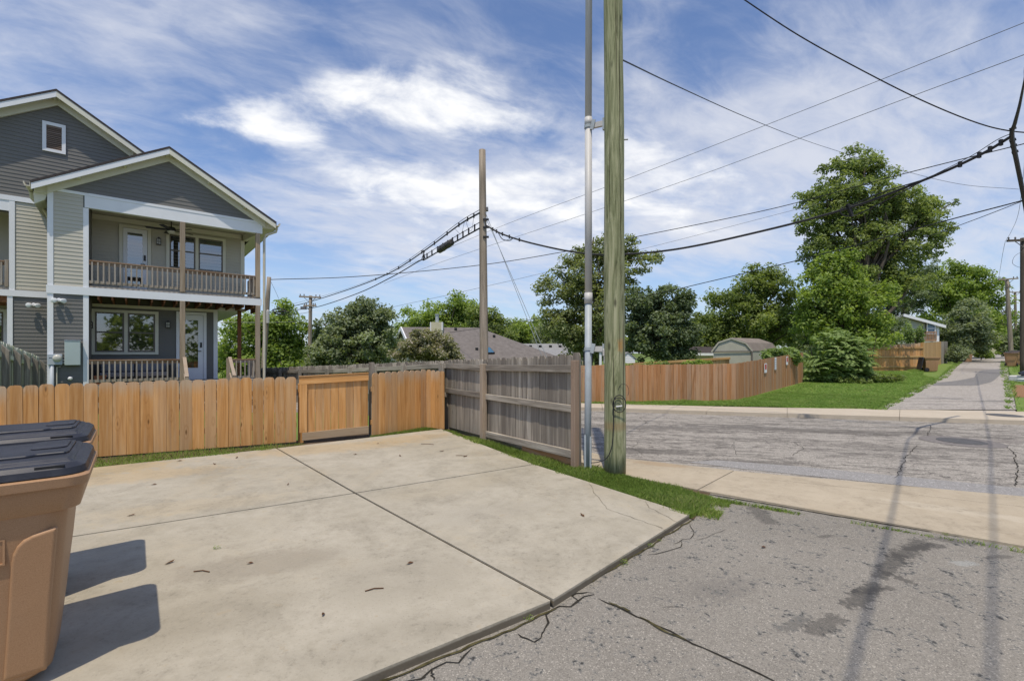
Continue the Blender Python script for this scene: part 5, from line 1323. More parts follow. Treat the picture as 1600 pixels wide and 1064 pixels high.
for s in (-1, 1):
    m = MB().hexa([(0, -.05, z_a), (s * .45, -.05, z_e - .06), (s * .45, 1.7, z_e - .06), (0, 1.7, z_a)], [(0, -.05, z_a + .04), (s * .45, -.05, z_e - .02), (s * .45, 1.7, z_e - .02), (0, 1.7, z_a + .04)]); obj('roof', m, WC['roofgrey'], ws)
# dark open shed with a white post, left of the pole
w = W(932, 556, 24)
ds = thing('carport', 'dark open carport with a white corner post between the pipe and the pole', 'shed', (w.x, w.y, T(w.x, w.y)))
obj('roof', MB().hexa([(-.25, 0, 1.67), (.3, 0, 1.62), (.3, 3, 1.62), (-.25, 3, 1.67)], [(-.25, 0, 1.77), (.35, 0, 1.70), (.35, 3, 1.70), (-.25, 3, 1.77)]), WC['roofgrey'], ds)
obj('corner_post', MB().bx(.16, .28, .05, .17, 0, 1.62), WC['white'], ds); obj('back_wall', MB().bx(-.25, .28, 2.8, 2.9, 0, 1.6).bx(-.25, -.18, .1, 2.8, 0, 1.6), WC['void'], ds)
# barn roofed shed
d3 = 24.0; w = W(1145, 570, d3)
bs = thing('barn_shed', 'sage barn style shed with a gambrel shingle roof above the russet fence', 'shed', (w.x, w.y, T(w.x, w.y)))
def b_(px, py, d): p = W(px, py, d); return Vector((p.x - w.x, p.y - w.y, p.z - bs.location.z))
front = [b_(1114.6, 580, d3), b_(1176, 580, d3 + .3), b_(1176, 549, d3 + .3), b_(1166, 537, d3 + .25), b_(1144, 529.8, d3 + .15), b_(1125, 536, d3 + .05), b_(1114.6, 550, d3)]
ax = Vector((2.4, 1.8, 0))
m = MB(); face(m, front); bk = [p + ax for p in front]; face(m, bk[::-1]); n_ = len(front)
m.add(front + bk, [(n_ - 1, 0, n_, 2 * n_ - 1), (1, 2, n_ + 2, n_ + 1)]); obj('wall', m, WC['shedwall'], bs)
ctr = b_(1145, 548, d3)
for i in range(2, 6):
    a, b = front[i], front[i + 1]; a2 = ctr + (a - ctr) * 1.04; b2 = ctr + (b - ctr) * 1.04; o_ = ax.normalized() * -.08
    up = Vector((0, 0, .05)); m = MB().hexa([a2 + o_, b2 + o_, b2 + ax, a2 + ax], [a2 + o_ + up, b2 + o_ + up, b2 + ax + up, a2 + ax + up]); m.f = [f[::-1] for f in m.f]
    obj('roof', m, WC['roofshed'], bs)
    obj('rake_trim', MB().bar(a2 + o_ * 1.3, b2 + o_ * 1.3, .03, .07), WC['shedwall'], bs)
obj('trim_board', MB().bar(b_(1116, 549.5, d3 - .06), b_(1175, 549.0, d3 + .24), .03, .06), WC['frame'], bs)
obj('corner_trim', MB().bar(b_(1175, 580, d3 + .25), b_(1175, 549, d3 + .25), .08, .05, (0, 1, 0)), WC['frame'], bs)
# white gutter work glimpsed right of the dark tree
w = W(1105, 552, 33); gh = thing('garage_roof', 'small dark roof with white fascia left of the barn shed', 'garage', (w.x, w.y, T(w.x, w.y)))
zz0 = W(0, 553, 33).z - gh.location.z
obj('wall', MB().bx(-1.4, 1.6, .2, 3, 0, zz0), WC['creamside'], gh); obj('roof', MB().hexa([(-1.7, -.1, zz0), (1.8, -.1, zz0), (1.8, 3, zz0 + .1), (-1.7, 3, zz0 + .1)], [(-1.2, 1.3, zz0 + .55), (1.6, 1.3, zz0 + .55), (1.6, 1.8, zz0 + .55), (-1.2, 1.8, zz0 + .55)]), WC['roofdark'], gh)
obj('fascia', MB().bx(-1.7, 1.8, -.14, -.1, zz0 - .12, zz0 + .06), WC['white'], gh)
# sage house by the alley
d4 = 46.0; w = W(1440, 560, d4)
sh = thing('alley_house', 'pale sage house with a small wooden balcony above the pine fence', 'house', (w.x, w.y, T(w.x, w.y)))
def s_(px, py, d): p = W(px, py, d); return Vector((p.x - w.x, p.y - w.y, p.z - sh.location.z))
A, B_, C, D_ = s_(1408, 560, d4), s_(1463, 560, d4 + .6), s_(1463, 507, d4 + .6), s_(1411, 494.5, d4)
A2 = s_(1396, 560, d4); D2 = s_(1392, 512, d4)
dep = Vector((3.6, 6.5, 0)); m = MB(); z = 0.0
face(m, [A2, B_, C, D_, D2]); face(m, [B_, B_ + dep, C + dep, C]); obj('wall', m, WC['greenside'], sh)
m = MB()
for k in range(26):
    z0 = k * .17; 
    if z0 + .17 > min(C.z, D2.z): break
    m.add([(A2.x, A2.y - .05, z0), (B_.x, B_.y - .05, z0), (B_.x, B_.y - .02, z0 + .17), (A2.x, A2.y - .02, z0 + .17)], [(0, 1, 2, 3)])
obj('siding', m, WC['greenside'], sh)
m = MB(); e1 = s_(1476, 509, d4 + .3); pk = s_(1411, 491, d4 - .3); slab(m, [pk, e1, e1 + dep, pk + dep][::-1], .12); obj('roof', m, WC['roofgrey'], sh)
m = MB().bar(pk + Vector((0, -.1, -.1)), e1 + Vector((0, -.1, -.1)), .08, .28); obj('rake_board', m, WC['white'], sh)
m = MB(); e0 = s_(1388, 513, d4 - .2); slab(m, [e0, pk, pk + dep, e0 + dep][::-1], .12); obj('roof', m, WC['roofgrey'], sh)
m = MB().bar(B_ + Vector((0, -.1, 0)), C + Vector((0, -.1, 0)), .3, .12, (0, 1, 0)); m.bar(B_ + Vector((.6, .5, 0)), C + Vector((.6, .5, -.1)), .2, .12, (0, 1, 0)); obj('corner_post', m, WC['white'], sh)
c1, c2 = s_(1448, 521, d4 + .3), s_(1459, 505.5, d4 + .3)
wn = obj('window', MB().bx(c1.x - .08, c2.x + .08, c1.y - .12, c1.y - .04, c1.z - .08, c1.z).bx(c1.x - .08, c2.x + .08, c1.y - .12, c1.y - .04, c2.z, c2.z + .09).bx(c1.x - .08, c1.x, c1.y - .12, c1.y - .04, c1.z, c2.z).bx(c2.x, c2.x + .08, c1.y - .12, c1.y - .04, c1.z, c2.z).bx(c1.x, c2.x, c1.y - .12, c1.y - .04, (c1.z + c2.z) / 2 - .04, (c1.z + c2.z) / 2 + .04), WC['white'], sh)
obj('pane', MB().add([(c1.x, c1.y - .06, c1.z), (c2.x, c1.y - .06, c1.z), (c2.x, c1.y - .06, c2.z), (c1.x, c1.y - .06, c2.z)], [(0, 1, 2, 3)]), WC['skylight'], wn)
b1, b2 = s_(1445.5, 531, d4 - .9), s_(1463.5, 518, d4 - .9)
bc = obj('balcony', MB().bx(b1.x, b2.x, b1.y, b1.y + .9, b1.z - .12, b1.z).bx(b1.x, b2.x, b1.y, b1.y + .08, b2.z - .08, b2.z).bx(b1.x, b1.x + .08, b1.y, b1.y + .8, b2.z - .08, b2.z), WC['brownx'], sh)
for k in range(9): x = b1.x + (b2.x - b1.x) * k / 8; obj('baluster', MB().bx(x - .025, x + .025, b1.y + .01, b1.y + .06, b1.z, b2.z - .08), WC['brownz'], bc)
# far end of the alley: a small grey house
w = W(1543, 545, 100); eh = thing('alley_house', 'tiny grey house closing the far end of the alley', 'house', (w.x, w.y, T(w.x, w.y)))
obj('wall', MB().bx(-2.5, 2.5, 0, 5, 0, 2.4), WC['creamside'], eh); obj('roof', MB().prism([(-3, 2.4), (3, 2.4), (0, 4.2)], 'y', -.4, 5.4), WC['roofgrey'], eh)
obj('door', MB().bx(-.5, .5, -.05, -.01, 0, 2.0), WC['white'], eh)

# ------------------------------------------------------------------ poles in the distance
def pole(name, label, px_t, py_t, px_b, d, r, arms=(), mat='polewood', extra=None, dz=0.0):
    top = W(px_t, py_t, d); xb = (px_b - 800) / FPX * d; zb = T(xb, d) - .2
    p = thing(name, label, 'utility pole', (xb, d, zb))
    dx = top.x - xb; h = top.z - zb
    obj('shaft', MB().tube([(dx * t, 0, h * t) for t in np.linspace(0, 1, 9)], [r * (1 - .28 * t) for t in np.linspace(0, 1, 9)], 14), WC[mat], p, smooth=True)
    for (py, x0, x1, tilt) in arms:
        z = CH + (HOR - py) / FPX * d - zb; t = z / h
        a = obj('crossarm', MB().bar((dx * t + x0, -.12, z - tilt), (dx * t + x1, -.12, z + tilt), .10, .12), WC[mat], p)
        for xx in (x0 + .08, (x0 * .55), (x1 * .55), x1 - .08):
            obj('insulator', MB().lathe([(.02, 0), (.045, .05), (.03, .08), (.05, .12), (.02, .17)], 8), WC['cablegrey'], a, (dx * t + xx, -.12, z + .05 + tilt * xx / max(abs(x0), abs(x1))))
        obj('brace', MB().bar((dx * t + x0 * .55, -.10, z - .05), (dx * t, -.10, z - .45), .03, .03).bar((dx * t + x1 * .55, -.10, z - .05), (dx * t, -.10, z - .45), .03, .03), WC['cablegrey'], a)
    return p, h, dx
PA_, hA, dxA = pole('utility_pole', 'tall bare wooden pole rising behind the grey fence, without crossarms', 753.5, 235, 757, 15.0, .155)
for z in (345, 357, 372):
    zz = CH + (HOR - z) / FPX * 15 - PA_.location.z; obj('cable_bracket', MB().bx(-.04, .15, -.15, -.10, zz - .03, zz + .03), WC['cable'], PA_)
obj('bolt', MB().bx(.06, .125, -.1, .05, CH + (HOR - 330) / FPX * 15 - PA_.location.z, CH + (HOR - 325) / FPX * 15 - PA_.location.z), WC['cablegrey'], PA_)
PL, hL, dxL = pole('utility_pole', 'leaning bare wooden pole just right of the townhouse', 420.5, 433, 409.5, 28.0, .16)
obj('cable_can', MB().lathe([(.09, 0), (.09, .75), (.04, .8)], 10), WC['pvc'], PL, (.42, -.12, CH + (HOR - 505) / FPX * 28 - PL.location.z))
PM, hM, dxM = pole('utility_pole', 'wooden pole with one crossarm in front of the big grey green tree', 485.5, 462, 483, 36.0, .17, [(464.5, -.85, .85, -.04), (478, -.5, .5, .0)])
obj('transformer_gear', MB().bx(-.55, -.15, -.3, -.1, CH + (HOR - 482) / FPX * 36 - PM.location.z - .1, CH + (HOR - 482) / FPX * 36 - PM.location.z + .12), WC['cablegrey'], PM)
PR, hR, dxR = pole('utility_pole', 'dark wooden pole with a crossarm at the right edge of the picture', 1598, 372, 1599, 27.0, .15, [(376.5, -1.05, .3, .03)], 'bark')
PR2, h2, dx2 = pole('utility_pole', 'wooden pole with a wide crossarm rising past the bright trees', 1573, 436, 1581, 44.0, .19, [(436.5, -.95, .95, .06), (448, -.2, .2, 0)])
PR3, h3, dx3 = pole('utility_pole', 'farthest thin wooden pole with a crossarm down the alley', 1586, 456, 1588, 60.0, .17, [(457, -.9, .9, .0)])
PS, hS, dxS = pole('street_light', 'slim grey pole with two lamp arms behind the lower porch', 367, 492, 365.5, 40.0, .13, [], 'galv'); PS['category'] = 'street light'
for (px, py, s) in ((353, 505, -1), (380, 504, 1), (347, 531, -1)):
    z = CH + (HOR - py) / FPX * 40 - PS.location.z; x = (px - 366) / FPX * 40
    a = obj('lamp_arm', MB().tube([(0, -.05, z - .35), (x * .5, -.1, z - .08), (x, -.1, z)], .04, 6), WC['galv'], PS)
    obj('lamp_head', MB().bx(x - .35, x + .2, -.2, 0, z - .02, z + .12), WC['paper'], a, bevel=.03)
pw = W(450, 540, 38); 
PT, hT, dxT = pole('street_light', 'short grey lamp post left of the big grey green tree', 449, 536, 449, 38.0, .09, [], 'galv'); PT['category'] = 'street light'
z = CH + (HOR - 534) / FPX * 38 - PT.location.z
ar_ = obj('lamp_arm', MB().tube([(0, 0, z - .15), (.5, -.1, z + .05), (1.3, -.1, z + .15)], .04, 6), WC['galv'], PT)
obj('lamp_head', MB().bx(-.5, .1, -.2, 0, z - .06, z + .05), WC['paper'], ar_, bevel=.03)
PV2, _, _ = pole('utility_pole', 'thin pole with a white can above the brown roof', 731.5, 486, 732, 60.0, .12, [])
obj('transformer_can', MB().lathe([(.22, 0), (.25, .1), (.25, .8), (.1, .95)], 12), WC['paper'], PV2, (-.35, -.1, CH + (HOR - 508) / FPX * 60 - PV2.location.z))

# ------------------------------------------------------------------ wires
def curve_pts(P, sag=0.0, n=24):
    """smooth line through points (Catmull-Rom)"""
    P = [Vector(p) for p in P]
    if len(P) == 2:
        return [P[0].lerp(P[1], k / n) - Vector((0, 0, sag * 4 * (k / n) * (1 - k / n))) for k in range(n + 1)]
    Q = [P[0] * 2 - P[1]] + P + [P[-1] * 2 - P[-2]]; o = []
    for i in range(1, len(Q) - 2):
        for k in range(n if i < len(Q) - 3 else n + 1):
            t = k / n; a, b, c, d = Q[i - 1], Q[i], Q[i + 1], Q[i + 2]
            o.append(.5 * ((2 * b) + (c - a) * t + (2 * a - 5 * b + 4 * c - d) * t * t + (3 * b - a - 3 * c + d) * t ** 3))
    return o
def wire(name, label, P, r, sag=0.0, mat='cable', n=14, sides=6, parts=None):
    pts = curve_pts(P, sag, n)
    o = obj(name, MB().tube(pts, (r[:len(pts)] if hasattr(r, "__len__") else r), sides), WC[mat], None)
    tag(o, label, 'cable'); return o, pts
Z0 = Vector
# street bundle: pole A, sagging behind the green pole, up to the junction over the alley mouth
J = W(1581, 213, 8.2)
bund = [W(757, 351, 14.95), W(785, 366, 14.6), W(830, 380, 14.1), W(900, 394.5, 13.3), W(960, 398, 12.7), W(1060, 389, 12.0), W(1200, 359, 11.0), W(1330, 324, 10.1), W(1450, 279, 9.2), W(1530, 243, 8.6), J]
o, pts = wire('cable_bundle', 'thick black cable bundle sagging across the street from the bare pole', bund, .026)
cl = MB()
for t in (.93, .90, .86, .965, .05, .075, .1, .13, .17):
    p = pts[int(t * (len(pts) - 1))]; cl.bar(p + Vector((0, 0, -.05)), p + Vector((0, 0, .06)), .04, .05, (1, 0, 0))
obj('clamp', cl, WC['cable'], o)
sup = curve_pts([pts[int(.80 * (len(pts) - 1))] + Vector((0, 0, .01)), pts[int(.88 * (len(pts) - 1))] + Vector((0, 0, .06)), pts[int(.95 * (len(pts) - 1))] + Vector((0, 0, .10)), J + Vector((0, 0, .05))], n=8)
obj('support_strand', MB().tube(sup, .007, 5), WC['cable'], o)
lp = pts[int(.695 * (len(pts) - 1))]; lp2 = pts[int(.80 * (len(pts) - 1))]
loop = [lp2, lp2.lerp(lp, .5) - Vector((0, 0, .14)), lp + Vector((.28, 0, -.12)), lp + Vector((.02, -.02, -.17)), lp + Vector((-.12, -.02, -.10)), lp + Vector((-.10, -.03, .02)), lp + Vector((.12, -.02, .08)), lp.lerp(lp2, .45) + Vector((0, -.02, .06)), lp2]
obj('slack_loop', MB().tube(curve_pts(loop, n=7), .012, 6), WC['cable'], o)
obj('loop_clip', MB().bar(lp + Vector((.02, -.03, .10)), lp + Vector((.12, -.03, -.16)), .05, .07, (0, 1, 0)), WC['cable'], o)
l1 = [pts[int(.085 * (len(pts) - 1))], pts[int(.10 * (len(pts) - 1))] - Vector((0, 0, .16)), pts[int(.13 * (len(pts) - 1))] - Vector((0, 0, .12)), pts[int(.145 * (len(pts) - 1))]]
obj('slack_loop', MB().tube(curve_pts(l1, n=7), .014, 6), WC['cable'], o)
# alley line: from the far right pole over the junction and on over the camera side of the alley
over = [W(1606, 345, 9.9), W(1598, 300, 9.3), W(1589, 255, 8.75), J, W(1586, 192, 7.9), W(1593, 165, 7.5), W(1601, 125, 7.0), W(1615, 60, 6.3), Vector((3.6, 2.25, 6.2)), Vector((1.6, .05, 6.3)), Vector((-1.8, -3.7, 6.4)), Vector((-6, -8.4, 6.8))]
o, pts2 = wire('cable_bundle', 'thick black cable curving overhead along the alley at the right edge', over, [.034] * 42 + [.034 - .020 * min(1, k / 40) for k in range(200)])
cl = MB()
for k in (33, 36, 39, 48): p = pts2[k]; cl.bar(p + Vector((-.04, 0, 0)), p + Vector((.05, 0, .03)), .035, .05)
obj('clamp', cl, WC['cable'], o)
wire('power_cable', 'second black overhead cable running along the alley outside the right edge', [W(1600, 366, 27.2), Vector((17, 14.2, 6.9)), Vector((9.4, 6.75, 6.4)), Vector((4.55, 2.1, 6.4)), Vector((2.4, .05, 6.45)), Vector((-4.5, -6.6, 6.9))], .012)
# black service wire from the top to the junction
o, p3 = wire('power_cable', 'twisted black wire swooping down from the top of the picture to the alley cable', [W(1062, -78, 7.3), W(1110, -38, 7.45), W(1160, -2, 7.6), W(1250, 57, 7.75), W(1350, 112, 7.9), W(1440, 157, 8.0), W(1520, 190, 8.1), W(1575, 204.5, 8.2), W(1640, 210, 8.4)], .011)
# left spans from pole A
w1 = [W(749, 333, 14.9), W(717, 352, 16.5), W(663, 392, 20), W(612, 425, 25), W(560, 447, 30), W(498, 467.5, 36), W(460, 478, 38), W(424, 486, 40)]
o, pl1 = wire('cable_bundle', 'upper black lashed cable from the bare pole down to the left crossarm pole', w1, .028)
b = MB()
for k in range(4, 52, 5): p = pl1[k]; b.bar(p + Vector((0, 0, -.06)), p + Vector((0, 0, .08)), .05, .05, (1, 0, 0))
obj('spacer', b, WC['cable'], o)
obj('strand', MB().tube([p + Vector((0, 0, .10)) for p in pl1[:44]], .010, 5), WC['cable'], o)
obj('hanging_loop', MB().tube(curve_pts([pl1[4], pl1[6] - Vector((0, 0, .45)), pl1[9] - Vector((0, 0, .25)), pl1[10]], n=6), .006, 5).tube(curve_pts([pl1[11], pl1[13] - Vector((0, 0, .35)), pl1[16]], n=6), .006, 5), WC['cable'], o)
w2 = [W(749, 357, 14.9), W(717, 375, 16.3), W(690, 390, 17.8), W(663, 406, 20), W(655, 408, 20.6), W(612, 433, 25), W(560, 458, 30), W(498, 479, 36), W(460, 484.5, 38), W(424, 489, 40)]
o, pl2 = wire('cable_bundle', 'lower black lashed cable carrying the splice case, left of the bare pole', w2, .026)
b = MB(); st2 = []
for k in range(3, 46, 4): p = pl2[k]; b.bar(p + Vector((0, 0, -.02)), p + Vector((0, 0, .22)), .05, .05, (1, 0, 0))
obj('spacer', b, WC['cable'], o); obj('strand', MB().tube([p + Vector((0, 0, .19)) for p in pl2[:50]], .012, 5), WC['cable'], o)
obj('hanger', MB().bar(W(661, 391, 20), W(664, 404, 20), .04, .04).bar(W(664, 391, 20), W(659, 405, 20), .03, .03), WC['cable'], o)
spa, spb = W(706, 380.5, 16.9), W(686, 393.5, 17.9); spa.z += .05; spb.z += .05
sc = thing('splice_case', 'grey cylindrical splice case hanging on the lower lashed cable', 'splice case', tuple((spa + spb) / 2))
c_ = (spa + spb) / 2
obj('case', MB().tube([spa - c_, spa.lerp(spb, .04) - c_, spa.lerp(spb, .96) - c_, spb - c_], [.09, .125, .125, .09], 12), plain('splice_plastic', (.075, .07, .065), .6, .3), sc)
for t_ in (.3, .67): obj('rib', MB().tube([spa.lerp(spb, t_) - c_, spa.lerp(spb, t_ + .03) - c_], .135, 12), WC['cable'], sc)
# guy wires of pole A
wire('guy_wire', 'left one of the two steel guy wires slanting down from the bare pole', [W(758, 331, 14.9), W(848, 560, 15.6), W(862, 596, 15.7)], .009, 0, 'galv')
wire('guy_wire', 'right one of the two steel guy wires slanting down from the bare pole', [W(758, 360, 14.9), W(764, 352, 14.95), W(855, 560, 15.6), W(868, 592, 15.7)], .009, 0, 'galv')
# long thin wires
wire('power_cable', 'dark wire from the leaning pole passing behind the green pole to the tall tree', [W(421, 437, 28), W(560, 432, 29), W(745, 415, 30), W(870, 395.5, 30), W(975, 374, 29), W(1144, 340, 28), W(1245, 317, 27), W(1400, 275, 24), W(1600, 225, 20), W(1760, 185, 16)], .022)
wire('power_cable', 'thin wire rising to the upper right corner, the higher of two', [W(440, 480, 40), W(560, 445, 36), W(780, 355, 30), W(980, 280, 24), W(1250, 175, 18), W(1600, 36, 13), W(1800, -45, 11)], .010, 0, 'cablegrey')
wire('power_cable', 'thin wire rising to the right edge, the lower of two', [W(600, 443, 38), W(700, 406, 34), W(920, 333, 27), W(1100, 272, 22), W(1400, 160, 15.5), W(1600, 86, 12.5), W(1800, 10, 11)], .010, 0, 'cablegrey')
wire('power_cable', 'thin pale wire low behind the bare pole running to the tall airy tree', [W(490, 510, 36), W(600, 483, 33), W(700, 461, 31), W(835, 430, 30), W(1025, 384, 30), W(1192, 341, 29), W(1280, 318, 28)], .010, 0, 'cablegrey')
wire('power_cable', 'black wire crossing the big tree low from the green pole to the right edge', [W(700, 520, 40), W(800, 505, 34), W(976, 470, 26), W(1130, 435, 22), W(1270, 401, 19), W(1482, 344, 15), W(1600, 313, 13), W(1750, 272, 11)], .018)
wire('power_cable', 'short black wire joining the low wire near the right edge', [W(1440, 372, 17), W(1475, 361, 15.6), W(1540, 337, 14), W(1600, 313.5, 12.9)], .010)
wire('power_cable', 'black service wire slanting down right from the green pole', [W(970, 93, 6.2), W(1060, 136, 9), W(1160, 181, 14), W(1240, 213, 20), W(1295, 232, 26), W(1400, 264, 27), W(1500, 288, 27), W(1592, 296, 27)], .010)
wire('power_cable', 'thin drop wire between the right hand poles', [W(1571, 376, 27), W(1567, 395, 32), W(1562, 425, 40), W(1560, 436, 44)], .010, 0, 'cablegrey')
wire('power_cable', 'thin drop wire above the crossarm at the right edge', [W(1602, 245, 21), W(1592, 330, 24), W(1580, 362, 26), W(1572, 375, 27)], .008, 0, 'cablegrey')
wire('power_cable', 'slack wire loop hanging on the right edge pole', [W(1598, 393, 26.8), W(1586, 400, 26.8), W(1582, 411, 26.8), W(1590, 417, 26.8), W(1598, 418, 26.8)], .009)
wire('power_cable', 'wire between the leaning pole and the crossarm pole', [W(419, 488, 28.2), W(440, 492, 30), W(470, 490, 34), W(486, 487, 36)], .014)
wire('power_cable', 'pale wire low between the leaning pole and the trees', [W(330, 503, 27), W(412, 504, 28), W(450, 503, 32), W(484, 502, 36)], .010, 0, 'pvc')
wire('power_cable', 'thin stay wire from the top of the leaning pole', [W(422, 438, 28), W(429, 452, 29), W(437, 470, 31)], .009, 0)
wc = obj('cable_storage', MB().tube(curve_pts([W(426, 484, 28.3), W(436, 482, 28.3), W(446, 485, 28.4), W(440, 488, 28.4), W(428, 487, 28.3), W(426, 484, 28.3)], n=6), .03, 6).tube(curve_pts([W(428, 489, 28.3), W(440, 486, 28.3), W(452, 488, 28.4), W(440, 491, 28.4), W(428, 489, 28.3)], n=6), .03, 6), WC['cable'])
tag(wc, 'tangle of coiled black cable beside the leaning pole', 'cable')
# ------------------------------------------------------------------ foliage
def leaf_mat(name, dark, mid, light, trans=.35, rough=.55):
    m = Mat(name, rough, .25)
    at = m.N('ShaderNodeAttribute'); at.attribute_name = 'tone'
    c = m.ramp(at.outputs['Fac'], [(.1, dark), (.5, mid), (.92, light)]); m.col(c)
    tr = m.N('ShaderNodeBsdfTranslucent'); m.L(m.mix(1.0, c, (1.25, 1.3, .6), 'MULTIPLY'), tr.inputs[0])
    mx = m.N('ShaderNodeMixShader'); mx.inputs[0].default_value = trans
    m.L(m.b.outputs[0], mx.inputs[1]); m.L(tr.outputs[0], mx.inputs[2]); m.L(mx.outputs[0], m.out.inputs[0])
    return m.m
LEAF = {
    'bright': leaf_mat('leaf_bright', (0.116, 0.174, 0.040), (0.234, 0.325, 0.076), (0.398, 0.492, 0.144), .5),
    'mid': leaf_mat('leaf_mid', (0.109, 0.151, 0.047), (0.211, 0.272, 0.088), (0.343, 0.409, 0.161), .5),
    'olive': leaf_mat('leaf_olive', (0.116, 0.143, 0.060), (0.226, 0.264, 0.115), (0.366, 0.401, 0.203), .5),
    'airy': leaf_mat('leaf_airy', (.115, .160, .055), (.225, .285, .105), (.36, .42, .19), .5),
    'silver': leaf_mat('leaf_silver', (0.124, 0.159, 0.088), (0.242, 0.288, 0.172), (0.412, 0.461, 0.314), .45),
    'dark': leaf_mat('leaf_dark', (0.081, 0.118, 0.060), (0.164, 0.212, 0.115), (0.272, 0.325, 0.195), .45),
    'sumac': leaf_mat('leaf_sumac', (0.116, 0.174, 0.057), (0.234, 0.325, 0.110), (0.390, 0.484, 0.195), .45),
    'bloom': leaf_mat('leaf_bloom', (0.132, 0.136, 0.067), (0.256, 0.264, 0.136), (0.561, 0.484, 0.491), .45),
}
def leaf_mesh(name, C, size, tone, mat, up=.35, aspect=.55, out=None):
    """one small folded leaf per row of C"""
    n = len(C); C = np.asarray(C)
    nr = rng.normal(size=(n, 3)); nr[:, 2] = np.abs(nr[:, 2]) + up
    if out is not None: nr += out * .8
    nr /= np.linalg.norm(nr, axis=1)[:, None]
    a = rng.normal(size=(n, 3)); a[:, 2] -= .35; a -= nr * (a * nr).sum(1)[:, None]; a /= np.linalg.norm(a, axis=1)[:, None]
    b = np.cross(nr, a); s = (size * rng.uniform(.6, 1.35, n))[:, None]
    V = np.empty((n, 4, 3)); V[:, 0] = C - a * s * .5; V[:, 1] = C + b * s * aspect * .5 + nr * s * .10; V[:, 2] = C + a * s * .5 - nr * s * .05; V[:, 3] = C - b * s * aspect * .5 + nr * s * .10
    me = bpy.data.meshes.new(name); me.vertices.add(4 * n); me.loops.add(4 * n); me.polygons.add(n)
    me.vertices.foreach_set('co', V.reshape(-1).astype(np.float32)); me.loops.foreach_set('vertex_index', np.arange(4 * n, dtype=np.int32))
    me.polygons.foreach_set('loop_start', np.arange(0, 4 * n, 4, dtype=np.int32))
    me.update(calc_edges=True)
    at = me.attributes.new('tone', 'FLOAT', 'FACE'); at.data.foreach_set('value', np.clip(tone, 0, 1).astype(np.float32))
    me.materials.append(mat); return me
def canopy(ell, ncl, nleaf, clr, flat=.65, shell=.5):
    """leaf places in clumps scattered through ellipsoids (cx,cy,cz,rx,ry,rz)"""
    vol = np.array([e[3] * e[4] * e[5] for e in ell]) ** .7; vol /= vol.sum()
    cen = []; rad = []; oc = []
    for e, f in zip(ell, vol):
        k = max(3, int(ncl * f)); u = rng.normal(size=(k, 3)); u /= np.linalg.norm(u, axis=1)[:, None]
        r = rng.uniform(0, 1, k) ** shell
        p = u * r[:, None]; cen.append(np.array(e[:3]) + p * np.array(e[3:])); rad.append(clr * rng.uniform(.55, 1.25, k)); oc.append(u)
    cen = np.concatenate(cen); rad = np.concatenate(rad); oc = np.concatenate(oc)
    w = rad ** 2; w /= w.sum(); cnt = np.maximum(4, (w * nleaf).astype(int))
    idx = np.repeat(np.arange(len(cen)), cnt); n = len(idx)
    g = rng.normal(size=(n, 3)); g /= np.maximum(1e-6, np.linalg.norm(g, axis=1))[:, None]; g *= (rng.uniform(0, 1, n) ** .55)[:, None]
    g[:, 2] *= flat
    # droop of the clump's rim
    P = cen[idx] + g * rad[idx][:, None]; P[:, 2] -= (g[:, 0] ** 2 + g[:, 1] ** 2) * rad[idx] * .25
    ct = rng.normal(0, .13, len(cen)); tone = .5 + ct[idx] + rng.normal(0, .16, n)
    return P, tone, cen, g
def limbs(mb, base, top, cen, r0, frac=.35, maxn=60, lean=0):
    base = Vector(base); top = Vector(top); H_ = (top - base).length
    tr = [base.lerp(top, t) + Vector((rnd.uniform(-1, 1), rnd.uniform(-1, 1), 0)) * H_ * .02 * (t > 0) for t in np.linspace(0, 1, 8)]
    mb.tube(tr, [r0 * (1.25 if k == 0 else 1 - .80 * k / 7) for k in range(8)], 9)
    sel = list(range(len(cen))); rnd.shuffle(sel)
    for i in sel[:min(maxn, int(len(cen) * frac))]:
        c = Vector(cen[i]); 
        k = rnd.uniform(.25, .85); j = int(k * 7); s = tr[j]
        if c.z < s.z - 1: 
            j = max(1, j - 3); s = tr[j]
        mid = s.lerp(c, .5) + Vector((rnd.uniform(-1, 1), rnd.uniform(-1, 1), rnd.uniform(.1, 1))) * (c - s).length * .12
        r = r0 * (1 - .80 * j / 7) * .45
        mb.tube(curve_pts([s, mid, c], n=4), [max(.012, r * (1 - .85 * q / 8)) for q in range(9)], 5, cap=False)
def tree(name, label, cat, d, trunk_px, ell_px, leaf, ls, nleaf, ncl, clr, group=None, r0=.22, shell=.5, depth=1.0, flat=.65, top_py=None, frac=.35, up=.35, base_py=None, mat_trunk='bark'):
    bx = (trunk_px - 800) / FPX * d; bz = T(bx, d) - .15
    if base_py is not None: bz = CH + (HOR - base_py) / FPX * d
    t = thing(name, label, cat, (bx, d, bz), 0, group)
    k = d / FPX; E_ = []
    for e in ell_px:
        px, py, rx, ry = e[:4]; dd = e[4] if len(e) > 4 else 0.0
        c = W(px, py, d + dd); kk = (d + dd) / FPX; E_.append((c.x - bx, c.y - d, c.z - bz, rx * kk, (rx + ry) / 2 * kk * depth, ry * kk))
    P, tone, cen, g = canopy(E_, ncl, nleaf, clr, flat, shell)
    P[:, 2] = np.maximum(P[:, 2], .02)
    put('crown', leaf_mesh('crown', P, ls, tone, LEAF[leaf], up, out=g), t)
    mb = MB(); tz = max(e[2] + e[5] * .35 for e in E_); tx = np.mean([e[0] for e in E_])
    limbs(mb, (0, 0, 0), (tx * .6, 0, tz), cen, r0, frac)
    obj('trunk', mb, WC[mat_trunk], t, smooth=True)
    return t
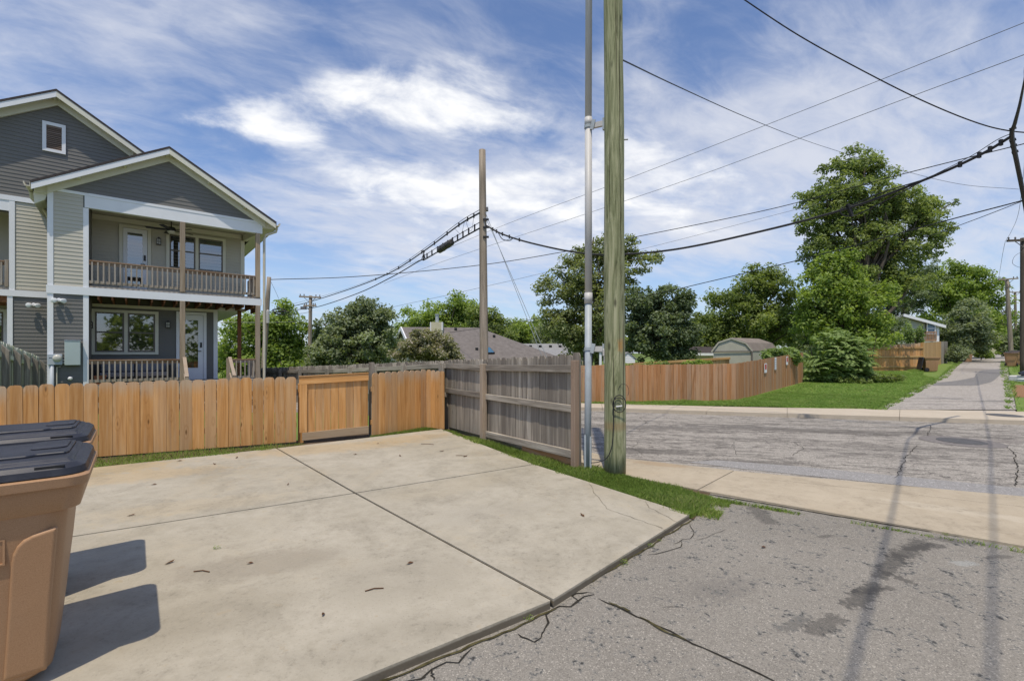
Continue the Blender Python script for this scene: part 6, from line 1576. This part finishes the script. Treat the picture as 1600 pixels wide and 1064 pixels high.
tree('leafy_tree', 'bright green tree behind the leaning pole beside the townhouse', 'tree', 36, 430, [(390, 520, 50, 45), (440, 515, 42, 45), (425, 560, 60, 40), (365, 560, 36, 40)], 'bright', .26, 20000, 170, .95, 'trees beyond the fences')
tree('leafy_tree', 'large grey green tree with drooping branches behind the middle of the grey fence', 'tree', 31, 585, [(560, 535, 60, 42), (575, 500, 38, 28), (586, 540, 28, 48, 1), (525, 545, 38, 40), (560, 482, 24, 14), (545, 500, 30, 24), (500, 560, 22, 30), (588, 488, 20, 18)], 'silver', .22, 34000, 330, .62, 'trees beyond the fences', shell=.42)
tree('leafy_tree', 'small dark tree peeping out left of the large grey green tree', 'tree', 38, 505, [(505, 515, 20, 26), (512, 540, 26, 30)], 'dark', .22, 6000, 50, .7, 'trees beyond the fences', .16)
tree('leafy_tree', 'bright spreading tree behind the chimney of the brown roofed house', 'tree', 58, 700, [(650, 505, 32, 26), (690, 495, 40, 26), (720, 488, 30, 26), (700, 520, 80, 26)], 'bright', .36, 22000, 150, 1.3, 'trees beyond the fences', .3)
tree('leafy_tree', 'yellow green tree right of the bare pole above the brown roof', 'tree', 54, 770, [(765, 507, 26, 24), (780, 520, 24, 26), (745, 500, 22, 22)], 'mid', .34, 9000, 70, 1.1, 'trees beyond the fences', .25)
tree('leafy_tree', 'low green tree between the bare pole and the tall airy tree', 'tree', 60, 830, [(820, 520, 26, 22), (845, 528, 34, 24), (808, 535, 30, 24)], 'bright', .36, 11000, 80, 1.2, 'trees beyond the fences', .25)
tree('leafy_tree', 'pale green bushy tree over the grey roofed house', 'tree', 56, 866, [(868, 528, 36, 26), (890, 540, 30, 22)], 'silver', .34, 9000, 70, 1.1, 'trees beyond the fences', .25)
tree('shade_tree', 'tall airy tree with open branches behind the green pole', 'tree', 30, 935, [(905, 400, 26, 22), (960, 395, 45, 26), (895, 440, 55, 34), (960, 440, 55, 50), (880, 480, 38, 24), (925, 500, 50, 50), (850, 452, 20, 10), (1010, 412, 22, 20), (945, 375, 24, 10), (870, 505, 28, 24), (905, 545, 40, 25)], 'olive', .20, 28000, 330, .60, 'trees across the street', .24, .45, .9, frac=.5)
tree('leafy_tree', 'dense dark green tree right of the green pole', 'tree', 27, 1040, [(1035, 510, 52, 42), (1045, 475, 36, 28), (1010, 500, 35, 40), (1065, 525, 30, 38), (1030, 545, 55, 28), (1000, 470, 22, 24)], 'dark', .19, 32000, 300, .5, 'trees across the street', .25, .42)
tree('leafy_tree', 'broad green tree behind the barn shed', 'tree', 36, 1190, [(1150, 465, 45, 32), (1205, 450, 40, 36), (1180, 500, 75, 36), (1105, 510, 35, 30), (1130, 530, 70, 26), (1225, 500, 35, 40), (1185, 425, 24, 14)], 'mid', .24, 31000, 300, .8, 'trees across the street', .26, .45)
tree('shade_tree', 'very tall tree with a wide open crown behind the cables on the right', 'tree', 31, 1345, [(1325, 258, 42, 28), (1290, 300, 45, 26), (1370, 265, 30, 24), (1345, 310, 60, 38), (1430, 330, 52, 34), (1275, 350, 45, 22), (1330, 370, 75, 36), (1410, 385, 62, 34), (1455, 365, 28, 26), (1280, 400, 36, 30), (1345, 425, 60, 36), (1450, 320, 40, 14), (1400, 440, 50, 40), (1385, 330, 60, 44), (1300, 330, 56, 40)], 'airy', .19, 60000, 700, .54, 'trees across the street', .42, .48, .85, frac=.4)
tree('leafy_tree', 'bright leafy tree in front of the foot of the very tall tree', 'tree', 27, 1300, [(1300, 450, 45, 40), (1340, 470, 50, 45), (1285, 500, 40, 40), (1345, 520, 50, 36), (1310, 410, 26, 24), (1265, 470, 22, 30)], 'bright', .20, 25000, 280, .62, 'trees across the street', .18, .45)
tree('leafy_tree', 'dark leafy tree rising behind the sage house', 'tree', 56, 1385, [(1400, 450, 50, 44), (1380, 490, 40, 40), (1430, 430, 42, 34), (1365, 515, 40, 34), (1425, 465, 30, 24)], 'dark', .23, 28000, 220, .75, 'trees across the street', .24, .45)
tree('leafy_tree', 'bright green rounded tree along the alley right of the sage house', 'tree', 58, 1500, [(1490, 455, 40, 42), (1525, 455, 36, 34), (1500, 425, 34, 20), (1545, 500, 26, 40), (1500, 500, 50, 40), (1465, 470, 26, 40)], 'bright', .34, 23000, 220, 1.1, 'trees across the street', .3, .45)
tree('leafy_tree', 'greyish willow leaved tree beside the far tan bin', 'tree', 47, 1505, [(1512, 500, 26, 34), (1527, 520, 26, 22), (1500, 525, 18, 20)], 'silver', .26, 13000, 110, .8, 'trees across the street', .2, .45)
tree('leafy_tree', 'dark green tree filling the gap behind the sumac bush', 'tree', 44, 1320, [(1310, 520, 60, 34), (1370, 520, 40, 34), (1260, 520, 34, 36), (1300, 545, 90, 20)], 'dark', .27, 16000, 120, .95, 'trees across the street', .2)
tree('leafy_tree', 'dark tree with low branches spreading behind the grey board fence', 'tree', 50, 1500, [(1495, 525, 34, 16), (1520, 535, 24, 16)], 'dark', .26, 7000, 60, .8, 'trees across the street', .2)
tree('leafy_tree', 'far green tree closing the alley behind the poles', 'tree', 85, 1560, [(1552, 515, 18, 24), (1570, 522, 20, 20), (1545, 528, 16, 14)], 'mid', .45, 8000, 60, 1.5, 'trees across the street', .3)
tree('bare_tree', 'half bare dead tree among the far poles', 'tree', 70, 1580, [(1562, 470, 14, 14), (1578, 490, 14, 22)], 'olive', .30, 300, 40, .9, None, .22, .6, frac=1.0)
tree('shrub', 'dark bush beside the right edge bins', 'bush', 46, 1590, [(1588, 535, 20, 14), (1600, 522, 16, 18), (1575, 545, 12, 10)], 'dark', .24, 8000, 70, .6, 'bushes', .1)
tree('shrub', 'bright bush on the right verge of the alley before the poles', 'bush', 60, 1572, [(1572, 538, 10, 14), (1566, 545, 7, 8)], 'bright', .26, 4000, 40, .6, 'bushes', .1)
tree('flowering_shrub', 'rounded shrub with dusty pale blossom in front of the brown roofed house', 'bush', 24, 668, [(668, 540, 46, 22), (655, 552, 44, 18), (690, 548, 32, 18), (665, 524, 24, 10), (700, 560, 24, 14)], 'bloom', .13, 22000, 240, .34, None, .08, .45)
tree('vine', 'climbing vine heaped over the end of the russet fence', 'vine', 21.0, 1222, [(1220, 552, 26, 9), (1240, 560, 16, 10), (1205, 556, 14, 7)], 'sumac', .15, 5000, 70, .26, 'garden plants over the fence', .05, base_py=598)
tree('garden_plant', 'row of green tomato plants just over the russet fence left of the shed', 'plant', 16.4, 1028, [(1030, 571, 22, 5), (1012, 573, 12, 4)], 'mid', .09, 2600, 40, .16, 'garden plants over the fence', .03, base_py=615)
tree('garden_plant', 'green plants over the russet fence below the barn shed', 'plant', 16.4, 1085, [(1090, 568, 20, 5), (1075, 571, 10, 4)], 'bright', .09, 2400, 40, .16, 'garden plants over the fence', .03, base_py=615)
tree('garden_plant', 'small bright plant beside the green pole over the russet fence', 'plant', 16.6, 982, [(982, 572, 9, 4)], 'bright', .09, 800, 14, .14, 'garden plants over the fence', .03, base_py=615)
tree('shrub', 'grey green bush at the end of the dark board fence', 'bush', 43, 1495, [(1496, 550, 13, 12), (1490, 558, 9, 8)], 'silver', .20, 4000, 50, .5, 'bushes', .08)
tree('shrub', 'small bright bush by the far tan bin', 'bush', 52, 1533, [(1535, 553, 10, 6)], 'bright', .22, 2000, 24, .45, 'bushes', .06)
tree('weeping_shrub', 'trailing vine curtain hanging by the sage house', 'bush', 38, 1432, [(1417, 522, 8, 13), (1436, 524, 6, 12)], 'sumac', .16, 2200, 50, .25, None, .06, flat=2.2, up=-.2)
tree('shrub', 'weedy mound of wild plants in the lawn before the pine fence', 'bush', 22.0, 1330, [(1335, 594, 42, 6), (1378, 589, 32, 7), (1310, 599, 16, 5), (1293, 600, 9, 5)], 'mid', .10, 9000, 170, .2, 'bushes', .02, base_py=606)
# big sumac: fronds of long paired leaflets
def sumac(label, d, px0, ell_px, nfr, L0, nleaf=11):
    bx = (px0 - 800) / FPX * d; bz = T(bx, d) - .1
    t = thing('sumac_bush', label, 'bush', (bx, d, bz), 0)
    C = []; k = d / FPX; V = []; F = []; tone = []; stems = MB()
    for i in range(nfr):
        e = ell_px[rnd.choices(range(len(ell_px)), [a[2] * a[3] for a in ell_px])[0]]
        u = Vector((rnd.gauss(0, 1), rnd.gauss(0, 1), rnd.gauss(0, 1))).normalized() * rnd.random() ** .4
        u.y = -abs(u.y) if rnd.random() < .8 else u.y
        c = W(e[0] + u.x * e[2], e[1] - u.z * e[3], d) + Vector((0, u.y * (e[2] + e[3]) / 2 * k, 0)) - t.location
        if c.z < .15: c.z = .15 + rnd.random() * .2
        az = rnd.gauss(-1.57, 1.5); dirh = Vector((math.cos(az), math.sin(az), rnd.uniform(-.25, .9))).normalized(); L = L0 * rnd.uniform(.6, 1.2); tn = .5 + rnd.gauss(0, .16)
        for q in range(nleaf):
            tt = q / nleaf; p = c + dirh * L * tt + Vector((0, 0, L * (.40 * tt - .60 * tt * tt)))
            tg = (dirh + Vector((0, 0, .35 - 1.5 * tt))).normalized(); side = tg.cross(Vector((0, 0, 1))).normalized()
            ll = L * .30 * (1 - .55 * abs(tt - .35))
            for s in (-1, 1):
                tip = p + side * s * ll + tg * ll * .35 - Vector((0, 0, ll * .30)); md = p.lerp(tip, .5); wv = tg * ll * .24
                o = len(V); V += [tuple(p), tuple(md - wv + Vector((0, 0, ll * .06))), tuple(tip), tuple(md + wv + Vector((0, 0, ll * .06)))]; F.append((o, o + 1, o + 2, o + 3) if s > 0 else (o + 3, o + 2, o + 1, o)); tone.append(tn + rnd.gauss(0, .08))
    me = bpy.data.meshes.new('fronds'); me.from_pydata(V, [], F); me.update(); at = me.attributes.new('tone', 'FLOAT', 'FACE'); at.data.foreach_set('value', tone)
    me.materials.append(LEAF['sumac']); put('fronds', me, t)
    E_ = [(W(e[0], e[1], d).x - bx, 0, W(e[0], e[1], d).z - bz, e[2] * k, (e[2] + e[3]) / 2 * k, e[3] * k) for e in ell_px]
    P_, t_, c_, g_ = canopy(E_, 160, 7000, .32); P_[:, 2] = np.maximum(P_[:, 2], .03)
    put('leaves', leaf_mesh('leaves', P_, .15, t_ + .05, LEAF['sumac'], .3, .42, out=g_), t)
    for i in range(16):
        a = Vector((rnd.uniform(-1.3, 1.3), rnd.uniform(-.6, .6), 0)); b = a + Vector((rnd.uniform(-.5, .5), rnd.uniform(-.4, .4), rnd.uniform(1.2, 2.4)))
        stems.tube([a, a.lerp(b, .5) + Vector((.08, 0, 0)), b], [.03, .022, .01], 6)
    obj('stems', stems, WC['bark'], t)
sumac('large bush of long feathery sumac leaves where the russet fence ends', 22.5, 1305, [(1290, 570, 32, 26), (1322, 560, 30, 34), (1302, 542, 30, 28), (1336, 582, 17, 16), (1272, 586, 15, 12)], 760, .66, 9)
# far woods beyond everything, one mass
P = []; tn = []
for a in np.linspace(-66, 66, 60):
    r = 125 + rng.uniform(-10, 25); x = r * math.sin(math.radians(a)); y = r * math.cos(math.radians(a)); 
    if abs(math.degrees(math.atan2(x, y)) - 46.5) < 2.2: continue
    zb = T(x, y); h = rng.uniform(6, 9.5)
    p, t_, c_, g_ = canopy([(x, y, zb + h * .5, 6.5, 4, h * .55)], 14, 900, 2.4); P.append(p); tn.append(t_)
P = np.concatenate(P); tn = np.concatenate(tn)
fo = put('far_woods', leaf_mesh('far_woods', P, 1.5, tn, LEAF['mid'], .3)); fo['kind'] = 'stuff'

# a row of trees on the far side of the alley behind the viewer: what the lower windows mirror
P = []; tn = []
for k in range(9):
    x, y = 4 + k * 3.4, -24 + k * 1.6; p, t_, c_, g_ = canopy([(x, y, 3.4, 2.6, 2.6, 3.4)], 16, 700, 1.3); P.append(p); tn.append(t_)
fo = put('tree_row', leaf_mesh('tree_row', np.concatenate(P), .6, np.concatenate(tn), LEAF['mid'], .3)); fo['kind'] = 'stuff'

# ------------------------------------------------------------------ grass
def in_poly(poly_, n):
    P_ = [Vector((p[0], p[1])) for p in poly_]; xs = [p.x for p in P_]; ys = [p.y for p in P_]; out = []
    A = np.array([[p.x, p.y] for p in P_])
    while sum(len(o) for o in out) < n:
        q = np.column_stack([rng.uniform(min(xs), max(xs), n * 2), rng.uniform(min(ys), max(ys), n * 2)])
        c = np.zeros(len(q), bool); j = len(A) - 1
        for i in range(len(A)):
            cond = ((A[i, 1] > q[:, 1]) != (A[j, 1] > q[:, 1])) & (q[:, 0] < (A[j, 0] - A[i, 0]) * (q[:, 1] - A[i, 1]) / (A[j, 1] - A[i, 1] + 1e-12) + A[i, 0]); c ^= cond; j = i
        out.append(q[c])
    return np.concatenate(out)[:n]
def grass(name, polys, hgt, wid, z=None, mat='blade', clump=.5, kind='stuff', parent=None, spread=.9, ragged=None):
    XY = np.concatenate([in_poly(p, n) for p, n in polys])
    if ragged is not None:
        rn = np.sin(XY[:, 0] * 5.3 + 2 * np.sin(XY[:, 1] * 4.1)) * np.sin(XY[:, 1] * 6.1 + 1.7 * np.sin(XY[:, 0] * 3.3)) + rng.normal(0, .25, len(XY)); XY = XY[rn > ragged]
    n = len(XY)
    if z is None: Z = np.array([T(x, y) - .03 for x, y in XY])
    else: Z = np.full(n, z)
    ns = np.sin(XY[:, 0] * 3.1 + 1.3 * np.sin(XY[:, 1] * 2.3)) * np.sin(XY[:, 1] * 3.7 + 1.1 * np.sin(XY[:, 0] * 2.9))
    h = hgt * rng.uniform(.45, 1.25, n) * (1 + clump * ns); az = rng.uniform(0, 6.283, n); w = wid * rng.uniform(.7, 1.3, n)
    ln = rng.uniform(.05 if spread < 1 else .7, spread, n) * h; laz = rng.uniform(0, 6.283, n)
    B = np.column_stack([XY, Z]); dv = np.column_stack([np.cos(az), np.sin(az), np.zeros(n)]) * (w / 2)[:, None]
    tip = B + np.column_stack([np.cos(laz) * ln, np.sin(laz) * ln, h]); mid = B + np.column_stack([np.cos(laz) * ln * .3, np.sin(laz) * ln * .3, h * .6])
    V = np.empty((n, 5, 3)); V[:, 0] = B - dv; V[:, 1] = B + dv; V[:, 2] = mid + dv * .75; V[:, 3] = tip; V[:, 4] = mid - dv * .75
    me = bpy.data.meshes.new(name); me.vertices.add(5 * n); me.loops.add(5 * n); me.polygons.add(n)
    me.vertices.foreach_set('co', V.reshape(-1).astype(np.float32)); me.loops.foreach_set('vertex_index', np.arange(5 * n, dtype=np.int32)); me.polygons.foreach_set('loop_start', np.arange(0, 5 * n, 5, dtype=np.int32)); me.update(calc_edges=True)
    at = me.attributes.new('tone', 'FLOAT', 'FACE'); at.data.foreach_set('value', np.clip(.5 + .18 * ns + rng.normal(0, .2, n), 0, 1).astype(np.float32))
    me.materials.append(WC[mat]); o = put(name, me, parent); o['kind'] = kind; return o
def g2(x, y): return tuple(G(x, y).xy)
vp = [(-1.42, 9.72), (-1.55, 9.62), tuple(pFR.xy), tuple((pJR + Vector((.01, .01, 0))).xy), tuple((pR + Vector((.0, .0, 0))).xy), g2(1108, 792), g2(1112, 774), g2(1060, 757), g2(1000, 745), g2(930, 728), (.98, 6.42)]
grass('verge_grass', [(vp, 26000), ([tuple(pJR.xy), tuple(pR.xy), g2(1112, 774), g2(985, 742), (1.0, 6.35)], 16000)], .050, .006, -.045)
gl_ = [tuple(fA + Vector((-.2, 0))), tuple(fB + Vector((.05, -.02))), g2(480, 690.5), g2(432, 699), g2(330, 709), g2(230, 718), g2(150, 729), tuple((pFL2).xy)]
grass('verge_grass', [(gl_, 12000)], .045, .006, -.042)
gr2 = [tuple(g2) if False else (-2.72, 8.86), (-1.86, 9.84), (-1.43, 9.62), (-1.50, 9.66), (-2.66, 8.80)]
grass('verge_grass', [([(-2.75, 8.80), (-1.88, 9.84), (-1.45, 9.64), (-1.50, 9.60), (-2.0, 9.30), (-2.68, 8.74)], 5500)], .06, .006, -.042)
lawn1 = [tuple(fb[0].xy + Vector((-2, .05))), tuple((fb[0].lerp(fb[2], .655)).xy), (10.3, 12.95), (16.5, 18.6), (23.2, 24.8), (26.5, 31), (24.4, 31.5), (14.4, 22.2), (7.4, 15.0), (.6, 15.5)]
near_l = [tuple(fb[0].xy + Vector((-2, .05))), tuple((fb[0].lerp(fb[2], .655)).xy), (10.3, 12.95), (14, 16.2), (10.2, 17.5), (7.4, 14.93), (.6, 15.4)]
grass('lawn_grass', [(lawn1, 60000), (near_l, 60000)], .05, .015, None, mat='lawnblade', spread=1.8)
grass('lawn_grass', [([(14.4, 12.7), (15.2, 12.6), (22, 14), (30, 26), (29, 26.4), (20, 17.5)], 12000), ([(33.0, 30), (37, 30), (53, 44), (48.6, 44.2)], 5000), ([(23.4, 26), (30.8, 34), (41, 43.5), (40, 44.5), (28.5, 33)], 14000)], .09, .022, None, mat='lawnblade', spread=1.6)
# ragged tufts that spill over the paving edges
def band(P, w0, w1):
    P = [Vector((p[0], p[1])) for p in P]; d = (P[-1] - P[0]).normalized(); nn = Vector((-d.y, d.x))
    return [tuple(p + nn * w0) for p in P] + [tuple(p + nn * w1) for p in P[::-1]]
grass('edge_grass', [(band([(10.35, 12.95), (16.5, 18.55), (23.4, 24.9)], -.22, .1), 7000), (band([(23.4, 24.9), (34, 35.3), (50, 50.7)], -.3, .1), 7000), (band([(14.3, 12.9), (20, 18.2), (27.2, 24.9)], -.1, .2), 5000), (band([(27.2, 24.9), (38, 35), (52, 48)], -.1, .3), 5000)], .09, .02, None, mat='lawnblade', spread=1.3, ragged=.25)
grass('edge_grass', [(band([tuple(fb[0].xy), tuple(fb[0].lerp(fb[2], .655).xy)], -.10, .05), 5000)], .05, .012, .0, mat='lawnblade', spread=1.4, ragged=.3)
grass('edge_grass', [(band([tuple(pFR.xy), tuple(pJR.xy)], -.07, .06), 2500), (band([tuple(pJR.xy), tuple(pR.xy)], -.07, .06), 2500), (band([tuple(pFL.xy), tuple(pLJ.xy)], -.10, .05), 2500)], .035, .006, -.002, spread=1.5, ragged=.35)
grass('edge_grass', [(band([g2(1095, 800), g2(1118, 775)], -.16, .05), 1600), (band([g2(1112, 772), g2(1250, 795)], -.05, .02), 900), (band([g2(1250, 795), g2(1600, 853)], -.02, .02), 500)], .035, .006, AZ, spread=1.4, ragged=.1)
# weeds along the slab edge
def weed(x, y, s, lbl, z=AZ):
    p = G(x, y, z); V = []; F = []; tone = []
    for i in range(34):
        a = rnd.uniform(0, 6.28); r = s * rnd.random() ** .6; h = s * .6 * rnd.random(); c = Vector((r * math.cos(a), r * math.sin(a) * .7, h + .004)); l = s * .35; b = rnd.uniform(0, 6.28)
        dx = Vector((math.cos(b), math.sin(b), rnd.uniform(-.2, .5))) * l; sx = Vector((-math.sin(b), math.cos(b), 0)) * l * .28
        o = len(V); V += [tuple(c - dx * .5), tuple(c + sx), tuple(c + dx * .5), tuple(c - sx)]; F.append((o, o + 1, o + 2, o + 3)); tone.append(.55 + rnd.gauss(0, .15))
    me = bpy.data.meshes.new('weed'); me.from_pydata(V, [], F); me.update(); at = me.attributes.new('tone', 'FLOAT', 'FACE'); at.data.foreach_set('value', tone); me.materials.append(LEAF['bright'])
    tag(put('weed', me, None, (p.x, p.y, z)), lbl, 'weed')
weed(972, 881, .05, 'largest green weed growing at the foot of the slab edge')
weed(826, 968, .035, 'small green weed in the cracked tarmac below the slab corner')
weed(1016, 853, .04, 'green weed at the slab edge near the grass verge')
weed(1030, 845, .025, 'tiny weed at the slab edge closest to the grass verge')
weed(1477, 836, .03, 'tiny weed in the joint between alley tarmac and sidewalk')
weed(338, 857, .035, 'sprig of green leaves lying on the bare concrete slab', .0)
weed(845, 700, .10, 'broad leaved pale weed patch in the verge under the grey fence', -.03)
weed(905, 729, .06, 'low weed with white flecks between pipe and green pole', -.03)
